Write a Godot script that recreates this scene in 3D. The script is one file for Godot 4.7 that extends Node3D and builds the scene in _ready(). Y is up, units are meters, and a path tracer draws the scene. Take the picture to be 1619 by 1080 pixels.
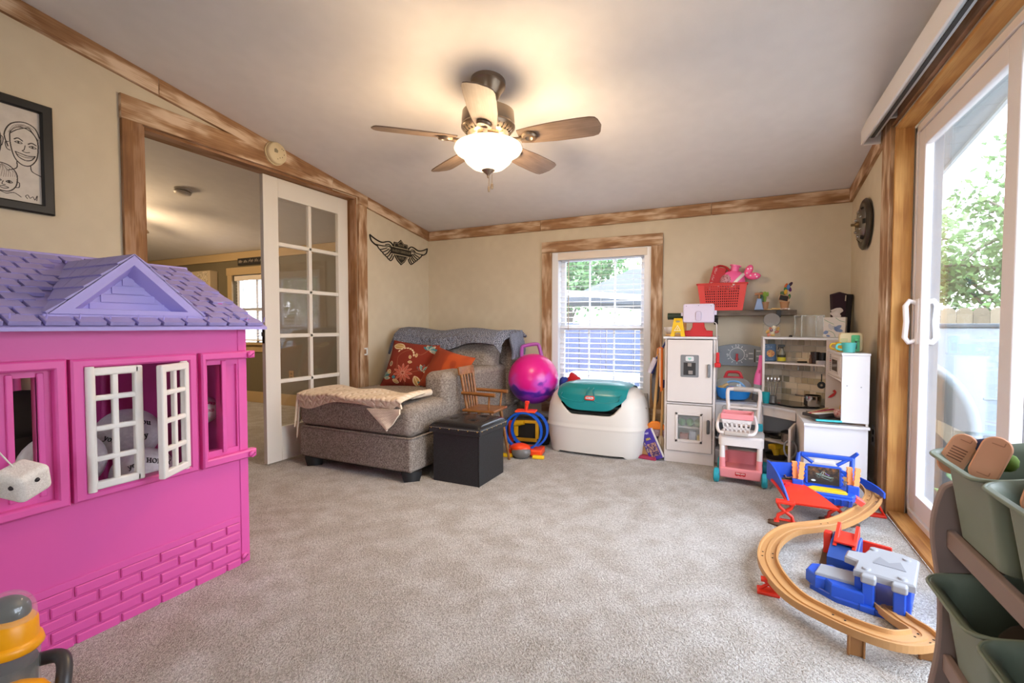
extends Node3D
# A playroom: pink playhouse, chaise, toy kitchen, track set. Units are metres, the camera stands at x = z = 0.

const WL := -2.93      # face of the left wall
const WR := 0.727      # face of the right wall
const WB := -4.1       # face of the back wall
const WF := 2.6        # face of the wall behind the camera
const FARX := -8.3     # far wall of the next room

var rng := RandomNumberGenerator.new()
var mats := {}
var I := Transform3D.IDENTITY


func ceil_y(z: float) -> float:
	return 2.61 + 0.155 * z


# ---------------------------------------------------------------- mesh building
class MB:
	var v := PackedVector3Array()
	var n := PackedVector3Array()
	var u := PackedVector2Array()
	var ix := PackedInt32Array()
	var t := Transform3D.IDENTITY
	var sub := 0

	func vert(p: Vector3, nn: Vector3, uv := Vector2.ZERO) -> int:
		v.append(t * p)
		n.append((t.basis * nn).normalized())
		u.append(uv)
		return v.size() - 1

	func tri(a: int, b: int, c: int) -> void:
		var g := (v[b] - v[a]).cross(v[c] - v[a])
		if g.dot(n[a] + n[b] + n[c]) > 0.0:
			ix.append_array([a, c, b])
		else:
			ix.append_array([a, b, c])

	func face(pts: Array, nn := Vector3.ZERO, uvs: Array = []) -> void:
		if nn == Vector3.ZERO:
			nn = (pts[1] - pts[0]).cross(pts[2] - pts[0]).normalized()
		var b := v.size()
		for k in pts.size():
			vert(pts[k], nn, uvs[k] if k < uvs.size() else Vector2.ZERO)
		for k in range(1, pts.size() - 1):
			tri(b, b + k, b + k + 1)

	func box(c: Vector3, s: Vector3, r := 0.0, seg := 1) -> MB:
		var h := s * 0.5
		r = minf(r, minf(h.x, minf(h.y, h.z)) * 0.999)
		if r <= 0.0:
			seg = 0
		for ax in 3:
			for sg in [-1.0, 1.0]:
				var a := (ax + 1) % 3
				var b := (ax + 2) % 3
				var la := _line(h[a], r, seg)
				var lb := _line(h[b], r, seg)
				var base := v.size()
				for p in la:
					for q in lb:
						var e := Vector3.ZERO
						e[ax] = sg * h[ax]
						e[a] = p
						e[b] = q
						var inn := Vector3(clampf(e.x, r - h.x, h.x - r), clampf(e.y, r - h.y, h.y - r), clampf(e.z, r - h.z, h.z - r))
						var d := e - inn
						if r <= 0.0:
							d = Vector3.ZERO
							d[ax] = sg
						d = d.normalized()
						var uv := Vector2(p / (2 * h[a]) + 0.5, 0.5 - q / (2 * h[b]))
						if ax == 0:
							uv = Vector2(0.5 - sg * q / (2 * h[b]), 0.5 - p / (2 * h[a]))
						elif ax == 1:
							uv = Vector2(q / (2 * h[b]) + 0.5, p / (2 * h[a]) + 0.5)
						else:
							uv = Vector2(0.5 + sg * p / (2 * h[a]), 0.5 - q / (2 * h[b]))
						vert(c + (inn + d * r if r > 0.0 else e), d, uv)
				var w := lb.size()
				for i in la.size() - 1:
					for j in w - 1:
						var k := base + i * w + j
						tri(k, k + 1, k + w)
						tri(k + 1, k + w + 1, k + w)
		return self

	func _line(h: float, r: float, seg: int) -> Array:
		if seg == 0:
			return [-h, h]
		var o := []
		for i in seg + 1:
			o.append(-h + r - r * tan(PI / 4 * (1.0 - float(i) / seg)))
		for i in sub:
			o.append(lerpf(-h + r, h - r, float(i + 1) / (sub + 1)))
		for i in seg + 1:
			o.append(h - r + r * tan(PI / 4 * float(i) / seg))
		return o

	# a small piece for courses: a box whose front (+z) face has bevelled edges, on z = 0
	func tile(c: Vector3, w: float, h: float, d: float, bev: float) -> MB:
		var q := []
		for zz in [[0.0, 0.0], [d - bev, 0.0], [d, bev]]:
			for s in [Vector2(-1, -1), Vector2(1, -1), Vector2(1, 1), Vector2(-1, 1)]:
				q.append(c + Vector3(s.x * (w / 2 - zz[1]), s.y * (h / 2 - zz[1]), zz[0]))
		face([q[8], q[9], q[10], q[11]])
		for k in 4:
			var m := (k + 1) % 4
			face([q[k], q[m], q[4 + m], q[4 + k]])
			face([q[4 + k], q[4 + m], q[8 + m], q[8 + k]])
		return self

	func lathe(prof: Array, seg := 24, arc := TAU) -> MB:
		var m := prof.size()
		var sn := []
		for k in m - 1:
			var d: Vector2 = prof[k + 1] - prof[k]
			sn.append(Vector2(d.y, -d.x).normalized())
		for k in m - 1:
			var n0: Vector2 = sn[k]
			var n1: Vector2 = sn[k]
			if k > 0 and sn[k - 1].dot(sn[k]) > 0.6:
				n0 = (sn[k - 1] + sn[k]).normalized()
			if k < m - 2 and sn[k + 1].dot(sn[k]) > 0.6:
				n1 = (sn[k + 1] + sn[k]).normalized()
			var base := v.size()
			for i in seg + 1:
				var a := arc * i / seg
				var cs := cos(a)
				var ss := sin(a)
				vert(Vector3(prof[k].x * cs, prof[k].y, prof[k].x * ss), Vector3(n0.x * cs, n0.y, n0.x * ss), Vector2(float(i) / seg, float(k) / (m - 1)))
				vert(Vector3(prof[k + 1].x * cs, prof[k + 1].y, prof[k + 1].x * ss), Vector3(n1.x * cs, n1.y, n1.x * ss), Vector2(float(i) / seg, float(k + 1) / (m - 1)))
			for i in seg:
				var q := base + i * 2
				if prof[k].x > 1e-6:
					tri(q, q + 2, q + 1)
				if prof[k + 1].x > 1e-6:
					tri(q + 1, q + 2, q + 3)
		return self

	func tube(pts: Array, r, seg := 8, closed := false, cap := true, flat := 1.0) -> MB:
		var m := pts.size()
		var up := Vector3.UP
		var tan0: Vector3 = (pts[1] - pts[0]).normalized()
		if absf(tan0.dot(up)) > 0.9:
			up = Vector3.RIGHT
		var base := v.size()
		var rows := m + (1 if closed else 0)
		for i in rows:
			var k := i % m
			var d: Vector3
			if closed:
				d = (pts[(k + 1) % m] - pts[(k + m - 1) % m]).normalized()
			else:
				d = (pts[mini(k + 1, m - 1)] - pts[maxi(k - 1, 0)]).normalized()
			var x := up.cross(d).normalized()
			up = d.cross(x).normalized()
			var rr: float = r[k] if r is Array else r
			for j in seg + 1:
				var a := TAU * j / seg
				var nn := x * cos(a) + up * sin(a) * flat
				var nm := x * cos(a) * flat + up * sin(a)
				vert(pts[k] + nn * rr, nm, Vector2(float(j) / seg, float(i)))
		for i in rows - 1:
			for j in seg:
				var q := base + i * (seg + 1) + j
				tri(q, q + 1, q + seg + 1)
				tri(q + 1, q + seg + 2, q + seg + 1)
		if cap and not closed:
			for e in [0, m - 1]:
				var ring := []
				for j in seg:
					ring.append(t.affine_inverse() * v[base + e * (seg + 1) + j])
				var out: Vector3 = (pts[0] - pts[1]) if e == 0 else (pts[m - 1] - pts[m - 2])
				face(ring, out.normalized())
		return self

	func cyl(a: Vector3, b: Vector3, r0: float, r1 := -1.0, seg := 16) -> MB:
		return tube([a, b], [r0, r0 if r1 < 0 else r1], seg)

	func sph(c: Vector3, r: Vector3, seg := 16, rows := 10, bump = null) -> MB:
		var base := v.size()
		for i in rows + 1:
			var th := PI * i / rows
			for j in seg + 1:
				var ph := TAU * j / seg
				var d := Vector3(sin(th) * cos(ph), cos(th), sin(th) * sin(ph))
				var k := 1.0
				if bump != null:
					k = bump.call(d)
				vert(c + d * r * k, Vector3(d.x / r.x, d.y / r.y, d.z / r.z).normalized(), Vector2(float(j) / seg, float(i) / rows))
		for i in rows:
			for j in seg:
				var q := base + i * (seg + 1) + j
				if i > 0:
					tri(q, q + 1, q + seg + 1)
				if i < rows - 1:
					tri(q + 1, q + seg + 2, q + seg + 1)
		return self

	# polygon in XY from z = 0 to depth, with an optional bevel on the front edge
	func ext(poly: Array, depth: float, bev := 0.0, back := true) -> MB:
		var p := PackedVector2Array(poly)
		if Geometry2D.is_polygon_clockwise(p):
			p.reverse()
		var m := p.size()
		var en := []
		for k in m:
			var d := (p[(k + 1) % m] - p[k]).normalized()
			en.append(Vector2(d.y, -d.x))
		var ins := PackedVector2Array()
		for k in m:
			var a: Vector2 = en[(k + m - 1) % m]
			var b: Vector2 = en[k]
			var s := (a + b)
			ins.append(p[k] - s / maxf(0.4, 1.0 + a.dot(b)) * bev)
		var ids := Geometry2D.triangulate_polygon(p)
		for side in ([0, 1] if back else [1]):
			var base := v.size()
			for k in m:
				var q: Vector2 = ins[k] if side == 1 else p[k]
				vert(Vector3(q.x, q.y, depth * side), Vector3(0, 0, 1 if side else -1), q)
			for k in range(0, ids.size(), 3):
				tri(base + ids[k], base + ids[k + 1], base + ids[k + 2])
		for k in m:
			var j := (k + 1) % m
			var n0: Vector2 = en[k]
			var n1: Vector2 = en[k]
			if n0.dot(en[(k + m - 1) % m]) > 0.75:
				n0 = (n0 + en[(k + m - 1) % m]).normalized()
			if n1.dot(en[j]) > 0.75:
				n1 = (n1 + en[j]).normalized()
			var zt := depth - bev
			var b := vert(Vector3(p[k].x, p[k].y, 0), Vector3(n0.x, n0.y, 0))
			vert(Vector3(p[j].x, p[j].y, 0), Vector3(n1.x, n1.y, 0))
			vert(Vector3(p[j].x, p[j].y, zt), Vector3(n1.x, n1.y, 0))
			vert(Vector3(p[k].x, p[k].y, zt), Vector3(n0.x, n0.y, 0))
			tri(b, b + 1, b + 2)
			tri(b, b + 2, b + 3)
			if bev > 0.0:
				b = vert(Vector3(p[k].x, p[k].y, zt), Vector3(n0.x, n0.y, 0.6))
				vert(Vector3(p[j].x, p[j].y, zt), Vector3(n1.x, n1.y, 0.6))
				vert(Vector3(ins[j].x, ins[j].y, depth), Vector3(n1.x, n1.y, 1.4))
				vert(Vector3(ins[k].x, ins[k].y, depth), Vector3(n0.x, n0.y, 1.4))
				tri(b, b + 1, b + 2)
				tri(b, b + 2, b + 3)
		return self

	# parametric sheet fn(u, v) -> Vector3, with thickness th behind its normal (0: none)
	func sheet(nu: int, nv: int, fn: Callable, th := 0.0) -> MB:
		var P := []
		for i in nu + 1:
			for j in nv + 1:
				P.append(fn.call(float(i) / nu, float(j) / nv))
		var N := []
		for i in nu + 1:
			for j in nv + 1:
				var a: Vector3 = P[mini(i + 1, nu) * (nv + 1) + j] - P[maxi(i - 1, 0) * (nv + 1) + j]
				var b: Vector3 = P[i * (nv + 1) + mini(j + 1, nv)] - P[i * (nv + 1) + maxi(j - 1, 0)]
				N.append(a.cross(b).normalized())
		for side in ([0, 1] if th > 0.0 else [0]):
			var base := v.size()
			for i in nu + 1:
				for j in nv + 1:
					var k := i * (nv + 1) + j
					vert(P[k] - N[k] * th * side, N[k] * (1 - 2 * side), Vector2(float(i) / nu, float(j) / nv))
			for i in nu:
				for j in nv:
					var q := base + i * (nv + 1) + j
					tri(q, q + 1, q + nv + 1)
					tri(q + 1, q + nv + 2, q + nv + 1)
		if th > 0.0:
			var rim := []
			for i in nu:
				rim.append([i * (nv + 1), (i + 1) * (nv + 1)])
				rim.append([i * (nv + 1) + nv, (i + 1) * (nv + 1) + nv])
			for j in nv:
				rim.append([j, j + 1])
				rim.append([nu * (nv + 1) + j, nu * (nv + 1) + j + 1])
			for e in rim:
				face([P[e[0]], P[e[1]], P[e[1]] - N[e[1]] * th, P[e[0]] - N[e[0]] * th])
		return self

	# two-sided square cushion w by h, d thick, in the XY plane
	func pillow(w: float, h: float, d: float, k := 18) -> MB:
		for sd in [1.0, -1.0]:
			sheet(k, k, func(a, b):
				var x: float = a * 2 - 1
				var y: float = b * 2 - 1
				var f: float = pow(maxf(0.0, (1 - pow(absf(x), 2.6)) * (1 - pow(absf(y), 2.6))), 0.55)
				var p: float = 1.0 - 0.07 * (1 - x * x * y * y) * maxf(x * x, y * y)
				return Vector3(x * w / 2 * p, (y if sd > 0 else -y) * h / 2 * p, sd * d / 2 * f))
		return self

	# swell the built vertices: fn(point) -> point
	func warp(fn: Callable) -> MB:
		for k in v.size():
			v[k] = fn.call(v[k])
		return self

	# smooth normals anew after a warp
	func renormal() -> MB:
		var acc := {}
		for k in range(0, ix.size(), 3):
			var g := (v[ix[k + 2]] - v[ix[k]]).cross(v[ix[k + 1]] - v[ix[k]])
			for j in 3:
				var q := Vector3i((v[ix[k + j]] * 20000.0).round())
				acc[q] = acc.get(q, Vector3.ZERO) + g
		for k in v.size():
			var q := Vector3i((v[k] * 20000.0).round())
			if acc.has(q) and acc[q] != Vector3.ZERO:
				n[k] = acc[q].normalized()
		return self

	func mesh() -> ArrayMesh:
		var a := []
		a.resize(Mesh.ARRAY_MAX)
		a[Mesh.ARRAY_VERTEX] = v
		a[Mesh.ARRAY_NORMAL] = n
		a[Mesh.ARRAY_TEX_UV] = u
		a[Mesh.ARRAY_INDEX] = ix
		var m := ArrayMesh.new()
		m.add_surface_from_arrays(Mesh.PRIMITIVE_TRIANGLES, a)
		return m


func mb(xf := Transform3D.IDENTITY) -> MB:
	var m := MB.new()
	m.t = xf
	return m


func V(x: float, y: float, z: float) -> Vector3:
	return Vector3(x, y, z)


func T(p: Vector3, rx := 0.0, ry := 0.0, rz := 0.0) -> Transform3D:
	return Transform3D(Basis.from_euler(Vector3(rx, ry, rz) * PI / 180.0), p)


# axes given: x along ax, z along az (the face normal)
func TA(p: Vector3, ax: Vector3, az: Vector3) -> Transform3D:
	ax = ax.normalized()
	var ay := az.cross(ax).normalized()
	return Transform3D(Basis(ax, ay, ax.cross(ay)), p)


func put(parent: Node3D, called: String, m, mat: Material, xf := Transform3D.IDENTITY) -> MeshInstance3D:
	var o := MeshInstance3D.new()
	o.name = called
	o.mesh = m.mesh() if m is MB else m
	o.material_override = mat
	o.transform = xf
	named(parent, o)
	return o


var taken := {}
func named(parent: Node3D, o: Node3D) -> void:
	if parent == self:
		var b := String(o.name)
		if taken.has(b):
			o.name = "%s_%03d" % [b, taken[b]]
			taken[b] += 1
		else:
			taken[b] = 1
	parent.add_child(o, true)


func tag(o: Node3D, label: String, category: String, group := "") -> Node3D:
	o.set_meta("label", label)
	o.set_meta("category", category)
	if group:
		o.set_meta("group", group)
	return o


func thing(called: String, label: String, category: String, xf := Transform3D.IDENTITY, group := "") -> Node3D:
	var o := Node3D.new()
	o.name = called
	o.transform = xf
	named(self, o)
	return tag(o, label, category, group)


func single(called: String, label: String, category: String, m, mat: Material, xf := Transform3D.IDENTITY, group := "") -> MeshInstance3D:
	var o := put(self, called, m, mat, xf)
	tag(o, label, category, group)
	return o


func struct(called: String, label: String, xf := Transform3D.IDENTITY) -> Node3D:
	var o := Node3D.new()
	o.name = called
	o.transform = xf
	named(self, o)
	o.set_meta("kind", "structure")
	o.set_meta("label", label)
	return o


func smesh(called: String, label: String, m, mat: Material) -> MeshInstance3D:
	var o := put(self, called, m, mat)
	o.set_meta("kind", "structure")
	o.set_meta("label", label)
	return o


# a copy of a thing with its parts, under the next number
func copy(o: Node3D, xf: Transform3D, label := "") -> Node3D:
	var c: Node3D = o.duplicate()
	var b := String(o.name)
	c.name = b
	named(self, c)
	c.transform = xf
	if label:
		c.set_meta("label", label)
	return c


func text(parent: Node3D, called: String, s: String, h: float, mat: Material, xf: Transform3D, depth := 0.002, font := "Droid Sans", bold := false, width := 0.0) -> MeshInstance3D:
	var f := SystemFont.new()
	f.font_names = PackedStringArray([font])
	if bold:
		f.font_weight = 700
	var m := TextMesh.new()
	m.text = s
	m.font = f
	m.font_size = 32
	m.pixel_size = h / 23.0
	m.depth = depth
	m.curve_step = 2.0
	if width > 0.0:
		var w := m.get_aabb().size.x
		if w > 0.0:
			xf = xf.scaled_local(Vector3(width / w, 1, 1))
	return put(parent, called, m, mat, xf)


# handwriting too small to read in the photograph: a row of pen strokes w wide and h high
func script_line(parent: Node3D, called: String, w: float, h: float, sd: int, mat: Material, xf: Transform3D, fat := 0.12) -> MeshInstance3D:
	var r := RandomNumberGenerator.new()
	r.seed = sd
	var m := mb()
	var x := -w / 2
	while x < w / 2 - h * 0.4:
		var pts := []
		var n := r.randi_range(4, 9)
		for k in n:
			if x > w / 2:
				break
			pts.append(V(x, h * (r.randf_range(0.2, 0.5) if k % 2 else -0.4) + (h * 0.3 if r.randf() < 0.15 else 0.0), 0))
			x += h * r.randf_range(0.2, 0.34)
		if pts.size() > 2:
			m.tube(curve(pts, 3), h * fat, 4, false, true, 0.5)
		x += h * 0.4
	return put(parent, called, m, mat, xf)


# ---------------------------------------------------------------- materials
func mat(hex: String, rough := 0.6, metal := 0.0) -> StandardMaterial3D:
	var k := "%s_%s_%s" % [hex, rough, metal]
	if not mats.has(k):
		var m := StandardMaterial3D.new()
		m.albedo_color = Color(hex)
		m.roughness = rough
		m.metallic = metal
		mats[k] = m
	return mats[k]


func glass(alpha := 0.06) -> StandardMaterial3D:
	var k := "glass%s" % alpha
	if not mats.has(k):
		var m := StandardMaterial3D.new()
		m.albedo_color = Color(0.9, 0.95, 0.95, alpha)
		m.transparency = BaseMaterial3D.TRANSPARENCY_ALPHA
		m.roughness = 0.03
		mats[k] = m
	return mats[k]


func noise(freq: float, kind := FastNoiseLite.TYPE_SIMPLEX_SMOOTH, octaves := 4, sd := 1) -> FastNoiseLite:
	var f := FastNoiseLite.new()
	f.noise_type = kind
	f.frequency = freq
	f.seed = sd
	f.fractal_octaves = octaves
	return f


func ramp(cols: Array, offs: Array) -> Gradient:
	var g := Gradient.new()
	var c := PackedColorArray()
	for x in cols:
		c.append(Color(x))
	g.offsets = PackedFloat32Array(offs)
	g.colors = c
	return g


func ntex(f: FastNoiseLite, size: int, g: Gradient = null, normal := false, bump := 4.0) -> NoiseTexture2D:
	var t := NoiseTexture2D.new()
	t.width = size
	t.height = size
	t.seamless = true
	t.noise = f
	if g:
		t.color_ramp = g
	if normal:
		t.as_normal_map = true
		t.bump_strength = bump
	return t


# grey noise that tiles: random grids of rising fineness, blown up with wrapped borders and laid over each other
func tnoise(size: int, cells: int, octaves: int, sd: int) -> Image:
	var r := RandomNumberGenerator.new()
	r.seed = sd
	var out: Image
	var n := cells
	for o in octaves:
		if n > size:
			break
		var g := Image.create(n + 8, n + 8, false, Image.FORMAT_RGBA8)
		var v := PackedFloat32Array()
		for k in n * n:
			v.append(r.randf())
		for y in n + 8:
			for x in n + 8:
				var q := v[posmod(y - 4, n) * n + posmod(x - 4, n)]
				g.set_pixel(x, y, Color(q, q, q, 1.0 if o == 0 else 0.42))
		var k := size / n
		g.resize((n + 8) * k, (n + 8) * k, Image.INTERPOLATE_CUBIC)
		var c := g.get_region(Rect2i(4 * k, 4 * k, n * k, n * k))
		if c.get_width() != size:
			c.resize(size, size)
		if o == 0:
			out = c
		else:
			out.blend_rect(c, Rect2i(0, 0, size, size), Vector2i.ZERO)
		n *= 2
	return out


func tint(im: Image, g: Gradient) -> Image:
	var d := im.get_data()
	var w := im.get_width()
	var lut := []
	for k in 256:
		# stretch: summed noise keeps to the middle
		var c := g.sample(clampf((k / 255.0 - 0.5) * 1.5 + 0.5, 0, 1))
		lut.append([int(c.r * 255), int(c.g * 255), int(c.b * 255)])
	var o := PackedByteArray()
	o.resize(w * w * 3)
	for k in w * w:
		var c: Array = lut[d[k * 4]]
		o[k * 3] = c[0]
		o[k * 3 + 1] = c[1]
		o[k * 3 + 2] = c[2]
	return Image.create_from_data(w, w, false, Image.FORMAT_RGB8, o)


# a noise-coloured material laid on by object or world axes; scale in repeats per metre
func nmat(key: String, cols: Array, offs: Array, freq: float, scale: Vector3, rough := 0.8, bump := 0.0, world := false, octaves := 3, size := 256) -> StandardMaterial3D:
	if mats.has(key):
		return mats[key]
	var m := StandardMaterial3D.new()
	var cells := 1 << clampi(int(round(log(freq * size) / log(2.0))), 1, 8)
	var im := tnoise(size, cells, octaves, key.hash() % 1000)
	m.albedo_texture = itex(tint(im, ramp(cols, offs)))
	m.roughness = rough
	m.uv1_triplanar = true
	m.uv1_world_triplanar = world
	m.uv1_scale = scale
	if bump > 0.0:
		var nm: Image = im.duplicate()
		nm.convert(Image.FORMAT_RGB8)
		nm.bump_map_to_normal_map(bump)
		m.normal_enabled = true
		m.normal_texture = itex(nm)
	mats[key] = m
	return m


func itex(im: Image) -> ImageTexture:
	return ImageTexture.create_from_image(im)


# picture material on plain uvs
func pic(im: Image, rough := 0.6) -> StandardMaterial3D:
	var m := StandardMaterial3D.new()
	m.albedo_texture = itex(im)
	m.roughness = rough
	return m


# honey-brown board with worn whitewash, the grain along local x
func wood_image(sd: int, base: Array, white: float) -> Image:
	var w := 512
	var h := 256
	var im := Image.create(w, h, false, Image.FORMAT_RGB8)
	var g := noise(0.035, FastNoiseLite.TYPE_SIMPLEX_SMOOTH, 4, sd)
	var b := noise(0.012, FastNoiseLite.TYPE_SIMPLEX_SMOOTH, 3, sd + 5)
	var e := noise(0.02, FastNoiseLite.TYPE_SIMPLEX_SMOOTH, 4, sd + 9)
	var c0 := Color(base[0])
	var c1 := Color(base[1])
	var c2 := Color(base[2])
	for y in h:
		for x in w:
			# wraps in x by blending two strips
			var k := clampf((x - 384) / 128.0, 0.0, 1.0)
			var a := _wood(g, b, e, x, y)
			if k > 0.0:
				a = a.lerp(_wood(g, b, e, x - 512, y), k)
			var c := c0.lerp(c1, clampf(a.x, 0, 1))
			c = c.lerp(c2, clampf(a.y, 0, 1) * white)
			im.set_pixel(x, y, c)
	return im


func _wood(g: FastNoiseLite, b: FastNoiseLite, e: FastNoiseLite, x: int, y: int) -> Vector2:
	var grain := g.get_noise_2d(x * 0.10, y * 2.8) * 0.35 + g.get_noise_2d(x * 0.4 + 900, y * 10.0) * 0.3
	var patch := b.get_noise_2d(x * 0.5, y * 0.8)
	var wash := e.get_noise_2d(x * 0.22 + 300, y * 0.55) * 1.3 + g.get_noise_2d(x * 0.25, y * 8.0) * 0.35
	return Vector2(0.5 + grain + patch * 0.5, smoothstep(-0.3, 0.6, wash))


func wood(key: String, base: Array, white: float, scale := Vector3(0.9, 2.2, 2.2), rough := 0.7) -> StandardMaterial3D:
	if mats.has(key):
		return mats[key]
	var m := StandardMaterial3D.new()
	var im := wood_image(key.hash() % 500, base, white)
	m.albedo_texture = itex(im)
	m.roughness = rough
	m.uv1_triplanar = true
	m.uv1_scale = scale
	m.uv1_triplanar_sharpness = 8.0
	mats[key] = m
	return m


# a board from a to b (its middle line), width w across, thickness th, front along nz
func plank(parent: Node3D, called: String, a: Vector3, b: Vector3, w: float, th: float, nz: Vector3, m: Material, bev := 0.003) -> MeshInstance3D:
	var l := (b - a).length()
	var off := rng.randf() * 4.0
	var xf := TA((a + b) / 2.0, b - a, nz)
	xf = xf.translated_local(Vector3(-off, 0, 0))
	return put(parent, called, mb().box(Vector3(off, 0, th / 2), Vector3(l, w, th), bev), m, xf)


# a board with any outline: points in world on a plane, grain along gx
func board_poly(parent: Node3D, called: String, o: Vector3, gx: Vector3, nz: Vector3, pts: Array, th: float, m: Material) -> MeshInstance3D:
	var off := rng.randf() * 4.0
	var xf := TA(o, gx, nz)
	var q := []
	for p in pts:
		var l: Vector3 = xf.affine_inverse() * p
		q.append(Vector2(l.x + off, l.y))
	return put(parent, called, mb().ext(q, th, 0.002), m, xf.translated_local(Vector3(-off, 0, 0)))


# parts were built in world axes: move the thing's own origin to its base
func rebase(o: Node3D, p: Vector3) -> Node3D:
	for c in o.get_children():
		c.position -= p
	o.position = p
	return o


# box by its two corners
func bx(m: MB, a: Vector3, b: Vector3, r := 0.0, seg := 1) -> MB:
	return m.box((a + b) / 2, (a - b).abs(), r, seg)


func circ(n: int, r: float, cx := 0.0, cy := 0.0, a0 := 0.0, a1 := TAU) -> Array:
	var o := []
	var full := absf(a1 - a0 - TAU) < 0.001
	for k in (n if full else n + 1):
		var a := a0 + (a1 - a0) * k / n
		o.append(Vector2(cx + r * cos(a), cy + r * sin(a)))
	return o


# rounded rectangle outline
func rrect(w: float, h: float, r: float, n := 4, cx := 0.0, cy := 0.0) -> Array:
	var o := []
	for k in 4:
		var s: Vector2 = [Vector2(1, 1), Vector2(-1, 1), Vector2(-1, -1), Vector2(1, -1)][k]
		o.append_array(circ(n, r, cx + s.x * (w / 2 - r), cy + s.y * (h / 2 - r), PI / 2 * k, PI / 2 * (k + 1)))
	return o


# points bent into a smooth curve
func curve(pts: Array, n := 6) -> Array:
	var o := []
	var m := pts.size()
	for k in m - 1:
		var a: Vector3 = pts[maxi(k - 1, 0)]
		var b: Vector3 = pts[k]
		var c: Vector3 = pts[k + 1]
		var d: Vector3 = pts[mini(k + 2, m - 1)]
		for i in n:
			o.append(b.cubic_interpolate(c, a, d, float(i) / n))
	o.append(pts[m - 1])
	return o


func _ready() -> void:
	rng.seed = 7
	# ---------------- camera, sky, exposure
	var cam := Camera3D.new()
	cam.name = "camera"
	cam.position = Vector3(0, 1.0, 0)
	cam.rotation = Vector3(deg_to_rad(-1.922), deg_to_rad(25.56), 0)
	cam.fov = 71.873
	cam.near = 0.05
	add_child(cam)
	var env := Environment.new()
	var sky := Sky.new()
	var sm := ProceduralSkyMaterial.new()
	sm.sky_top_color = Color(0.86, 0.91, 0.98)
	sm.sky_horizon_color = Color(0.96, 0.97, 1.0)
	sm.ground_bottom_color = Color(0.45, 0.45, 0.42)
	sm.ground_horizon_color = Color(0.8, 0.8, 0.8)
	sm.energy_multiplier = SKY
	sky.sky_material = sm
	env.background_mode = Environment.BG_SKY
	env.sky = sky
	env.tonemap_mode = Environment.TONE_MAPPER_LINEAR
	env.tonemap_exposure = 1.25
	env.sdfgi_enabled = true
	env.ssao_enabled = true
	env.ssil_enabled = true
	var we := WorldEnvironment.new()
	we.name = "environment"
	we.environment = env
	add_child(we)
	# ---------------- build
	room()
	ceiling_fan("five-bladed brushed nickel ceiling fan with lit white glass bowl", V(-1.19, 0, -2.2), 6.0, LAMP)
	ceiling_fan("ceiling fan in the next room, only a blade tip showing past the doorway", V(-5.76, -0.025, -2.35), 33.7, LAMP * 1.7)
	playhouse()
	furniture()
	toy_box()
	play_kitchen()
	track_set()
	decor()
	outside()


# ---------------------------------------------------------------- the room
const SKY := 9.0
const LAMP := 1.25
const REAR := 0.5

func omni(parent: Node3D, p: Vector3, e: float, c: Color, size := 0.06) -> OmniLight3D:
	var l := OmniLight3D.new()
	l.name = "light"
	l.position = p
	l.light_energy = e
	l.light_color = c
	l.light_size = size
	l.omni_range = 12.0
	l.omni_attenuation = 2.0
	l.shadow_enabled = true
	parent.add_child(l, true)
	return l


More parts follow.
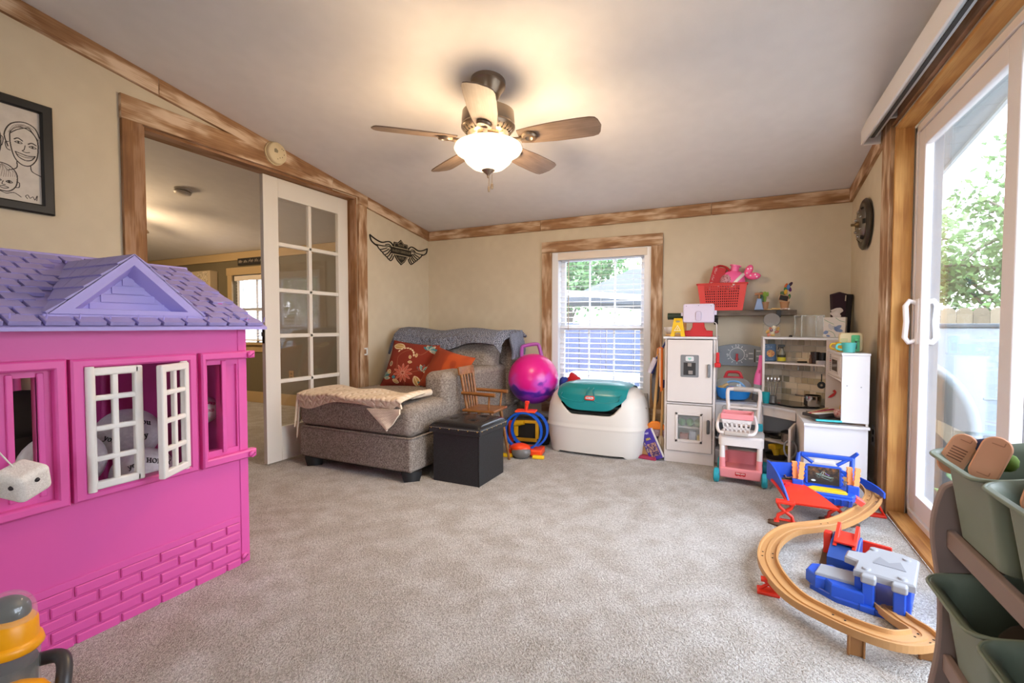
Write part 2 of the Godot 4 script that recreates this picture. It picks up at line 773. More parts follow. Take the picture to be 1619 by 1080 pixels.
func room() -> void:
	var beige := nmat("paint_beige", ["cabea6", "cdc1a9", "d1c6ae"], [0.0, 0.5, 1.0], 0.02, V(1.3, 1.3, 1.3), 0.75, 0.0, true)
	var olive := mat("6d634c", 0.75)
	var white := nmat("paint_white", ["dddbda", "e0dedd", "e3e1e0"], [0.0, 0.5, 1.0], 0.03, V(0.7, 0.7, 0.7), 0.8, 0.0, true)
	var rust := wood("rustic", ["7d5839", "ae8760", "dac3a9"], 0.95)
	var rustd := wood("rustic_dark", ["6a4426", "946a40", "b8957a"], 0.7)
	var pine := wood("pine", ["9a6530", "c9964f", "d8ab68"], 0.5, V(0.8, 1.6, 1.6))
	var cream := mat("d9d3c4", 0.5)

	# floor: cut-pile carpet through both rooms
	var cp := nmat("carpet", ["a39f9a", "c3bfba", "d2cfcb", "e5e3e0"], [0.1, 0.38, 0.6, 0.95], 0.25, V(1.6, 1.6, 1.6), 1.0, 8.0, true, 3, 512)
	cp.metallic_specular = 0.1
	cp.detail_enabled = true
	cp.detail_albedo = itex(tint(tnoise(256, 4, 4, 9), ramp(["e9e5e0", "ffffff"], [0.2, 0.8])))
	cp.detail_blend_mode = BaseMaterial3D.BLEND_MODE_MUL
	cp.detail_uv_layer = BaseMaterial3D.DETAIL_UV_2
	cp.uv2_triplanar = true
	cp.uv2_world_triplanar = true
	cp.uv2_scale = V(0.5, 0.5, 0.5)
	smesh("floor", "light greige cut-pile carpet", mb().box(V((FARX + WR) / 2, -0.06, (WB + WF) / 2), V(WR - FARX, 0.12, WF - WB + 0.1)), cp)

	# sloped ceilings
	var th := 0.15
	var zs := WB - 0.15
	var ze := WF + 0.15
	for cc in [["ceiling", WL - 0.06, WR + 0.15, "sloping white ceiling"], ["ceiling_far", FARX - 0.15, WL - 0.06, "sloping white ceiling of the next room"]]:
		var m := mb(Transform3D(Basis(V(0, 0, 1), V(0, 1, 0), V(-1, 0, 0)), V(cc[2], 0, 0)))
		m.ext([Vector2(zs, ceil_y(zs)), Vector2(ze, ceil_y(ze)), Vector2(ze, ceil_y(ze) + th), Vector2(zs, ceil_y(zs) + th)], cc[2] - cc[1])
		smesh(cc[0], cc[3], m, white)

	# left wall with the wide opening to the next room
	var pl := [Vector2(WB, 0), Vector2(-3.07, 0), Vector2(-3.07, 2.085), Vector2(-1.468, 2.085), Vector2(-1.468, 0), Vector2(WF, 0), Vector2(WF, ceil_y(WF)), Vector2(WB, ceil_y(WB))]
	var XZ := Transform3D(Basis(V(0, 0, 1), V(0, 1, 0), V(-1, 0, 0)), V(WL, 0, 0))
	smesh("wall_left", "beige wall with the opening to the next room", mb(XZ).ext(pl, 0.12), beige)
	# the side of it that faces the next room
	smesh("wall_left_far_side", "olive side of the wall in the next room", mb(XZ.translated(V(-0.12, 0, 0))).ext(pl, 0.01), olive)
	# right wall with the sliding door's opening
	var zr := -0.9
	var pr := [Vector2(WB, 0), Vector2(-3.1, 0), Vector2(-3.1, 2.03), Vector2(zr, 2.03), Vector2(zr, 0), Vector2(WF, 0), Vector2(WF, ceil_y(WF)), Vector2(WB, ceil_y(WB))]
	smesh("wall_right", "beige wall with the sliding glass door", mb(XZ.translated(V(WR + 0.15 - WL, 0, 0))).ext(pr, 0.15), beige)
	# back wall with the window's opening, right through to the next room's end
	var wb := mb()
	var h := ceil_y(WB)
	for r in [[WL - 0.06, -1.55, 0, h], [-0.66, WR + 0.15, 0, h], [-1.55, -0.66, 0, 0.3], [-1.55, -0.66, 1.67, h]]:
		wb.box(V((r[0] + r[1]) / 2, (r[2] + r[3]) / 2, WB - 0.075), V(r[1] - r[0], r[3] - r[2], 0.15))
	smesh("wall_back", "beige wall with the window", wb, beige)
	var fb := mb()
	for r in [[FARX, -6.10, 0, h], [-5.3, WL - 0.06, 0, h], [-6.10, -5.3, 0, 0.78], [-6.10, -5.3, 1.67, h]]:
		fb.box(V((r[0] + r[1]) / 2, (r[2] + r[3]) / 2, WB - 0.075), V(r[1] - r[0], r[3] - r[2], 0.15))
	smesh("wall_far_back", "olive back wall of the next room", fb, olive)
	smesh("wall_far_left", "olive end wall of the next room", mb(XZ.translated(V(FARX - WL, 0, 0))).ext([Vector2(WB, 0), Vector2(WF, 0), Vector2(WF, ceil_y(WF)), Vector2(WB, ceil_y(WB))], 0.15), olive)
	# wall behind the camera; its unseen window is placed to let daylight in
	var wf := mb()
	var hf := ceil_y(WF)
	for r in [[FARX, -0.9, 0, hf], [0.3, WR + 0.15, 0, hf], [-0.9, 0.3, 0, 0.7], [-0.9, 0.3, 2.2, hf]]:
		wf.box(V((r[0] + r[1]) / 2, (r[2] + r[3]) / 2, WF + 0.075), V(r[1] - r[0], r[3] - r[2], 0.15))
	smesh("wall_front", "beige wall behind the camera with an unseen window letting daylight in", wf, beige)
	var w3 := struct("unseen_window_3", "unseen white window behind the camera, placed to let daylight in")
	for k in 3:
		put(w3, "mullion", mb().box(V(-0.875 + k * 0.575, 1.45, WF + 0.08), V(0.05, 1.5, 0.08), 0.004), cream)
	for y in [0.72, 2.18]:
		put(w3, "rail", mb().box(V(-0.3, y, WF + 0.08), V(1.2, 0.05, 0.08), 0.004), cream)
	for k in 2:
		put(w3, "pane", mb().box(V(-0.5875 + k * 0.575, 1.45, WF + 0.08), V(0.525, 1.41, 0.004)), glass())

	# ------------ crown boards under the ceiling
	var c1 := struct("trim_1", "worn brown crown boards along the left wall")
	var cw := 0.093
	var sl := V(0, 0.155, 1).normalized()
	for s in [[2.5, 0.2], [0.2, -1.55], [-1.552, -2.79]]:
		var a: float = s[0]
		var b: float = s[1]
		board_poly(c1, "board", V(WL, 0, 0), -sl, V(1, 0, 0), [V(WL, ceil_y(a) - cw, a), V(WL, ceil_y(b) - cw, b), V(WL, ceil_y(b), b), V(WL, ceil_y(a), a)], 0.022, rust)
	board_poly(c1, "board", V(WL, 0, 0), -sl, V(1, 0, 0), [V(WL, 2.09, -2.79), V(WL, 2.09, -3.08), V(WL, 2.035, -3.08), V(WL, ceil_y(-3.18) - cw, -3.18), V(WL, ceil_y(-3.18), -3.18), V(WL, ceil_y(-2.79), -2.79)], 0.022, rust)
	board_poly(c1, "board", V(WL, 0, 0), -sl, V(1, 0, 0), [V(WL, ceil_y(-3.182) - cw, -3.182), V(WL, ceil_y(WB) - cw, WB), V(WL, ceil_y(WB), WB), V(WL, ceil_y(-3.182), -3.182)], 0.022, rust)
	var c2 := struct("trim_2", "worn brown crown boards along the back wall")
	var yb := ceil_y(WB) - 0.048
	plank(c2, "board", V(WL + 0.022, yb, WB), V(-1.66, yb, WB), 0.096, 0.022, V(0, 0, 1), rust)
	plank(c2, "board", V(-1.658, yb, WB), V(-0.2, yb, WB), 0.096, 0.022, V(0, 0, 1), rust)
	plank(c2, "board", V(-0.198, yb, WB), V(WR - 0.022, yb, WB), 0.096, 0.022, V(0, 0, 1), rust)
	var c3 := struct("trim_3", "worn brown crown board along the right wall")
	for s in [[-3.31, -4.1], [2.5, -0.5]]:
		var a: float = s[0]
		var b: float = s[1]
		board_poly(c3, "board", V(WR, 0, 0), sl, V(-1, 0, 0), [V(WR, ceil_y(a) - 0.095, a), V(WR, ceil_y(b) - 0.095, b), V(WR, ceil_y(b), b), V(WR, ceil_y(a), a)], 0.022, rust)

	# ------------ opening to the next room: casing, jamb lining, the glazed door
	var d2 := struct("door_2", "white French door with ten panes in a worn brown casing")
	put(d2, "casing_board", mb().box(V(0, 0, 0), V(0.001, 0.001, 0.001)), rust)
	d2.get_child(0).free()
	plank(d2, "casing_board", V(WL, 0, -1.419), V(WL, 2.085, -1.419), 0.098, 0.022, V(1, 0, 0), rustd)
	plank(d2, "casing_board", V(WL, 0, -3.121), V(WL, 2.03, -3.121), 0.1, 0.022, V(1, 0, 0), rust)
	board_poly(d2, "header_board", V(WL, 0, 0), V(0, 0, -1), V(1, 0, 0), [V(WL, 2.085, -1.368), V(WL, 2.085, -2.80), V(WL, 2.088, -2.80), V(WL, 2.212, -1.99), V(WL, 2.212, -1.368)], 0.022, rust)
	plank(d2, "jamb_board", V(WL - 0.06, 0, -3.07), V(WL - 0.06, 2.085, -3.07), 0.12, 0.018, V(0, 0, 1), rustd)
	plank(d2, "jamb_board", V(WL - 0.06, 0, -1.468), V(WL - 0.06, 2.085, -1.468), 0.12, 0.018, V(0, 0, -1), rustd)
	plank(d2, "jamb_board", V(WL - 0.06, 2.085, -1.486), V(WL - 0.06, 2.085, -3.052), 0.12, 0.018, V(0, -1, 0), rustd)
	plank(d2, "stop_strip", V(WL - 0.095, 0, -3.05), V(WL - 0.095, 2.067, -3.05), 0.03, 0.014, V(0, 0, 1), rust)
	# the leaf: z -2.245 .. -3.036 at x -3.0
	var door := mat("dedbd2", 0.45)
	var x0 := -3.0
	var z0 := -2.245
	var z1 := -3.036
	var leaf := mb()
	var yt := 2.062
	for r in [[z0, z0 - 0.12, 0.012, yt], [z1 + 0.105, z1, 0.012, yt], [z0 - 0.12, z1 + 0.105, 1.925, yt], [z0 - 0.12, z1 + 0.105, 0.012, 0.26]]:
		leaf.box(V(x0 - 0.0175, (r[2] + r[3]) / 2, (r[0] + r[1]) / 2), V(0.035, r[3] - r[2], absf(r[1] - r[0])), 0.003)
	put(d2, "door_leaf", leaf, door)
	var gz0 := z0 - 0.12
	var gz1 := z1 + 0.105
	var gm := (gz0 + gz1) / 2
	var rh := (1.925 - 0.26) / 5.0
	put(d2, "muntin", mb().box(V(x0 - 0.0175, 1.0925, gm), V(0.03, 1.665, 0.03), 0.006), door)
	for k in range(1, 5):
		put(d2, "muntin", mb().box(V(x0 - 0.0175, 0.26 + rh * k, gm), V(0.03, 0.03, absf(gz1 - gz0)), 0.006), door)
	for k in 5:
		for s in 2:
			var za := gz0 if s == 0 else gm - 0.015
			var zb := gm + 0.015 if s == 0 else gz1
			put(d2, "pane", mb().box(V(x0 - 0.0175, 0.26 + rh * (k + 0.5), (za + zb) / 2), V(0.004, rh - 0.03, absf(zb - za))), glass(0.02))
	var la := put(d2, "latch_plate", mb().box(V(x0 - 0.0175, 0.93, z0 + 0.002), V(0.022, 0.11, 0.006), 0.002), mat("2c2620", 0.4, 0.8))
	put(la, "latch_bolt", mb().box(V(x0 - 0.0175, 0.94, z0 + 0.008), V(0.012, 0.03, 0.014), 0.002), mat("3a3128", 0.4, 0.8))

	# ------------ back window
	var w1 := struct("window_1", "double-hung window with worn brown casing behind the toy box")
	plank(w1, "casing_board", V(-1.5975, 0.3, WB), V(-1.5975, 1.67, WB), 0.094, 0.022, V(0, 0, 1), rust)
	plank(w1, "casing_board", V(-0.613, 0.3, WB), V(-0.613, 1.67, WB), 0.094, 0.022, V(0, 0, 1), rust)
	plank(w1, "casing_board", V(-1.645, 1.72, WB), V(-0.566, 1.72, WB), 0.098, 0.024, V(0, 0, 1), rust)
	plank(w1, "casing_board", V(-1.645, 0.25, WB), V(-0.566, 0.25, WB), 0.098, 0.024, V(0, 0, 1), rust)
	var vin := mat("e6e9ee", 0.35)
	var fr := mb()
	for r in [[-1.55, -1.49, 0.3, 1.67], [-0.72, -0.66, 0.3, 1.67]]:
		fr.box(V((r[0] + r[1]) / 2, (r[2] + r[3]) / 2, WB - 0.06), V(0.06, 1.37, 0.12), 0.003)
	for y in [0.32, 1.65]:
		fr.box(V(-1.105, y, WB - 0.06), V(0.77, 0.04, 0.12), 0.003)
	put(w1, "frame", fr, vin)
	for s in 2:
		var ya := 0.97 if s == 0 else 0.34
		var yb2 := 1.63 if s == 0 else 1.0
		var zz := WB - (0.1 if s == 0 else 0.075)
		var sa := mb()
		for r in [[-1.49, -1.45, ya, yb2], [-0.76, -0.72, ya, yb2], [-1.45, -0.76, ya, ya + 0.04], [-1.45, -0.76, yb2 - 0.04, yb2]]:
			sa.box(V((r[0] + r[1]) / 2, (r[2] + r[3]) / 2, zz), V(r[1] - r[0], r[3] - r[2], 0.03), 0.003)
		var so := put(w1, "sash", sa, vin)
		for k in [1, 2]:
			put(so, "muntin", mb().box(V(-1.45 + 0.23 * k, (ya + yb2) / 2, zz), V(0.016, yb2 - ya - 0.08, 0.012), 0.003), vin)
		put(so, "pane", mb().box(V(-1.105, (ya + yb2) / 2, zz - 0.008), V(0.69, yb2 - ya - 0.08, 0.004)), glass(0.05))
	# the blind
	blind("window_blind", "white slatted blind in the window above the toy box", -1.49, -0.70, 0.43, 1.662, WB - 0.008, 25)

	# ------------ window of the next room
	var w2 := struct("window_2", "window with tan casing in the next room")
	var tan := mat("b49b72", 0.6)
	for r in [[-6.19, -6.10, 0.78, 1.67], [-5.3, -5.21, 0.78, 1.67], [-6.21, -5.19, 1.67, 1.77], [-6.21, -5.19, 0.66, 0.75]]:
		put(w2, "casing_board", mb().box(V((r[0] + r[1]) / 2, (r[2] + r[3]) / 2, WB + 0.01), V(r[1] - r[0], r[3] - r[2], 0.022), 0.003), tan)
	put(w2, "sill", mb().box(V(-5.7, 0.765, WB + 0.02), V(1.04, 0.03, 0.09), 0.004), tan)
	for x in [-6.075, -5.325, -5.7]:
		put(w2, "stile", mb().box(V(x, 1.225, WB - 0.08), V(0.05, 0.89, 0.05), 0.003), vin)
	put(w2, "meeting_rail", mb().box(V(-5.7, 1.22, WB - 0.08), V(0.8, 0.04, 0.04), 0.003), vin)
	put(w2, "pane", mb().box(V(-5.7, 1.225, WB - 0.085), V(0.8, 0.89, 0.004)), glass(0.05))
	blind("window_blind", "white slatted blind in the window of the next room", -6.07, -5.33, 0.80, 1.66, WB - 0.01, 20)
	var ct := struct("trim_4", "plain tan crown board in the next room")
	put(ct, "board", mb().box(V((FARX + WL) / 2 - 0.06, 1.918, WB + 0.01), V(WL - FARX - 0.13, 0.105, 0.022), 0.003), tan)
	board_poly(ct, "board", V(FARX, 0, 0), sl, V(1, 0, 0), [V(FARX, ceil_y(WB) - 0.1, WB), V(FARX, ceil_y(WF) - 0.1, WF), V(FARX, ceil_y(WF), WF), V(FARX, ceil_y(WB), WB)], 0.022, tan)
	var bt := struct("baseboard_far", "tan baseboard of the next room")
	put(bt, "board", mb().box(V((FARX + WL) / 2, 0.07, WB + 0.01), V(WL - FARX, 0.14, 0.02), 0.003), tan)

	# ------------ sliding glass door on the right
	var d1 := struct("door_1", "white sliding glass door with pine jambs")
	plank(d1, "casing_board", V(WR, 0.0, -3.185), V(WR, 2.11, -3.185), 0.15, 0.02, V(-1, 0, 0), rust)
	plank(d1, "casing_board", V(WR, 2.085, -3.108), V(WR, 2.085, zr), 0.09, 0.02, V(-1, 0, 0), rustd)  # darker wood here paints in the shade over the door
	plank(d1, "casing_board", V(WR, 0.0, zr + 0.06), V(WR, 2.1, zr + 0.06), 0.12, 0.02, V(-1, 0, 0), rust)
	plank(d1, "jamb_board", V(0.763, 0.0, -3.1), V(0.763, 2.03, -3.1), 0.078, 0.018, V(0, 0, 1), pine)
	plank(d1, "jamb_board", V(0.763, 0.0, zr), V(0.763, 2.03, zr), 0.078, 0.018, V(0, 0, -1), pine)
	plank(d1, "header_board", V(0.763, 2.03, -3.08), V(0.763, 2.03, zr), 0.078, 0.018, V(0, -1, 0), pine)
	plank(d1, "sill_board", V(0.77, 0.0, -3.08), V(0.77, 0.0, zr), 0.085, 0.022, V(0, 1, 0), pine)
	var df := mat("e3dfe0", 0.35)
	var fz := mb()
	fz.box(V(0.833, 1.0, -3.085), V(0.046, 2.02, 0.03), 0.003)
	fz.box(V(0.833, 1.0, zr - 0.02), V(0.046, 2.02, 0.03), 0.003)
	fz.box(V(0.833, 1.995, (zr - 3.1) / 2), V(0.046, 0.035, 2.2), 0.003)
	fz.box(V(0.86, 0.03, (zr - 3.1) / 2), V(0.1, 0.04, 2.2), 0.003)
	put(d1, "frame", fz, df)
	var fo := mb()
	fo.box(V(0.884, 1.0, -3.075), V(0.054, 1.94, 0.04), 0.002)
	fo.box(V(0.884, 1.985, (zr - 3.1) / 2), V(0.054, 0.05, 2.11), 0.002)
	put(d1, "darkened_outer_frame", fo, mat("757b80", 0.5))  # outer part of the white frame, coloured darker to offset the sky glare
	var ps := [[-3.07, -2.115, 0.835], [-2.2, -0.93, 0.885]]
	for k in 2:
		var a: float = ps[k][0]
		var b: float = ps[k][1]
		var px: float = ps[k][2]
		var pm := mb()
		for r in [[a, a + 0.085, 0.055, 1.975], [b - 0.085, b, 0.055, 1.975], [a + 0.085, b - 0.085, 0.055, 0.15], [a + 0.085, b - 0.085, 1.89, 1.975]]:
			pm.box(V(px, (r[2] + r[3]) / 2, (r[0] + r[1]) / 2), V(0.036, r[3] - r[2], r[1] - r[0]), 0.005)
		var po := put(d1, "sliding_panel" if k == 0 else "fixed_panel", pm, df)
		put(po, "pane", mb().box(V(px, 1.02, (a + b) / 2), V(0.005, 1.75, b - a - 0.16)), glass(0.04))
		if k == 0:
			for sx in [-1, 1]:
				var hx: float = px + sx * 0.018
				var hp := []
				for q in [[0, 1.115], [0.03, 1.125], [0.045, 1.10], [0.04, 1.02], [0.045, 0.94], [0.03, 0.915], [0, 0.925]]:
					hp.append(V(hx + sx * q[0], q[1], a + 0.03))
				put(po, "handle", mb().tube(hp, 0.013, 8), mat("f0eff2", 0.3))
				put(po, "handle_plate", mb().box(V(hx, 1.02, a + 0.045), V(0.012, 0.23, 0.05), 0.004), mat("f0eff2", 0.3))

	# vertical-blind headrail with its valance over the door
	var va := thing("blind_valance", "long white vertical-blind valance over the sliding door", "valance")
	var vw := mat("dcd8d6", 0.5)
	put(va, "front_board", mb().box(V(0.622, 2.07, -1.7), V(0.012, 0.098, 3.2), 0.003), vw)
	put(va, "end_board", mb().box(V(0.6675, 2.058, -3.294), V(0.079, 0.085, 0.012), 0.003), vw)
	put(va, "head_track", mb().box(V(0.66, 2.062, -1.7), V(0.045, 0.036, 3.12), 0.004), mat("b9bcbd", 0.35, 0.5))
	put(va, "track_slot", mb().box(V(0.66, 2.043, -1.7), V(0.016, 0.006, 3.1)), mat("2b2d2e", 0.6))
	for k in 3:
		put(va, "bracket", mb().box(V(0.70, 2.07, -3.0 + k * 1.05), V(0.05, 0.05, 0.02), 0.002), mat("b0b3b5", 0.4, 0.7))


func blind(called: String, label: String, xa: float, xb: float, ya: float, yb: float, z: float, n: int) -> void:
	var o := thing(called, label, "blind")
	var w := mat("eeeae6", 0.45)
	var sl := StandardMaterial3D.new()
	sl.albedo_color = Color("f1eff0")
	sl.roughness = 0.4
	put(o, "headrail", mb().box(V((xa + xb) / 2, yb - 0.032, z + 0.004), V(xb - xa + 0.01, 0.064, 0.014), 0.003), mat("dfd4c6", 0.5))
	put(o, "rail_box", mb().box(V((xa + xb) / 2, yb - 0.025, z - 0.03), V(xb - xa - 0.01, 0.045, 0.05), 0.003), w)
	var pitch := (yb - 0.085 - ya - 0.02) / (n - 1)
	var m := mb().box(V(0, 0, 0), V(xb - xa - 0.02, 0.003, 0.05), 0.0012).mesh()
	for k in n:
		put(o, "slat", m, sl, T(V((xa + xb) / 2, ya + 0.035 + pitch * k, z - 0.03), 6.0))
	put(o, "bottom_rail", mb().box(V((xa + xb) / 2, ya + 0.01, z - 0.03), V(xb - xa - 0.02, 0.018, 0.05), 0.004), w)
	for q in [0.12, 0.5, 0.86]:
		put(o, "ladder_cord", mb().box(V(lerpf(xa, xb, q), (ya + yb) / 2, z - 0.006), V(0.002, yb - ya - 0.06, 0.001)), w)
	put(o, "wand", mb().cyl(V(xa + 0.1, yb - 0.07, z + 0.012), V(xa + 0.1, yb - 0.07 - 0.64, z + 0.014), 0.004, -1, 8), mat("c9bcb0", 0.4))


# ---------------------------------------------------------------- what stands outside the windows
func tree(called: String, label: String, p: Vector3, h: float, cr: Vector3, n: int, cols: Array, sd: int, leafsize := 0.07) -> void:
	var o := thing(called, label, "tree", T(p))
	var r := RandomNumberGenerator.new()
	r.seed = sd
	var bark := mat("6b6258", 0.9)
	put(o, "trunk", mb().tube(curve([V(0, 0, 0), V(0.05, h * 0.4, 0), V(0, h * 0.75, 0.05), V(0.02, h, 0)], 4), [0.14, 0.135, 0.13, 0.125, 0.12, 0.11, 0.1, 0.09, 0.08, 0.07, 0.06, 0.05, 0.03], 8), bark)
	var st := V(0, h * 0.78, 0)
	var tips := []
	var bm := mb()
	for k in 26:
		var a := r.randf() * TAU
		var e := r.randf_range(-0.75, 0.95)
		var tip := st + V(cos(a) * cr.x * sqrt(1 - e * e), e * cr.y, sin(a) * cr.z * sqrt(1 - e * e)) * r.randf_range(0.6, 1.0)
		var b0 := V(0, lerpf(h * 0.3, h * 0.9, r.randf()), 0)
		bm.tube(curve([b0, b0.lerp(tip, 0.5) + V(0, 0.15, 0), tip], 3), [0.035, 0.03, 0.025, 0.02, 0.016, 0.012, 0.008], 5)
		tips.append([b0, tip])
	var br := put(o, "branches", bm, bark)
	br.set_meta("kind", "stuff")
	var lm := mb()
	var lp := [V(-0.5, 0, 0), V(0, 0.28, 0.06), V(0.5, 0, 0.0), V(0, -0.28, 0.06)]
	lm.face([lp[0], lp[3], lp[2], lp[1]])
	for c in cols.size():
		var mm := MultiMesh.new()
		mm.transform_format = MultiMesh.TRANSFORM_3D
		mm.mesh = lm.mesh()
		mm.instance_count = n / cols.size()
		for k in mm.instance_count:
			var tb: Array = tips[r.randi() % tips.size()]
			var q: Vector3 = tb[0].lerp(tb[1], r.randf_range(0.4, 1.05)) + V(r.randfn() * 0.16, r.randfn() * 0.13, r.randfn() * 0.16) * cr.x * 0.7
			var s := leafsize * r.randf_range(0.7, 1.3)
			mm.set_instance_transform(k, Transform3D(Basis.from_euler(V(r.randf() * TAU, r.randf() * TAU, r.randf() * TAU)).scaled(V(s, s, s)), q))
		var mi := MultiMeshInstance3D.new()
		mi.name = "foliage"
		mi.multimesh = mm
		var m := StandardMaterial3D.new()
		m.albedo_color = Color(cols[c])
		m.roughness = 0.7
		m.backlight_enabled = true
		m.backlight = Color(cols[c]).lightened(0.2)
		mi.material_override = m
		mi.set_meta("kind", "stuff")
		o.add_child(mi, true)


func outside() -> void:
	var gr := nmat("gravel", ["6f6b65", "8f8b85", "aba7a1"], [0.2, 0.5, 0.8], 0.05, V(1.5, 1.5, 1.5), 0.95, 6.0, true)
	smesh("ground_outside", "pale gravel yard", mb().box(V(-1, -0.42, -10), V(60, 0.1, 60)), gr)
	# roof overhang above the sliding door
	var eave := struct("trim_5", "grey soffit and fascia of the roof overhang outside the sliding door")
	var sf := mat("9aa1a7", 0.6)
	var XZ := Transform3D(Basis(V(0, 0, 1), V(0, 1, 0), V(-1, 0, 0)), V(1.22, 0, 0))
	var q := []
	for k in 34:
		var za := -4.55 + k * 0.2
		put(eave, "soffit_panel", mb(XZ).ext([Vector2(za, ceil_y(za) + 0.07), Vector2(za + 0.196, ceil_y(za + 0.196) + 0.07), Vector2(za + 0.196, ceil_y(za + 0.196) + 0.085), Vector2(za, ceil_y(za) + 0.085)], 0.36), sf)
	put(eave, "fascia", mb(XZ.translated(V(0.02, 0, 0))).ext([Vector2(-4.6, ceil_y(-4.6) + 0.05), Vector2(2.4, ceil_y(2.4) + 0.05), Vector2(2.4, ceil_y(2.4) + 0.22), Vector2(-4.6, ceil_y(-4.6) + 0.22)], 0.02), mat("c2c9cd", 0.5))
	# fence of dog-eared boards
	var fe := thing("fence", "weathered wooden fence of dog-eared boards beyond the pickup", "fence")
	var fw := [mat("85775f", 0.9), mat("7a6d58", 0.9), mat("8d7f68", 0.9)]
	for k in 78:
		put(fe, "fence_board", mb().ext([Vector2(-0.068, -0.36), Vector2(0.068, -0.36), Vector2(0.068, 1.16), Vector2(0.035, 1.2), Vector2(-0.035, 1.2), Vector2(-0.068, 1.16)], 0.018), fw[k % 3], T(V(0.6 + k * 0.142, 0, -7.0)))
	for y in [0.0, 0.9]:
		put(fe, "fence_rail", mb().box(V(6.1, y, -7.03), V(11.1, 0.09, 0.04)), fw[1])
	rebase(fe, V(3.4, -0.37, -7.0))
	# pickup truck, its side towards the house
	var tk := thing("pickup_truck", "pale blue-white pickup truck parked outside the sliding door", "truck")
	var pb := mat("8795a1", 0.25)
	var side := [Vector2(0.55, 1.0), Vector2(0.55, 0.45)]
	var wc := Vector2(1.06, 0.24)
	for k in 19:
		var a := PI - PI * k / 18.0
		side.append(wc + Vector2(cos(a) * 0.41, maxf(sin(a) * 0.52, 0.0)))
	side.append_array([Vector2(3.4, 0.24), Vector2(3.4, 1.0)])
	side[1] = Vector2(0.55, 0.24)
	put(tk, "bed_side", mb(T(V(0, 0, -5.9))).ext(side, 1.68, 0.02), pb)
	put(tk, "bed_rail", bx(mb(), V(0.55, 0.985, -4.32), V(3.4, 1.015, -4.20), 0.01), mat("3d4750", 0.5))
	put(tk, "body_crease", bx(mb(), V(1.50, 0.50, -4.225), V(3.4, 0.515, -4.213), 0.004), pb)
	var ar := []
	for k in 19:
		var a := PI - PI * k / 18.0
		ar.append(V(wc.x + cos(a) * 0.41, wc.y + maxf(sin(a) * 0.52, 0.0), -4.22))
	put(tk, "wheel_arch", mb().tube(ar, 0.035, 8), pb)
	put(tk, "tire", mb(T(V(wc.x, -0.01, -4.42), 90)).lathe([Vector2(0, -0.1), Vector2(0.3, -0.1), Vector2(0.34, -0.07), Vector2(0.34, 0.1), Vector2(0.0, 0.1)], 32), mat("2a2c2f", 0.8))
	put(tk, "hub", mb(T(V(wc.x, -0.01, -4.31), 90)).lathe([Vector2(0, 0), Vector2(0.2, 0), Vector2(0.18, 0.02), Vector2(0, 0.03)], 24), mat("8d949a", 0.4, 0.6))
	put(tk, "cab", bx(mb(), V(3.4, 0.24, -5.9), V(5.0, 1.6, -4.25), 0.12, 3), pb)
	put(tk, "bumper", bx(mb(), V(1.5, 0.10, -4.5), V(3.4, 0.27, -4.26), 0.03), mat("5f6a72", 0.5))
	rebase(tk, V(2.5, -0.36, -5.0))
	# plant by the door
	var pl := thing("garden_plant", "leafy green plant growing just outside the sliding door", "plant", T(V(1.12, -0.37, -3.15)))
	for k in 26:
		var a := k * 2.4
		var e := 0.25 + 0.5 * fposmod(k * 0.37, 1.0)
		put(pl, "leaf", mb(T(V(cos(a) * 0.11, e, sin(a) * 0.11), 0, -rad_to_deg(a), 20)).sph(Vector3.ZERO, V(0.075, 0.006, 0.035), 8, 6), mat("446b32" if k % 2 else "5a8444", 0.6))
	put(pl, "stem", mb().cyl(Vector3.ZERO, V(0, 0.7, 0), 0.02, 0.008, 6), mat("5a6f40", 0.8))
	# trees
	var g1 := ["4b6b34", "5f8144", "3a5728"]
	tree("tree", "leafy green tree overhanging the fence outside the sliding door", V(3.3, -0.37, -8.3), 3.0, V(1.5, 1.4, 1.2), 6500, g1, 11, 0.10)
	tree("tree", "tall green tree behind the fence seen high in the sliding door", V(5.0, -0.37, -9.6), 4.6, V(1.9, 1.7, 1.6), 7000, g1, 12, 0.13)
	tree("tree", "pale green tree far behind the pickup truck", V(2.6, -0.37, -12.5), 3.4, V(2.2, 1.6, 1.5), 5000, ["5f7c49", "75925e"], 13, 0.15)
	tree("tree", "green tree behind the shed, left in the back window", V(-4.6, -0.37, -13.5), 4.0, V(2.0, 1.7, 1.5), 5500, ["557a46", "6f935b", "446737"], 14, 0.16)
	tree("tree", "green tree behind the shed, right in the back window", V(-1.7, -0.37, -14.5), 4.3, V(2.2, 1.9, 1.5), 5500, ["557a46", "6f935b", "446737"], 15, 0.16)
	tree("tree", "bushy green tree beyond the right end of the fence", V(8.6, -0.37, -8.8), 4.2, V(2.0, 1.8, 1.6), 5000, g1, 17, 0.14)
	tree("tree", "broad green tree farthest to the right beyond the fence", V(12.0, -0.37, -6.5), 4.4, V(2.2, 1.9, 2.0), 5000, g1, 18, 0.15)
	# neighbouring shed
	var sh := thing("garden_shed", "blue-grey shed with pale roof outside the back window", "shed")
	var sw := mat("566080", 0.7)
	for k in 18:
		put(sh, "siding_board", bx(mb(), V(-8.2 + k * 0.45, -0.37, -7.55), V(-7.76 + k * 0.45, 1.5 - 0.085 * (k * 0.45), -7.5), 0.01), sw)
	put(sh, "fascia", mb(T(V(0, 0, -7.5))).ext([Vector2(-8.4, 2.02), Vector2(0.2, 1.25), Vector2(0.2, 1.34), Vector2(-8.4, 2.12)], 0.05), mat("e4e6ea", 0.5))
	put(sh, "roof", mb(T(V(0, 0, -11.0))).ext([Vector2(-8.4, 2.05), Vector2(-2.4, 1.55), Vector2(0.6, 2.75), Vector2(0.6, 1.2), Vector2(-8.4, 1.8)], 3.4), mat("6c7078", 0.8))
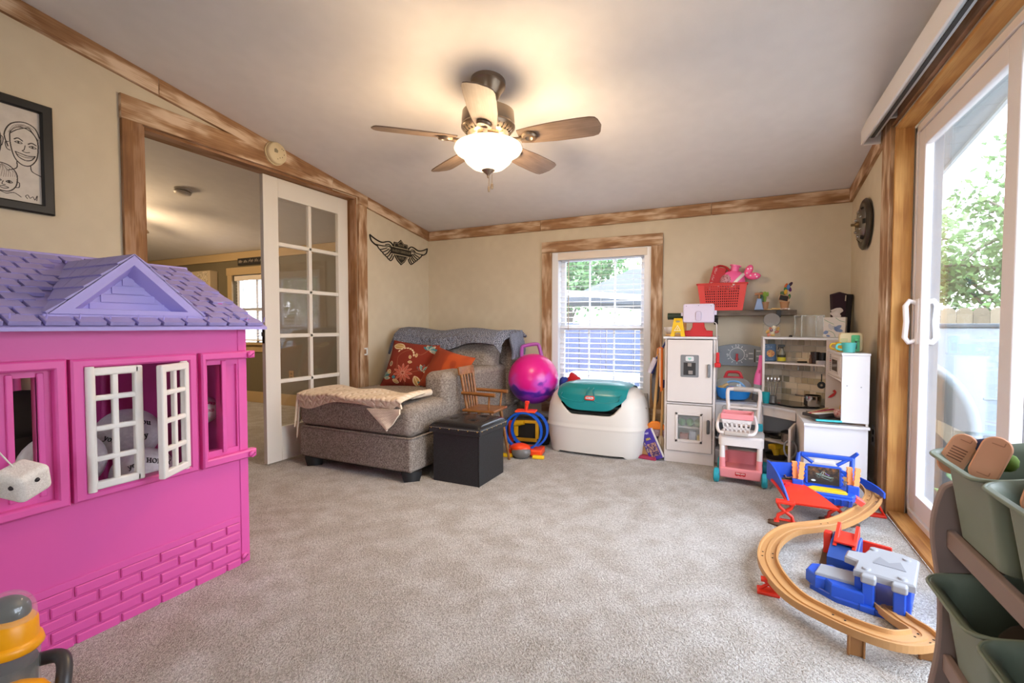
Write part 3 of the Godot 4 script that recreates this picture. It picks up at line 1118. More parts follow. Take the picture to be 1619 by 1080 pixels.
	rebase(sh, V(-4.2, -0.37, -8.5))
	# garden table and chairs
	var gt := thing("garden_table", "white plastic garden table seen low through the back window blind", "table", T(V(-1.55, -0.37, -6.0)))
	var wp := mat("e3e6ec", 0.5)
	put(gt, "tabletop", mb().box(V(0, 0.72, 0), V(1.0, 0.04, 0.7), 0.01), wp)
	for s in [[-1, -1], [-1, 1], [1, -1], [1, 1]]:
		put(gt, "leg", mb().cyl(V(s[0] * 0.44, 0, s[1] * 0.29), V(s[0] * 0.42, 0.7, s[1] * 0.28), 0.025, -1, 8), wp)
	for k in 2:
		var gc := thing("garden_chair", ["white plastic garden chair left of the garden table", "white plastic garden chair right of the garden table"][k], "chair", T(V(-2.35 + 1.55 * k, -0.37, -5.9), 0, 60 - 120 * k))
		put(gc, "seat", mb().box(V(0, 0.42, 0), V(0.46, 0.03, 0.44), 0.01), wp)
		put(gc, "backrest", mb(T(V(0, 0.43, -0.2), -10)).box(V(0, 0.23, 0), V(0.44, 0.46, 0.025), 0.01), wp)
		for s in [[-1, -1], [-1, 1], [1, -1], [1, 1]]:
			put(gc, "leg", mb().cyl(V(s[0] * 0.2, 0, s[1] * 0.19), V(s[0] * 0.19, 0.41, s[1] * 0.18), 0.02, -1, 8), wp)


# ---------------------------------------------------------------- pink playhouse
func playhouse() -> void:
	var o := thing("playhouse", "large pink plastic playhouse with lavender shingled roof and white shutters", "playhouse")
	var pink := mat("df57a8", 0.42)
	var lav := mat("a79de0", 0.45)
	var lavs := mat("a097d2", 0.5)
	var F := Transform3D(Basis(V(0, 0, -1), V(0, 1, 0), V(1, 0, 0)), V(-1.865, 0, 0))
	# front wall, local x = -z
	var m := mb(F)
	for r in [[0.51, 1.30, 0, 0.471], [0.51, 1.30, 0.868, 1.0], [0.51, 0.593, 0.471, 0.868], [0.644, 0.751, 0.471, 0.868], [1.061, 1.138, 0.471, 0.868], [1.195, 1.212, 0.471, 0.868], [1.26, 1.30, 0.471, 0.868], [0.593, 0.644, 0.471, 0.505], [0.593, 0.644, 0.848, 0.868], [1.138, 1.195, 0.471, 0.503], [1.138, 1.195, 0.845, 0.868], [1.212, 1.26, 0.471, 0.501], [1.212, 1.26, 0.843, 0.868]]:
		bx(m, V(r[0], r[2], -0.035), V(r[1], r[3], 0))
	bx(m, V(1.212, 0.501, -0.035), V(1.26, 0.843, -0.01))
	put(o, "front_wall", m, pink)
	put(o, "window_frame", frame_ring(mb(F), 0.717, 1.091, 0.447, 0.895, 0.751, 1.061, 0.472, 0.868, -0.01, 0.024), pink)
	put(o, "window_frame", mb(F * T(V(0, 0, -0.01))).ext([Vector2(1.107, 0.446), Vector2(1.33, 0.446), Vector2(1.33, 0.479), Vector2(1.127, 0.479), Vector2(1.127, 0.865), Vector2(1.33, 0.865), Vector2(1.33, 0.895), Vector2(1.107, 0.895)], 0.034, 0.006), pink)
	put(o, "window_frame", mb(F * T(V(0, 0, -0.01))).ext([Vector2(0.708, 0.445), Vector2(0.708, 0.898), Vector2(0.40, 0.898), Vector2(0.40, 0.867), Vector2(0.678, 0.867), Vector2(0.678, 0.474), Vector2(0.40, 0.474), Vector2(0.40, 0.445)], 0.034, 0.006), pink)
	# raised stiles round the narrow openings
	for r in [[1.127, 1.138, 0.49, 0.86], [1.195, 1.212, 0.49, 0.86], [0.644, 0.66, 0.49, 0.86], [0.577, 0.593, 0.49, 0.86]]:
		put(o, "window_stile", bx(mb(F), V(r[0], r[2], -0.01), V(r[1], r[3], 0.007), 0.003), pink)
	# corner post and the clap-boarded side wall
	m = mb(F)
	for r in [[0.0, 0.446], [0.479, 0.865], [0.895, 1.0]]:
		bx(m, V(1.266, r[0], -0.02), V(1.303, r[1], 0.004), 0.003)
	put(o, "corner_post", m, pink)
	m = mb()
	bx(m, V(-2.86, 0, -1.30), V(-1.87, 1.0, -1.265))
	put(o, "side_wall", m, pink)
	m = mb(Transform3D(Basis.IDENTITY, V(0, 0, -0.545)))
	m.ext([Vector2(-2.86, 0), Vector2(-2.72, 0), Vector2(-2.72, 0.86), Vector2(-2.0, 0.86), Vector2(-2.0, 0), Vector2(-1.87, 0), Vector2(-1.87, 1.0), Vector2(-2.86, 1.0)], 0.035)
	put(o, "side_wall", m, pink)  # out-of-view side, opened wide to let light into the house
	m = mb()
	for k in 19:
		bx(m, V(-2.84, 0.01 + k * 0.052, -1.307), V(-1.872, 0.055 + k * 0.052, -1.295), 0.004)
	var sd := put(o, "siding", m, pink)
	sd.set_meta("kind", "stuff")
	m = mb()
	for r in [[-0.51, -0.80, 0, 1.0], [-1.08, -1.30, 0, 1.0], [-0.8, -1.08, 0, 0.3], [-0.8, -1.08, 0.88, 1.0]]:
		bx(m, V(-2.86, r[2], r[0]), V(-2.825, r[3], r[1]))
	for k in 12:
		m.cyl(V(-2.82, 0.0, -0.54 - k * 0.062), V(-2.82, 1.0, -0.54 - k * 0.062), 0.013, -1, 8)
	put(o, "back_wall", m, pink)
	# moulded bricks along the foot of the front wall
	m = mb(F)
	bx(m, V(0.51, 0.182, 0), V(1.262, 0.207, 0.005), 0.002)
	put(o, "brick_cap", m, pink)
	for row in 5:
		var y := 0.165 - row * 0.0385
		var z := 1.2 - (0.06 if row % 2 == 1 else 0.0)
		var edges := [1.262]
		while z > 0.51:
			edges.append(z)
			z -= 0.1215
		edges.append(0.51)
		for k in edges.size() - 1:
			var a: float = edges[k] - 0.004
			var b: float = edges[k + 1] + 0.004
			put(o, "brick", mb().tile(Vector3.ZERO, a - b, 0.0315, 0.007, 0.003), pink, F * T(V((a + b) / 2, y, 0)))
	# bolts
	for q in [[1.304, 0.879], [1.304, 0.461], [1.278, 0.03]]:
		var bo := put(o, "bolt", mb(T(Vector3.ZERO, 90)).lathe([Vector2(0, 0), Vector2(0.014, 0), Vector2(0.014, 0.006), Vector2(0.011, 0.01), Vector2(0, 0.011)], 14), pink, F * T(V(q[0], q[1], 0.026 if q[1] > 0.1 else 0.003)))
		put(bo, "slot", mb(T(V(0, 0, 0.0105), 0, 0, 35)).box(Vector3.ZERO, V(0.022, 0.004, 0.003)), mat("a02f70", 0.6))
	# shutters: lattice of two by four
	var wh := mat("e9e6e2", 0.4)
	for s in 2:
		var w := 0.158
		var h := 0.392
		m = mb()
		bx(m, V(0, 0, -0.011), V(0.026, h, 0.011), 0.006, 2)
		bx(m, V(w - 0.026, 0, -0.011), V(w, h, 0.011), 0.006, 2)
		bx(m, V(0.01, 0, -0.011), V(w - 0.01, 0.026, 0.011), 0.006, 2)
		bx(m, V(0.01, h - 0.026, -0.011), V(w - 0.01, h, 0.011), 0.006, 2)
		m.cyl(V(0.012, -0.004, 0.004), V(0.012, h + 0.004, 0.004), 0.012, -1, 10)
		var x := F * T(V(0.750, 0.474, 0.018)) if s == 0 else F * T(V(1.054, 0.474, 0.02), 0, 180 + 31)
		var sh := put(o, "shutter", m, wh, x)
		put(sh, "bar", mb().box(V(w / 2, h / 2, 0), V(0.018, h - 0.04, 0.016), 0.005, 2), wh)
		for k in range(1, 4):
			put(sh, "bar", mb().box(V(w / 2, h / 4 * k, 0), V(w - 0.03, 0.018, 0.018), 0.006, 2), wh)
	# roof
	var up := V(-0.56, 0.27, 0).normalized()
	var R := Transform3D(Basis(V(0, 0, -1), up, V(0, 0, -1).cross(up)), V(-1.80, 1.0, 0))
	m = mb(Transform3D(Basis(V(1, 0, 0), V(0, 1, 0), V(0, 0, 1)), V(0, 0, -1.355)))
	m.ext([Vector2(-1.80, 0.995), Vector2(-2.36, 1.268), Vector2(-2.90, 0.995), Vector2(-2.90, 0.984), Vector2(-2.36, 1.255), Vector2(-1.80, 0.984)], 0.905)
	put(o, "roof", m, lav)
	m = mb()
	m.cyl(V(-2.36, 1.266, -1.357), V(-2.36, 1.266, -0.45), 0.01, -1, 8)
	put(o, "roof_ridge", m, lav)
	var sm := mb()
	sm.t = I
	var w2 := 0.0335
	# one shingle: thick at its lower edge and left side
	var q := [V(-w2, 0, 0), V(w2, 0, 0), V(w2, 0.058, 0), V(-w2, 0.058, 0), V(-w2, 0, 0.0125), V(w2, 0, 0.0125), V(w2, 0.058, 0.009), V(-w2, 0.058, 0.009)]
	for f in [[4, 5, 6, 7], [0, 1, 5, 4], [1, 2, 6, 5], [2, 3, 7, 6], [3, 0, 4, 7]]:
		sm.face([q[f[0]], q[f[1]], q[f[2]], q[f[3]]])
	var sme := sm.mesh()
	for row in 11:
		var y := row * 0.0538 + (0.004 if row == 0 else 0.0)
		for k in 13:
			var s := 0.487 + k * 0.0778 + (0.039 if row % 2 == 1 else 0.0) - 0.039
			if s < 0.44 or s > 1.33:
				continue
			# leave out what the dormer covers
			if row > 0:
				var rise := 1.0 + (y + 0.03) * 0.434
				var half := (1.24 - rise) / (1.24 - 1.035) * 0.225
				if rise < 1.24 and absf(s - 0.892) < half + 0.012:
					continue
			put(o, "shingle", sme, lavs, R * T(V(s, y, -0.001)))
	for k in 12:
		put(o, "roof_peg", mb().cyl(V(-1.822, 1.015, -0.5 - k * 0.0778), V(-1.815, 1.036, -0.5 - k * 0.0778), 0.003, 0.002, 6), lav)
	# two lifted clips that show the pink wall beneath
	for c in [[1.255, 0.215], [1.275, 0.06]]:
		var cl := put(o, "roof_clip", mb().box(V(0, 0, 0.012), V(0.045, 0.05, 0.014), 0.003), lavs, R * T(V(c[0], c[1], 0)))
		put(cl, "clip_hole", mb().box(V(0.008, -0.0255, 0.009), V(0.018, 0.002, 0.006)), pink)
	# dormer
	var D := Transform3D(Basis(V(0, 0, -1), V(0, 1, 0), V(1, 0, 0)), V(-1.848, 0, 0))
	var ap := V(0.892, 1.240, 0.012)
	var bl := V(0.664, 1.036, 0.012)
	var br := V(1.118, 1.034, 0.012)
	var ia := V(0.890, 1.204, 0.012)
	var il := V(0.729, 1.053, 0.012)
	var ir := V(1.060, 1.050, 0.012)
	var dz := V(0, 0, -0.045)
	m = mb(D)
	m.face([bl, br, ir, il])
	m.face([br, ap, ia, ir])
	m.face([ap, bl, il, ia])
	var ja := ia + dz + V(0, -0.035, 0)
	var jl := il + dz + V(0.035, 0.002, 0)
	var jr := ir + dz + V(-0.035, 0.002, 0)
	m.face([il, ir, jr, jl])
	m.face([ir, ia, ja, jr])
	m.face([ia, il, jl, ja])
	m.face([jl, jr, ja])
	# body behind the face, running into the roof
	var back := V(0.892, 1.240, -0.45)
	var k1 := V(0.664, 1.036, -0.03)
	var k2 := V(1.118, 1.034, -0.03)
	m.face([bl, ap, back, k1])
	m.face([ap, br, k2, back])
	m.face([bl, k1, k2, br])
	bx(m, V(0.655, 1.018, -0.05), V(1.125, 1.036, 0.010), 0.003)
	var dm := put(o, "dormer", m, lav)
	for k in 4:
		var y := 1.062 + k * 0.029
		var hw := (1.166 - y) / 0.118 * 0.125
		put(dm, "dormer_siding", mb(D).box(V(0.892, y, -0.032), V(hw * 2, 0.027, 0.004), 0.0015), lav)
	# dormer shingles on both slopes
	for sd2 in [-1, 1]:
		var e := bl if sd2 < 0 else br
		var ue := (ap - e)
		for row in 5:
			var f0 := row / 5.0
			var f1 := (row + 1.08) / 5.0
			var z0 := 0.012
			var zb0 := lerpf(-0.03, -0.45, f0) + 0.01
			var zb1 := lerpf(-0.03, -0.45, minf(f1, 1.0)) + 0.01
			var p0: Vector3 = e + ue * f0
			var p1: Vector3 = e + ue * minf(f1, 1.0)
			var n: Vector3 = V(-ue.y, ue.x, 0).normalized() * (1.0 if sd2 < 0 else -1.0)
			var nn := maxi(1, int(round((z0 - zb0) / 0.08)))
			for j in nn:
				var a0 := lerpf(z0, zb0, float(j) / nn)
				var b0 := lerpf(z0, zb0, (j + 0.96) / nn)
				var a1 := lerpf(z0, zb1, float(j) / nn)
				var b1 := lerpf(z0, zb1, (j + 0.96) / nn)
				var mm := mb(D)
				var A := V(p0.x, p0.y, a0) + n * 0.008
				var B := V(p0.x, p0.y, b0) + n * 0.008
				var C := V(p1.x, p1.y, b1) + n * 0.002
				var E := V(p1.x, p1.y, a1) + n * 0.002
				mm.face([A, B, C, E], n)
				mm.face([A, B, B - n * 0.01, A - n * 0.01])
				mm.face([A, E, E - n * 0.004, A - n * 0.01])
				mm.face([B, C, C - n * 0.004, B - n * 0.01])
				put(dm, "dormer_shingle", mm, lavs)
	rebase(o, V(-2.36, 0, -0.905))

	# printed balloons lying and hanging inside
	var wd := [["hey", "you", "hey"], ["HONEY", "hey", "you"], ["you", "hey", "you"], ["KIND", "KIND", "KIND"], ["you", "hey", "you"]]
	var bl2 := [[V(-2.13, 0.52, -0.80), 0.12, "24222a", "white printed balloon at the left of the pile in the playhouse window"], [V(-2.0, 0.45, -0.98), 0.10, "24222a", "white printed balloon behind the middle of the playhouse window"], [V(-2.27, 0.55, -1.06), 0.115, "24222a", "white printed balloon deep in the playhouse behind the open shutter"], [V(-1.99, 0.652, -1.195), 0.062, "c93a86", "white balloon with pink lettering in the narrow right window of the playhouse"], [V(-1.99, 0.46, -0.665), 0.085, "24222a", "white printed balloon behind the narrow left window of the playhouse"]]
	for k in 5:
		var b = bl2[k]
		var c: Vector3 = b[0]
		var r: float = b[1]
		var to := (V(0, 1.0, 0) - c).normalized()
		var ba := thing("balloon", b[3], "balloon", T(c, 0, rad_to_deg(atan2(to.x, to.z)), 0))
		put(ba, "skin", mb().sph(Vector3.ZERO, V(r, r * 0.92, r * 0.95), 24, 16), nmat("balloon_skin", ["e9e6ea", "f3f1f4", "faf8fa"], [0.3, 0.5, 0.7], 0.04, V(5, 5, 5), 0.35))
		put(ba, "knot", mb().cyl(V(0, -r * 0.9, 0), V(0, -r * 1.1, 0), 0.006, 0.012, 8), mat("d8d5da", 0.5))
		for j in 4:
			var ph := -0.5 + 0.9 * (j % 2) + 0.2 * (j / 2)
			var thh := 0.05 + 0.5 * (j / 2)
			var d := V(sin(ph) * cos(thh), sin(thh), cos(ph) * cos(thh))
			var x := Transform3D(Basis.looking_at(-d, Vector3.UP), d * r * 0.965)
			text(ba, "lettering", wd[k][j % 3], r * 0.17, mat(b[2], 0.5), x.rotated_local(V(0, 0, 1), 0.4 * (j % 3 - 1)), 0.004, "Droid Serif" if j % 2 else "Droid Sans")
	# dark toy bear seen through the left opening
	var br2 := thing("plush_toy", "dark brown plush toy sitting behind the narrow left window of the playhouse", "plush toy")
	var fur := mat("2a1c14", 0.95)
	put(br2, "body", mb().sph(V(-2.42, 0.42, -0.80), V(0.12, 0.2, 0.11), 16, 12), fur)
	put(br2, "head", mb().sph(V(-2.40, 0.67, -0.79), V(0.1, 0.09, 0.1), 16, 12), fur)
	rebase(br2, V(-2.42, 0, -0.80))

	# plush die hanging by its string from the eave
	var di := thing("plush_die", "white plush die with black spots hanging in front of the playhouse's left window", "plush die", T(V(-1.765, 0.575, -0.575), 18, 20, -14))
	var fz := nmat("plush_white", ["e2ddd7", "eae6e0", "f2eee9"], [0.3, 0.5, 0.7], 0.12, V(9, 9, 9), 1.0, 3.0)
	put(di, "cube", mb().box(Vector3.ZERO, V(0.088, 0.082, 0.088), 0.018, 3), fz)
	for p in [V(-0.019, 0.004, 0.044), V(0.02, 0.014, 0.044), V(0.044, 0.016, 0.0)]:
		put(di, "spot", mb().sph(p, V(0.0065, 0.0065, 0.0065), 8, 6), mat("241f24", 0.5))
	put(di, "string", mb().tube([V(-0.02, 0.04, 0.0), V(-0.105, 0.14, 0.0), V(-0.22, 0.405, 0.03)], 0.0022, 6), mat("dcd8d2", 0.8))

	# toy vacuum at the left foreground
	var va := thing("toy_vacuum", "yellow and grey toy vacuum with clear dome in front of the playhouse", "toy vacuum", T(V(-1.565, 0.012, -0.425), -4, 40, -8).scaled_local(V(0.8, 0.8, 0.8)))
	var gy := mat("3d3a3b", 0.35)
	var ye := mat("f2a400", 0.35)
	put(va, "base", mb().box(V(0, 0.05, 0.02), V(0.22, 0.09, 0.2), 0.035, 3), gy)
	put(va, "canister", mb(T(V(0.03, 0.165, 0.055), 0, 0, 90)).lathe([Vector2(0, -0.12), Vector2(0.05, -0.12), Vector2(0.062, -0.1), Vector2(0.062, -0.03), Vector2(0.059, -0.027), Vector2(0.062, -0.024), Vector2(0.062, 0.05), Vector2(0.059, 0.053), Vector2(0.062, 0.056), Vector2(0.062, 0.1), Vector2(0.05, 0.12), Vector2(0, 0.12)], 20), ye)
	put(va, "body", mb().lathe([Vector2(0, 0.13), Vector2(0.095, 0.13), Vector2(0.098, 0.15), Vector2(0.086, 0.25), Vector2(0.0, 0.25)], 24), gy)
	put(va, "clear_cup", mb().lathe([Vector2(0.102, 0.16), Vector2(0.085, 0.30)], 24), glass(0.12))
	put(va, "collar", mb().lathe([Vector2(0.088, 0.29), Vector2(0.094, 0.30), Vector2(0.088, 0.315), Vector2(0.078, 0.32), Vector2(0.07, 0.37), Vector2(0.055, 0.385), Vector2(0, 0.385)], 24), ye)
	put(va, "top_cap", mb().sph(V(0, 0.395, 0), V(0.052, 0.045, 0.052), 16, 10), gy)
	put(va, "clear_dome", mb().sph(V(0, 0.38, 0), V(0.066, 0.075, 0.066), 20, 12), glass(0.12))
	put(va, "hose", mb().tube(curve([V(0.06, 0.22, -0.06), V(0.13, 0.235, -0.05), V(0.17, 0.19, 0.0), V(0.18, 0.10, 0.03), V(0.12, 0.04, 0.05)], 6), 0.02, 10), gy)


# a raised frame round an opening, mitred, its edges bevelled
func frame_ring(m: MB, xa: float, xb: float, ya: float, yb: float, ia: float, ib: float, ja: float, jb: float, z0: float, z1: float) -> MB:
	var e := 0.006
	var rings := [[xa, xb, ya, yb, z0], [xa, xb, ya, yb, z1 - e], [xa + e, xb - e, ya + e, yb - e, z1], [ia - e, ib + e, ja - e, jb + e, z1], [ia, ib, ja, jb, z1 - e], [ia, ib, ja, jb, z0]]
	for k in rings.size() - 1:
		for s in 4:
			var q := []
			for r in [rings[k], rings[k + 1]]:
				q.append([V(r[0], r[2], r[4]), V(r[1], r[2], r[4]), V(r[1], r[3], r[4]), V(r[0], r[3], r[4])])
			var t := (s + 1) % 4
			m.face([q[0][s], q[0][t], q[1][t], q[1][s]])
	return m


# ---------------------------------------------------------------- ceiling fan with its lamp
func ceiling_fan(label: String, c: Vector3, turn: float, power: float) -> void:
	var o := thing("ceiling_fan", label, "ceiling fan", T(c))
	var nk := mat("9a8a78", 0.3, 0.85)
	var cy := ceil_y(c.z) - c.y
	put(o, "canopy", mb(T(V(0, cy, 0), -rad_to_deg(atan(0.155)))).lathe([Vector2(0, -0.105), Vector2(0.03, -0.105), Vector2(0.05, -0.10), Vector2(0.068, -0.07), Vector2(0.082, -0.028), Vector2(0.092, -0.022), Vector2(0.092, 0.0)], 32), nk)
	put(o, "downrod", mb().cyl(V(0, 2.10, 0), V(0, cy - 0.09, 0), 0.02, -1, 14), nk)
	put(o, "motor", mb().lathe([Vector2(0, 2.135), Vector2(0.05, 2.135), Vector2(0.105, 2.128), Vector2(0.135, 2.11), Vector2(0.139, 2.06), Vector2(0.136, 2.045), Vector2(0.141, 2.04), Vector2(0.141, 2.032), Vector2(0.12, 2.008), Vector2(0.085, 1.995), Vector2(0, 1.995)], 40), nk)
	var dk := mat("2b241e", 0.6)
	for k in 30:
		var a := TAU * k / 30
		put(o, "vent_slot", mb(T(V(cos(a) * 0.117, 2.014, -sin(a) * 0.117), 0, rad_to_deg(a), 0) * T(Vector3.ZERO, 0, 0, 48)).box(Vector3.ZERO, V(0.03, 0.012, 0.007)), dk)
	put(o, "switch_housing", mb().lathe([Vector2(0.055, 2.0), Vector2(0.06, 1.985), Vector2(0.055, 1.975), Vector2(0.07, 1.962), Vector2(0.075, 1.95), Vector2(0, 1.95)], 28), nk)
	var blw := wood("fan_blade", ["6b584a", "8a7665", "a08d7d"], 0.4, Vector3(1.2, 3.0, 3.0), 0.5)
	for k in 5:
		var a := turn + 72.0 * k
		var x := T(V(0, 1.985, 0), 0, a)
		var out := []
		for q in [[0.17, 0.05], [0.24, 0.062], [0.36, 0.072], [0.48, 0.074], [0.54, 0.072], [0.566, 0.064], [0.578, 0.045], [0.588, 0.0]]:
			out.append(Vector2(q[0], q[1]))
		for j in range(out.size() - 2, -1, -1):
			out.append(Vector2(out[j].x, -out[j].y))
		var bl := put(o, "blade", mb(T(Vector3.ZERO, -90)).ext(out, 0.007, 0.002), blw, x * T(V(0, -0.022, 0), -14.0, 0, 0))
		put(bl, "blade_bracket", mb().tube(curve([V(0.07, 0.012, 0), V(0.12, -0.005, 0), V(0.17, -0.012, 0), V(0.2, -0.006, 0)], 4), 0.011, 8), nk)
		put(bl, "medallion", mb(T(V(0.225, -0.004, 0))).lathe([Vector2(0, -0.004), Vector2(0.016, -0.006), Vector2(0.02, -0.012), Vector2(0.034, -0.012), Vector2(0.04, -0.004), Vector2(0.04, 0.002)], 18), nk)
	var gl := StandardMaterial3D.new()
	gl.albedo_color = Color("f3ead9")
	gl.roughness = 0.4
	gl.emission_enabled = true
	gl.emission = Color(1.0, 0.90, 0.76)
	gl.emission_energy_multiplier = 1.5
	put(o, "glass_bowl", mb().lathe([Vector2(0.0, 1.812), Vector2(0.04, 1.814), Vector2(0.085, 1.828), Vector2(0.115, 1.853), Vector2(0.135, 1.885), Vector2(0.168, 1.905), Vector2(0.178, 1.922), Vector2(0.172, 1.938), Vector2(0.15, 1.95), Vector2(0.09, 1.957)], 40), gl)
	put(o, "finial", mb().lathe([Vector2(0, 1.772), Vector2(0.006, 1.775), Vector2(0.008, 1.79), Vector2(0.014, 1.795), Vector2(0.034, 1.812), Vector2(0.034, 1.818)], 20), nk)
	for k in 2:
		var ch := put(o, "pull_chain", mb().cyl(V(0.004 + 0.018 * k, 1.79, 0), V(0.004 + 0.018 * k, 1.725 + 0.012 * k, 0), 0.0018, -1, 6), nk)
		put(ch, "pull_knob", mb(T(V(0.004 + 0.018 * k, 1.70 + 0.012 * k, 0))).lathe([Vector2(0, 0), Vector2(0.005, 0.002), Vector2(0.007, 0.016), Vector2(0.006, 0.028), Vector2(0, 0.03)], 12), nk)
	omni(o, V(0, 1.89, 0), power, Color(1.0, 0.86, 0.68), 0.16)


# ---------------------------------------------------------------- chaise, throws, pillows, ottoman, chair
func leaf(im: Image, cx: float, cy: float, l: float, w: float, ang: float, c: Color, edge: Color) -> void:
	var d := Vector2(cos(ang), sin(ang))
	var r := int(l / 2 + 2)
	for y in range(int(cy) - r, int(cy) + r + 1):
		for x in range(int(cx) - r, int(cx) + r + 1):
			if x < 0 or y < 0 or x >= im.get_width() or y >= im.get_height():
				continue
			var p := Vector2(x - cx, y - cy)
			var a := p.dot(d) / (l / 2)
			var b := absf(p.cross(d)) / (w / 2)
			if absf(a) > 1.0:
				continue
			var lim := pow(1.0 - a * a, 0.8)
			if b < lim:
				im.set_pixel(x, y, edge if b > lim - 0.28 or b < 0.09 else c)


func line(im: Image, a: Vector2, b: Vector2, w: float, c: Color) -> void:
	var n := int((b - a).length()) + 1
	var r := int(ceil(w / 2))
	for k in n + 1:
		var p := a.lerp(b, float(k) / n)
		for y in range(int(p.y) - r, int(p.y) + r + 1):
			for x in range(int(p.x) - r, int(p.x) + r + 1):
				if x >= 0 and y >= 0 and x < im.get_width() and y < im.get_height() and Vector2(x, y).distance_to(p) <= w / 2 + 0.2:
					im.set_pixel(x, y, c)


var pen := 1.0
func stroke(im: Image, pts: Array, w: float, c: Color) -> void:
	var v3 := []
	for p in pts:
		v3.append(V(p[0], p[1], 0))
	var cv := curve(v3, 8)
	for k in cv.size() - 1:
		line(im, Vector2(cv[k].x, cv[k].y), Vector2(cv[k + 1].x, cv[k + 1].y), w * pen, c)


func floral() -> Image:
	var im := Image.create(384, 384, false, Image.FORMAT_RGB8)
	var n := noise(0.4, FastNoiseLite.TYPE_SIMPLEX, 2, 3)
	for y in 384:
		for x in 384:
			im.set_pixel(x, y, Color("6f1f10").lerp(Color("84301a"), 0.5 + 0.5 * n.get_noise_2d(x, y)))
	var gold := Color("b08a4e")
	var cream := Color("d9c6a0")
	var teal := Color("3f7d86")
	var red := Color("a8402c")
	stroke(im, [[60, 330], [120, 250], [110, 150], [190, 90], [280, 120], [330, 60]], 3, Color("93583a"))
	stroke(im, [[200, 370], [230, 280], [330, 230], [370, 150]], 3, Color("93583a"))
	for q in [[80, 60, 110, 60, 0.1, gold, cream], [300, 330, 90, 56, 1.0, gold, cream], [60, 280, 46, 36, 0.5, gold, cream], [205, 150, 34, 22, 1.2, gold, cream], [250, 130, 36, 22, 1.5, gold, cream], [215, 190, 36, 24, 0.0, gold, cream], [60, 215, 46, 28, 1.4, Color("5b4636"), cream], [130, 350, 60, 30, 0.3, gold, cream], [110, 320, 30, 26, 0.0, teal, teal]]:
		leaf(im, q[0], q[1], q[2], q[3], q[4], q[5], q[6])
	for q in [[330, 70], [20, 330], [330, 250], [360, 360]]:
		for k in 6:
			var a := -2.6 + k * 0.52
			leaf(im, q[0] + cos(a) * 32, q[1] + sin(a) * 32, 58, 24, a, teal if q[0] != 330 or q[1] != 250 else (teal if k % 2 else red), cream if k % 2 else Color("2d5960"))
	for k in 11:
		var a := TAU * k / 11
		leaf(im, 180 + cos(a) * 44, 280 + sin(a) * 40, 70, 20, a, red, Color("c98a74"))
	for k in 8:
		var a := -2.6 + k * 0.35
		leaf(im, 160 + cos(a) * 70, 140 + sin(a) * 66, 24, 14, a + 1.57, cream, cream)
	im.flip_y()
	return im


# knitted cloth on a sheet's own uvs
func knit(key: String, ca: String, cb: String, ru: float, rv: float, heather := 0.0) -> StandardMaterial3D:
	if mats.has(key):
		return mats[key]
	var s := 64
	var hm := Image.create(s, s, false, Image.FORMAT_RGB8)
	for y in s:
		for x in s:
			var fx := absf(fposmod(x / 32.0, 1.0) - 0.5) * 2.0
			var ph := fposmod(y / 32.0 + fx * 0.5, 1.0)
			var h := sin(PI * ph) * (0.45 + 0.55 * sin(PI * fposmod(x / 16.0, 1.0)))
			hm.set_pixel(x, y, Color(h, h, h))
	var al := Image.create(256, 256, false, Image.FORMAT_RGB8)
	var r := RandomNumberGenerator.new()
	r.seed = 5
	var nn := noise(0.09, FastNoiseLite.TYPE_SIMPLEX, 3, 2)
	for y in 256:
		for x in 256:
			var q := hm.get_pixel((x * 2) % s, (y * 2) % s).r
			var f := q * 0.7 + 0.3 * (0.5 + 0.5 * nn.get_noise_2d(x, y))
			if heather > 0.0:
				f = clampf(f * (1 - heather) + heather * (0.5 + 1.6 * nn.get_noise_2d(x * 0.9, y * 0.9)), 0, 1)
			al.set_pixel(x, y, Color(ca).lerp(Color(cb), f))
	var m := StandardMaterial3D.new()
	m.albedo_texture = itex(al)
	var nm: Image = hm.duplicate()
	nm.resize(256, 256)
	nm.bump_map_to_normal_map(12.0)
	m.normal_enabled = true
	m.normal_texture = itex(nm)
	m.roughness = 1.0
	m.uv1_scale = V(ru, rv, 1)
	mats[key] = m
	return m


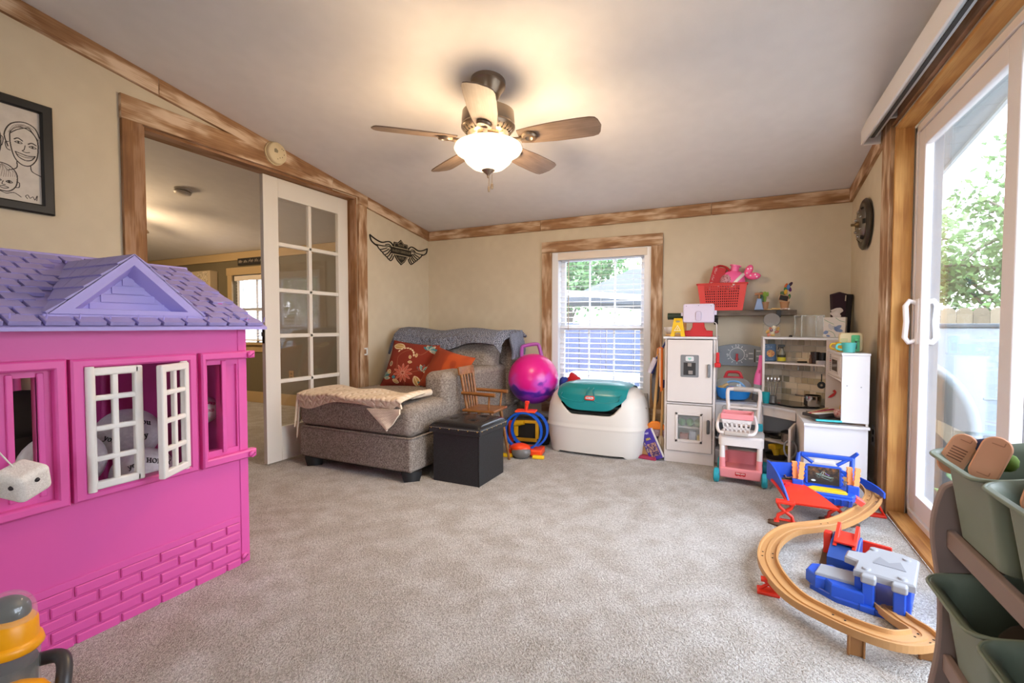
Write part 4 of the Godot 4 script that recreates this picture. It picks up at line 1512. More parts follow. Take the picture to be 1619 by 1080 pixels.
func furniture() -> void:
	var fab := nmat("chaise_cloth", ["564c44", "7d7168", "948a80", "aca298"], [0.1, 0.38, 0.6, 0.9], 0.25, V(1.3, 1.3, 1.3), 0.95, 2.0, false, 3, 512)
	var blk := mat("17181a", 0.5)
	var o := thing("chaise", "grey-brown upholstered chaise with arm, pushed into the corner by the French door", "chaise lounge")
	put(o, "base", bx(mb(), V(-2.84, 0.062, -3.98), V(-1.845, 0.285, -2.38), 0.022, 3), fab)
	var sc := mb()
	sc.sub = 6
	sc.box(V(-2.345, 0.385, -3.02), V(1.0, 0.205, 1.28), 0.055, 4)
	sc.warp(func(p): return p + V(0, (0.022 * (1 - pow((p.x + 2.33) / 0.52, 2)) * (1 - pow((p.z + 3.02) / 0.65, 2)) if p.y > 0.42 else 0.0), 0)).renormal()
	put(o, "seat_cushion", sc, fab)
	var ar := mb()
	ar.sub = 2
	ar.box(V(-1.94, 0.47, -3.37), V(0.2, 0.40, 1.2), 0.06, 4)
	put(o, "arm", ar, fab)
	put(o, "back_frame", bx(mb(), V(-2.86, 0.28, -3.99), V(-1.80, 0.90, -3.72), 0.05, 4), fab)
	var bc := mb()
	bc.sub = 5
	bc.box(Vector3.ZERO, V(0.86, 0.44, 0.22), 0.08, 4)
	bc.warp(func(p): return p + V(0, 0, (0.05 * (1 - pow(p.x / 0.44, 2)) * (1 - pow(p.y / 0.24, 2)) if p.z > 0.06 else 0.0))).renormal()
	put(o, "back_cushion", bc, fab, T(V(-2.30, 0.70, -3.60), -14))
	put(o, "welt", mb().tube([V(-2.80, 0.284, -2.382), V(-1.85, 0.284, -2.382), V(-1.845, 0.284, -2.40), V(-1.845, 0.284, -3.9)], 0.006, 6), fab)
	for q in [[-2.75, -2.44], [-1.90, -2.45], [-2.75, -3.9], [-1.88, -3.9]]:
		put(o, "foot", mb(T(V(q[0], 0, q[1]))).tube([V(0, 0.0, 0), V(0, 0.066, 0)], [0.07, 0.09], 4), blk)
	rebase(o, V(-2.33, 0, -3.18))

	# cream knitted throw over the front of the seat
	var kn := knit("knit_cream", "c4ad92", "f7ecdc", 6.0, 3.0)
	var th := thing("throw_blanket", "cream knitted throw folded over the front of the chaise seat", "blanket")
	for lay in 2:
		var fn := func(u, v):
			var x: float = lerpf(-2.885, -1.93 - 0.10 * lay + 0.03 * v, u)
			var drop: float = 0.045 + 0.02 * sin(u * 9.0) + 0.04 * lay * (0.5 + 0.5 * sin(u * 5.0 + 1.0))
			var L: float = 0.36 + drop
			var s: float = v * L
			var z: float = -2.735 + minf(s, 0.36) + 0.09 * u * (1 - v) - 0.02 * lay
			var y: float = 0.522 - lay * 0.014 + 0.008 * sin(u * 14.0 + v * 3.0)
			var e: float = s - 0.30
			if e > 0.0:
				y -= e * e * 2.0 if e < 0.09 else 0.0162 + (e - 0.09) * 1.0
			if s > 0.36:
				z += 0.004
			var lx: float = (-2.835 - x) / 0.05
			if lx > 0.0:
				y -= lx * (0.19 if lay == 0 else 0.22) * smoothstep(0.2, 1.0, v) + lx * 0.03
				x = -2.835 - 0.03 * minf(lx, 1.0)
			if u > 0.93 and lay == 0:
				y += 0.018 * sin((u - 0.93) / 0.07 * PI)
			return V(x, y, z)
		put(th, "fold", mb().sheet(90, 40, fn, 0.011), kn)
	var fl := func(u, v):
		var a := V(-2.17, 0.462, -2.352)
		var b := V(-1.90, 0.475, -2.352)
		var tip := V(-2.0, 0.335, -2.350)
		var top: Vector3 = a.lerp(b, u)
		var bot: Vector3 = tip.lerp(b + V(0.005, -0.03, 0), u * u)
		return top.lerp(bot, v) + V(0, 0, 0.008 * sin(u * 8.0) * v)
	put(th, "corner_flap", mb().sheet(24, 16, fl, 0.011), kn)
	put(th, "roll", mb().tube(curve([V(-1.955, 0.53, -2.74), V(-1.95, 0.532, -2.65), V(-1.965, 0.528, -2.55)], 6), 0.024, 12), kn)
	rebase(th, V(-2.4, 0.49, -2.55))

	# blue-grey throw over the back
	var kb := knit("knit_blue", "0a1026", "b4bac8", 6.0, 3.0, 0.8)
	var t2 := thing("throw_blanket", "heathered blue-grey knitted throw draped over the chaise back", "blanket")
	var fb := func(u, v):
		var x: float = lerpf(-2.885, -1.735, u)
		var pathy := [0.80, 0.885, 0.935, 0.95, 0.95, 0.94]
		var pathz := [-3.40, -3.425, -3.50, -3.62, -3.80, -3.95]
		var f: float = v * 5.0
		var k: int = mini(int(f), 4)
		var y: float = lerpf(pathy[k], pathy[k + 1], f - k)
		var z: float = lerpf(pathz[k], pathz[k + 1], f - k)
		y += 0.016 * sin(u * 8.0 + 0.8) * (1 - v) + 0.014 * sin(u * 11.0 + v * 2.0)
		z += 0.012 * sin(u * 17.0) * (1 - v)
		if v < 0.2:
			y += (0.2 - v) * 0.12 * sin(u * 6.5 + 2.0)
		if u < 0.05:
			y -= (0.05 - u) * 2.2
		if u > 0.95:
			y -= (u - 0.95) * 1.2
		return V(x, y + 0.02, z)
	put(t2, "drape", mb().sheet(110, 44, fb, 0.02), kb)
	var fe := func(u, v):
		return V(-1.755 + 0.028 * sin(v * 2.0) + 0.006 * sin(u * 20.0), 0.925 - v * 0.21 + 0.03 * u, -3.60 - u * 0.24 + 0.01 * sin(v * 6.0))
	put(t2, "hanging_end", mb().sheet(30, 20, fe, 0.02), kb)
	rebase(t2, V(-2.3, 0.9, -3.7))

	var p1 := single("throw_pillow", "dark red pillow with gold and teal floral pattern on the chaise", "pillow", mb().pillow(0.43, 0.42, 0.16), pic(floral(), 0.95), T(V(-2.47, 0.668, -3.19), -26, 14, -6))
	p1.name = "throw_pillow"
	var dam := nmat("damask", ["84300e", "94370f", "a84414", "b04a16"], [0.3, 0.49, 0.53, 0.8], 0.016, V(2.2, 2.2, 2.2), 0.9, 0.0, false, 2)
	single("throw_pillow", "plain rust-orange damask pillow leaning against the chaise arm", "pillow", mb().pillow(0.40, 0.36, 0.15), dam, T(V(-2.08, 0.635, -3.14), -30, -2, -13))

	# black storage ottoman
	var ot := thing("ottoman", "black faux-leather storage ottoman with tufted lid and gold studs", "ottoman")
	var lea := nmat("leather", ["15171a", "1d1f23", "24262a"], [0.3, 0.5, 0.7], 0.15, V(6, 6, 6), 0.45, 1.0)
	put(ot, "box", bx(mb(), V(-1.765, 0, -2.845), V(-1.425, 0.325, -2.508), 0.004, 1), lea)
	put(ot, "lid", bx(mb(), V(-1.785, 0.318, -2.865), V(-1.405, 0.362, -2.488), 0.006, 2), lea)
	var shiny := mat("1a1a1d", 0.22)
	put(ot, "padded_top", mb().sheet(48, 48, func(u, v):
		var x: float = u * 2 - 1
		var z: float = 1 - v * 2
		var e: float = (1 - pow(absf(x), 9)) * (1 - pow(absf(z), 9))
		var y: float = 0.355 + 0.034 * pow(maxf(e, 0.0), 0.5) + 0.008 * (1 - x * x) * (1 - z * z)
		for q in [[-0.38, -0.38], [0.38, -0.38], [-0.38, 0.38], [0.38, 0.38]]:
			var d := Vector2(x - q[0], z - q[1]).length()
			y -= 0.016 * exp(-d * d / 0.012)
		return V(-1.595 + x * 0.188, y, -2.6765 + z * 0.186)), shiny)
	for q in [[-0.38, -0.38], [0.38, -0.38], [-0.38, 0.38], [0.38, 0.38]]:
		put(ot, "tuft_button", mb().sph(V(-1.595 + q[0] * 0.188, 0.383, -2.6765 + q[1] * 0.186), V(0.009, 0.005, 0.009), 12, 8), shiny)
	var st := mb()
	for k in 30:
		var f := (k + 0.5) / 30.0
		st.box(V(lerpf(-1.78, -1.41, f), 0.353, -2.4875), V(0.008, 0.0016, 0.0016))
		st.box(V(-1.4045, 0.353, lerpf(-2.86, -2.493, f)), V(0.0016, 0.0016, 0.008))
	put(ot, "stitching", st, mat("c9c6be", 0.6)).set_meta("kind", "stuff")
	for k in 6:
		put(ot, "stud", mb().sph(V(-1.765 + k * 0.068, 0.348, -2.487), V(0.0035, 0.0035, 0.003), 8, 6), mat("c79a3e", 0.3, 0.9))
		put(ot, "stud", mb().sph(V(-1.404, 0.348, -2.51 - k * 0.065), V(0.003, 0.0035, 0.0035), 8, 6), mat("c79a3e", 0.3, 0.9))
	put(ot, "piping", mb().cyl(V(-1.4255, 0.0, -2.5085), V(-1.4255, 0.32, -2.5085), 0.004, -1, 6), shiny)
	rebase(ot, V(-1.595, 0, -2.677))

	# small wooden armchair; built facing +x, seat centre at origin
	var ch := thing("child_chair", "small brown wooden spindle-back child's armchair behind the ottoman", "chair", T(V(-1.655, 0.022, -3.005), 0, 4))
	var oak := wood("oak_brown", ["6b3f1d", "9a6433", "b8904f"], 0.3, Vector3(2, 5, 5), 0.3)
	put(ch, "seat", mb().box(V(0, 0.372, 0), V(0.25, 0.018, 0.25), 0.006, 2), oak)
	for k in 5:
		var z := -0.09 + k * 0.045
		put(ch, "spindle" if k % 4 else "back_post", mb().tube([V(-0.105, 0.375, z * 0.9), V(-0.15, 0.645, z * 1.05)], 0.0075 if k % 4 else 0.0115, 8), oak)
	put(ch, "crest_rail", mb(T(V(-0.154, 0.65, 0), 0, 0, 10)).box(Vector3.ZERO, V(0.018, 0.062, 0.235), 0.006, 2), oak)
	for s in [-1, 1]:
		put(ch, "arm_rest", mb().tube([V(-0.135, 0.495, s * 0.105), V(0.13, 0.49, s * 0.115)], [0.0125, 0.0145], 8), oak)
		put(ch, "arm_post", mb().cyl(V(0.075, 0.376, s * 0.105), V(0.085, 0.488, s * 0.113), 0.0075, -1, 8), oak)
		for e in [-1, 1]:
			put(ch, "leg", mb().tube([V(e * 0.085, 0.368, s * 0.085), V(e * 0.14, -0.022, s * 0.125)], [0.014, 0.010], 8), oak)
		put(ch, "stretcher", mb().cyl(V(-0.122, 0.16, s * 0.108), V(0.122, 0.16, s * 0.108), 0.006, -1, 8), oak)

	# hopper ball
	var bm := StandardMaterial3D.new()
	var bi := Image.create(512, 256, false, Image.FORMAT_RGB8)
	var bn := noise(0.9, FastNoiseLite.TYPE_SIMPLEX_SMOOTH, 3, 21)
	var sp := noise(20.0, FastNoiseLite.TYPE_SIMPLEX, 1, 4)
	for y in 256:
		for x in 512:
			var a := TAU * x / 512.0
			var b := PI * y / 256.0
			var d := V(sin(b) * cos(a), cos(b), sin(b) * sin(a))
			var q := d.y + 0.3 * d.x + 0.25 * bn.get_noise_3dv(d * 1.1)
			var f := bn.get_noise_3dv(d * 0.9 + V(3, 0, 0))
			var c := Color("d81c86").lerp(Color("c94bbd"), smoothstep(0.35, -0.35, q + f))
			c = c.lerp(Color("8a2bb0"), smoothstep(-0.2, -0.75, q))
			var band := 1.0 - absf(q + 0.42 + 0.6 * f) / 0.16
			if band > 0.0:
				c = c.lerp(Color("4c1f96"), clampf(band * 1.4 + 0.35 * sp.get_noise_3dv(d * 3.0), 0, 1))
			bi.set_pixel(x, y, c)
	bm.albedo_texture = itex(bi)
	bm.roughness = 0.28
	var hb := thing("hopper_ball", "pink and purple swirled hopper ball wedged between chaise and toy box", "ball", T(V(-1.575, 0.545, -3.715), 0, 20, 4))
	put(hb, "ball", mb().sph(Vector3.ZERO, V(0.215, 0.215, 0.215), 48, 32), bm)
	put(hb, "seam", mb(T(V(0, 0.03, 0), 8)).lathe([Vector2(0.2115, -0.004), Vector2(0.2145, 0.0), Vector2(0.2115, 0.004)], 60), mat("b53aa6", 0.35))
	put(hb, "handle", mb().tube(curve([V(-0.085, 0.19, 0), V(-0.08, 0.255, 0), V(-0.06, 0.285, 0), V(0.045, 0.295, 0), V(0.07, 0.27, 0), V(0.085, 0.19, 0)], 6), 0.016, 10), mat("a04aa0", 0.4))
	put(hb, "valve", mb().sph(V(0, 0.212, 0), V(0.012, 0.006, 0.012), 10, 6), mat("d9b8a8", 0.5))


# ---------------------------------------------------------------- toy box and the floor toys round it
const TB := Vector3(-1.005, 0, -3.725)

func tb_y(rho: float) -> float:
	var pr := [[0.0, 0.545], [0.45, 0.54], [0.62, 0.525], [0.78, 0.495], [0.89, 0.45], [0.955, 0.38], [0.985, 0.30], [1.0, 0.225]]
	for k in pr.size() - 1:
		if rho <= pr[k + 1][0]:
			return lerpf(pr[k][1], pr[k + 1][1], (rho - pr[k][0]) / (pr[k + 1][0] - pr[k][0]))
	return 0.225


func tb_pt(a: float, sc: float, y: float) -> Vector3:
	var e := 0.55
	return TB + V(0.395 * sc * signf(cos(a)) * pow(absf(cos(a)), e), y, 0.265 * sc * signf(sin(a)) * pow(absf(sin(a)), e))


func toy_box() -> void:
	var o := thing("toy_box", "cream plastic toy box with slightly open teal lid under the window", "toy box")
	var cr := mat("d8d3cb", 0.45)
	var teal := mat("0d7f83", 0.28)
	var prof := [[0.90, 0.0], [0.925, 0.02], [0.965, 0.12], [0.985, 0.20], [1.005, 0.212], [1.008, 0.222], [0.99, 0.234]]
	for k in 10:
		var y := lerpf(0.25, 0.415, k / 9.0)
		var r := 0.99
		for j in 40:
			r = 1.0 - j * 0.004
			if tb_y(r) >= y:
				break
		prof.append([r, y])
	# the wall stands open at the top; its front dips under the lid
	var wall := mb().sheet(96, prof.size() - 1, func(u, v):
		var a: float = -TAU * u
		var k: int = int(round(v * (prof.size() - 1)))
		var px: float = 0.395 * pow(absf(cos(a)), 0.55)
		var fr: float = smoothstep(0.30, 0.15, px) if sin(a) > 0.0 else 0.0
		var y: float = minf(prof[k][1], lerpf(0.42, 0.318, fr))
		if k == 0 and absf(cos(a)) < 0.62 and sin(a) > 0:
			y = 0.028 * smoothstep(0.62, 0.45, absf(cos(a)))
		return tb_pt(a, prof[k][0], y))
	put(o, "body", wall, cr)
	var dark := mat("0b0c0d", 0.9)  # black sheet in the gap, the shade inside put into its colour
	put(o, "opening_shade", mb().sheet(48, 3, func(u, v):
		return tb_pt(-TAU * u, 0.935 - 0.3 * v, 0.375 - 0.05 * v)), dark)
	# cream shoulders left and right of the lid
	for s in [-1, 1]:
		put(o, "shoulder", mb().sheet(30, 24, func(u, v):
			var x: float = lerpf(0.255 + 0.02 * cos(v * 3.0), 0.386, u if s > 0 else 1.0 - u)
			var X: float = x / 0.395
			var lim: float = 0.265 * pow(maxf(0.0, pow(0.955, 3.63) - pow(X, 3.63)), 1 / 3.63)
			var z: float = lerpf(-lim, lim, v if true else v)
			var rho: float = pow(pow(absf(X), 3.63) + pow(absf(z) / 0.265, 3.63), 1 / 3.63)
			return TB + V(x * s, tb_y(rho), z)), cr)
	var lidf := func(u, v, lift):
		var x: float = (u * 2 - 1) * (0.282 - 0.012 * v)
		var X: float = absf(x) / 0.395
		var rf: float = 0.972 - 0.07 * pow(absf(u * 2 - 1), 5.0)
		var zf: float = 0.265 * pow(maxf(0.0, pow(rf, 3.63) - pow(X, 3.63)), 1 / 3.63)
		var w: float = 1.0 - (1.0 - v) * (1.0 - v)
		var z: float = lerpf(-0.235, zf, w)
		var rho: float = pow(pow(X, 3.63) + pow(absf(z) / 0.265, 3.63), 1 / 3.63)
		return TB + V(x, tb_y(rho) + 0.010 + 0.012 * w + lift, z + 0.012 * w)
	var lid := put(o, "lid", mb().sheet(40, 40, func(u, v): return lidf.call(u, v, 0.0), -0.008), teal)
	# raised panel outlines on the lid
	for s in [-1, 1]:
		var pts := []
		for q in [[0.07, 0.06], [0.07, 0.66], [0.12, 0.80], [0.20, 0.87], [0.76, 0.87], [0.84, 0.80], [0.84, 0.06]]:
			pts.append(lidf.call(0.5 + s * q[0] * 0.5, q[1], 0.001))
		put(lid, "lid_ridge", mb().tube(curve(pts, 6), 0.004, 6), teal)
	var bp: Vector3 = lidf.call(0.5, 0.82, 0.0)
	var bp2: Vector3 = lidf.call(0.5, 0.84, 0.0)
	var bp3: Vector3 = lidf.call(0.5, 0.76, 0.0)
	var nz := (bp2 - bp3).cross(V(1, 0, 0)).normalized()
	if nz.y < 0:
		nz = -nz
	var bxf := TA(bp + nz * 0.004, V(1, 0, 0), nz)
	var ba := put(o, "badge", mb().ext(rrect(0.078, 0.034, 0.015, 5), 0.006, 0.002), mat("c8281f", 0.4), bxf)
	put(ba, "badge_panel", mb().ext(rrect(0.06, 0.017, 0.008, 5), 0.002, 0.0), mat("e9e4df", 0.4), T(V(0, 0, 0.0055)))
	text(ba, "lettering", "little tikes", 0.009, mat("3a4a86", 0.5), T(V(0, 0, 0.0085)), 0.001, "Droid Sans", true, 0.05)
	rebase(o, TB)
	# things peeping out of the opening and behind
	single("toy_cloth", "red cloth toy with blue trim showing behind the toy box lid", "toy", mb().sph(V(-1.235, 0.535, -3.79), V(0.075, 0.06, 0.06), 14, 10, func(d): return 1.0 + 0.25 * sin(d.x * 5.0 + d.y * 3.0)), mat("b3141f", 0.9))
	single("toy_cloth", "small blue cloth toy beside the hopper ball behind the toy box", "toy", mb().sph(V(-1.31, 0.515, -3.77), V(0.045, 0.05, 0.045), 12, 8, func(d): return 1.0 + 0.2 * sin(d.z * 6.0)), mat("203a8c", 0.9))
	var tr := thing("toy_package", "dark package with yellow lettering on the window sill behind the toy box", "package", T(V(-0.775, 0.345, -4.085)))
	put(tr, "box", mb().box(V(0, 0.04, 0), V(0.19, 0.08, 0.025), 0.003), mat("b9bcc2", 0.6))
	text(tr, "lettering", "BigTe", 0.04, mat("cfc44f", 0.5), T(V(0, 0.038, 0.014)), 0.002, "Droid Sans", true, 0.15)

	# baseboard heater along the back wall
	var h := thing("baseboard_heater", "long white baseboard heater along the back wall under the window", "heater")
	var hw := mat("d5d0c6", 0.5)
	put(h, "cover", bx(mb(), V(-1.75, 0.115, -4.095), V(-0.5, 0.185, -4.035), 0.004), hw)
	put(h, "back_plate", bx(mb(), V(-1.75, 0.02, -4.095), V(-0.5, 0.12, -4.085)), mat("2a2826", 0.8))
	put(h, "front_panel", bx(mb(), V(-1.75, 0.02, -4.045), V(-0.5, 0.075, -4.035), 0.002), hw)
	put(h, "fins", bx(mb(), V(-1.72, 0.07, -4.085), V(-0.53, 0.10, -4.05)), mat("4a4846", 0.6, 0.6))

	# loop set: two blue rings on an orange base
	var ls := thing("loop_track", "toy car loop set with two blue rings and orange base", "toy track", T(V(-1.475, 0, -3.33), 0, 12))
	var blu := mat("0f52b8", 0.35)
	var org := mat("f0480f", 0.4)
	for k in 2:
		var ring := []
		for q in [[0.135, -0.018], [0.150, -0.018], [0.150, -0.012], [0.143, -0.012], [0.143, 0.012], [0.150, 0.012], [0.150, 0.018], [0.135, 0.018], [0.135, -0.018]]:
			ring.append(Vector2(q[0], q[1]))
		put(ls, "ring", mb(T(V(0.02 - 0.035 * k, 0.185, -0.055 + 0.07 * k), 90)).lathe(ring, 44), blu)
	put(ls, "clip", mb().box(V(0.0, 0.335, -0.02), V(0.16, 0.014, 0.10), 0.004), org)
	put(ls, "clip_post", mb().cyl(V(0.0, 0.335, -0.01), V(0.01, 0.40, 0.0), 0.012, 0.016, 8).box(V(0.012, 0.405, 0.0), V(0.035, 0.025, 0.02), 0.006), mat("e0331f", 0.4))
	put(ls, "base", mb().box(V(0.01, 0.03, 0.0), V(0.26, 0.05, 0.16), 0.012, 2), org)
	put(ls, "launcher", mb().sph(V(-0.01, 0.045, 0.115), V(0.075, 0.05, 0.055), 16, 10), mat("6e6a68", 0.35))
	put(ls, "launcher_hood", mb().sph(V(-0.02, 0.075, 0.10), V(0.08, 0.035, 0.06), 14, 8), mat("e8400f", 0.35))
	for s in [-1, 1]:
		put(ls, "foot", mb().box(V(s * 0.12, 0.014, 0.11), V(0.09, 0.026, 0.035), 0.008, 2), mat("eebf12", 0.4))
	single("track_strip", "orange toy track strip standing between child's chair and loop set", "toy track", mb(T(V(-1.625, 0, -3.39), 0, 25, 2)).box(V(0, 0.12, 0), V(0.035, 0.24, 0.012), 0.003), org)
	# black and yellow tool set behind it
	var tc := thing("toy_tool_case", "black and yellow toy tool case behind the loop set", "toy tools", T(V(-1.615, 0, -3.66), 0, 10))
	put(tc, "case", mb().box(V(0.02, 0.11, 0), V(0.36, 0.22, 0.12), 0.02, 2), mat("17150f", 0.6))
	put(tc, "drill", mb().cyl(V(-0.11, 0.17, 0.075), V(0.0, 0.19, 0.075), 0.03, 0.02, 10).box(V(-0.07, 0.12, 0.075), V(0.035, 0.1, 0.03), 0.008), mat("d9a90c", 0.45))
	put(tc, "frame", mb().box(V(0.11, 0.13, 0.07), V(0.03, 0.15, 0.02), 0.006).box(V(0.06, 0.195, 0.07), V(0.12, 0.025, 0.02), 0.006), mat("d09a12", 0.5))
	put(tc, "bar", mb().box(V(0.0, 0.045, 0.075), V(0.22, 0.03, 0.02), 0.006), mat("c78d10", 0.5))
	put(tc, "strap", mb().tube(curve([V(0.12, 0.2, 0.03), V(0.19, 0.23, 0.06), V(0.215, 0.12, 0.075), V(0.2, 0.02, 0.07)], 6), 0.012, 8), mat("1b1a18", 0.7))

	# books and box between toy box and play kitchen
	single("picture_book", "flat pink picture book under the small wooden box", "book", mb(T(V(-0.605, 0.011, -3.65), 0, -10)).box(Vector3.ZERO, V(0.17, 0.022, 0.14), 0.004), mat("a63355", 0.6))
	var wbx := thing("wooden_box", "small plain wooden box on the floor right of the toy box", "box", T(V(-0.63, 0.022, -3.69), 0, -6))
	var bir := wood("birch", ["b98a55", "cfa36b", "dcb680"], 0.3, Vector3(3, 6, 6), 0.6)
	put(wbx, "body", mb().box(V(0, 0.04, 0), V(0.125, 0.08, 0.11), 0.003), bir)
	put(wbx, "lid", mb().box(V(0, 0.086, 0), V(0.13, 0.012, 0.115), 0.003), bir)
	var bk := thing("picture_book", "purple picture book leaning against the play kitchen fridge", "book", T(V(-0.520, 0.006, -3.60), 0, -18, 27))
	put(bk, "cover", mb().box(V(0.0, 0.115, 0), V(0.105, 0.23, 0.032), 0.003), mat("4b3aa0", 0.4))
	put(bk, "pages", mb().box(V(0.0, 0.115, -0.002), V(0.107, 0.222, 0.024)), mat("d9d2c4", 0.8))
	put(bk, "picture", mb().box(V(0.008, 0.075, 0.0163), V(0.075, 0.10, 0.001)), nmat("book_art", ["3b2a66", "8a6a6e", "c79a7a"], [0.3, 0.5, 0.7], 0.03, V(9, 9, 9), 0.5))
	script_line(bk, "lettering", 0.10, 0.013, 3, mat("e3cf3c", 0.5), T(V(-0.04, 0.115, 0.0165), 0, 0, -90), 0.16)
	text(bk, "lettering", "2 1", 0.014, mat("e6e0ee", 0.5), T(V(-0.04, 0.19, 0.0165), 0, 0, -90), 0.001, "Droid Sans", true)
	script_line(bk, "lettering", 0.06, 0.022, 4, mat("d9c02e", 0.5), T(V(0.014, 0.16, 0.0165)), 0.16)
	script_line(bk, "lettering", 0.045, 0.02, 5, mat("e6e0ee", 0.5), T(V(0.006, 0.202, 0.0165)), 0.12)

	# cleaning set on the side of the fridge
	var hl := mat("c99f63", 0.5)
	var bs := thing("toy_brush", "navy hand brush with white bristles hanging beside the play fridge", "brush", T(V(-0.555, 0.735, -3.74), 0, 0, -24))
	put(bs, "handle", mb().tube([V(0, 0.16, 0), V(0, 0.05, 0), V(0, 0, 0), V(0, -0.11, 0)], [0.007, 0.009, 0.02, 0.017], 10), mat("1d2a63", 0.4))
	put(bs, "bristles", mb().cyl(V(-0.012, 0.01, 0.008), V(-0.012, -0.11, 0.008), 0.021, 0.019, 10), nmat("bristle", ["b9b3c4", "e8e4ea"], [0.35, 0.6], 0.2, V(8, 8, 8), 0.9, 4.0))
	put(bs, "loop", mb().tube([V(0, 0.16, 0), V(0.03, 0.225, 0), V(0.055, 0.26, 0)], 0.0025, 6), mat("e0ddd6", 0.7))
	var cl := single("toy_cloth", "orange and white cleaning cloth hanging beside the play fridge", "cloth", mb().sheet(20, 16, func(u, v):
		return V(-0.515 - 0.022 * u * (1 - v * 0.4) + 0.01 * sin(u * 14.0), 0.835 - 0.33 * v + 0.12 * v * u, -3.66 - 0.10 * u), 0.008), mat("f08036", 0.85))
	for k in 3:
		put(cl, "stripe", mb().sheet(4, 16, func(u, v):
			var q: float = 0.2 + 0.28 * k + u * 0.09
			return V(-0.515 - 0.022 * q * (1 - v * 0.4) + 0.01 * sin(q * 14.0) - 0.001, 0.83 - 0.32 * v + 0.12 * v * q, -3.66 - 0.10 * q + 0.003), 0.001), mat("f3d9c4", 0.85))
	var du := thing("toy_duster", "fluffy grey duster hanging between window and play fridge", "duster", T(V(-0.572, 0.525, -3.80)))
	put(du, "head", mb().sph(Vector3.ZERO, V(0.026, 0.135, 0.03), 24, 24, func(d): return 1.0 + 0.22 * sin(d.y * 60.0 + atan2(d.z, d.x) * 9.0)), mat("77777c", 1.0))
	put(du, "handle", mb().cyl(V(0, 0.13, 0), V(0.02, 0.3, 0.02), 0.008, -1, 8), mat("e69a3a", 0.4))
	var bm := thing("toy_broom", "toy broom with orange head and wooden handle beside the play fridge", "broom", T(V(-0.572, 0, -3.72)))
	put(bm, "handle", mb().cyl(V(0, 0.26, 0), V(0.035, 0.78, -0.01), 0.011, -1, 10), hl)
	put(bm, "head", mb(T(V(0.01, 0.205, -0.02))).ext([Vector2(-0.075, 0), Vector2(0.08, 0), Vector2(0.08, 0.03), Vector2(0.02, 0.062), Vector2(-0.02, 0.062), Vector2(-0.075, 0.02)], 0.04, 0.008), mat("f08a2c", 0.45))
	put(bm, "bristles", mb(T(V(0.012, 0, -0.016))).ext([Vector2(-0.062, 0.15), Vector2(0.07, 0.15), Vector2(0.072, 0.207), Vector2(-0.068, 0.207)], 0.03, 0.004), nmat("broom_bristle", ["9d7f8a", "cbb4ba"], [0.35, 0.6], 0.2, V(2, 9, 9), 0.9, 4.0))
	var mp := thing("toy_mop", "toy string mop with navy cap standing against the play fridge", "mop", T(V(-0.502, 0, -3.70)))
	put(mp, "handle", mb().cyl(V(-0.01, 0.16, 0), V(0.0, 0.56, 0), 0.009, -1, 10), hl)
	put(mp, "cap", mb().cyl(V(0.0, 0.53, 0), V(0.001, 0.59, 0), 0.011, -1, 10), mat("1d2a63", 0.4))
	var sn := mb()
	for k in 26:
		var a := TAU * k / 26
		sn.tube(curve([V(-0.01, 0.17, 0), V(-0.01 + 0.022 * cos(a), 0.13, 0.022 * sin(a)), V(-0.012 + 0.034 * cos(a), 0.06, 0.034 * sin(a)), V(-0.012 + 0.03 * cos(a), 0.008, 0.03 * sin(a))], 3), 0.005, 5)
	put(mp, "strings", sn, mat("c4b59e", 1.0))


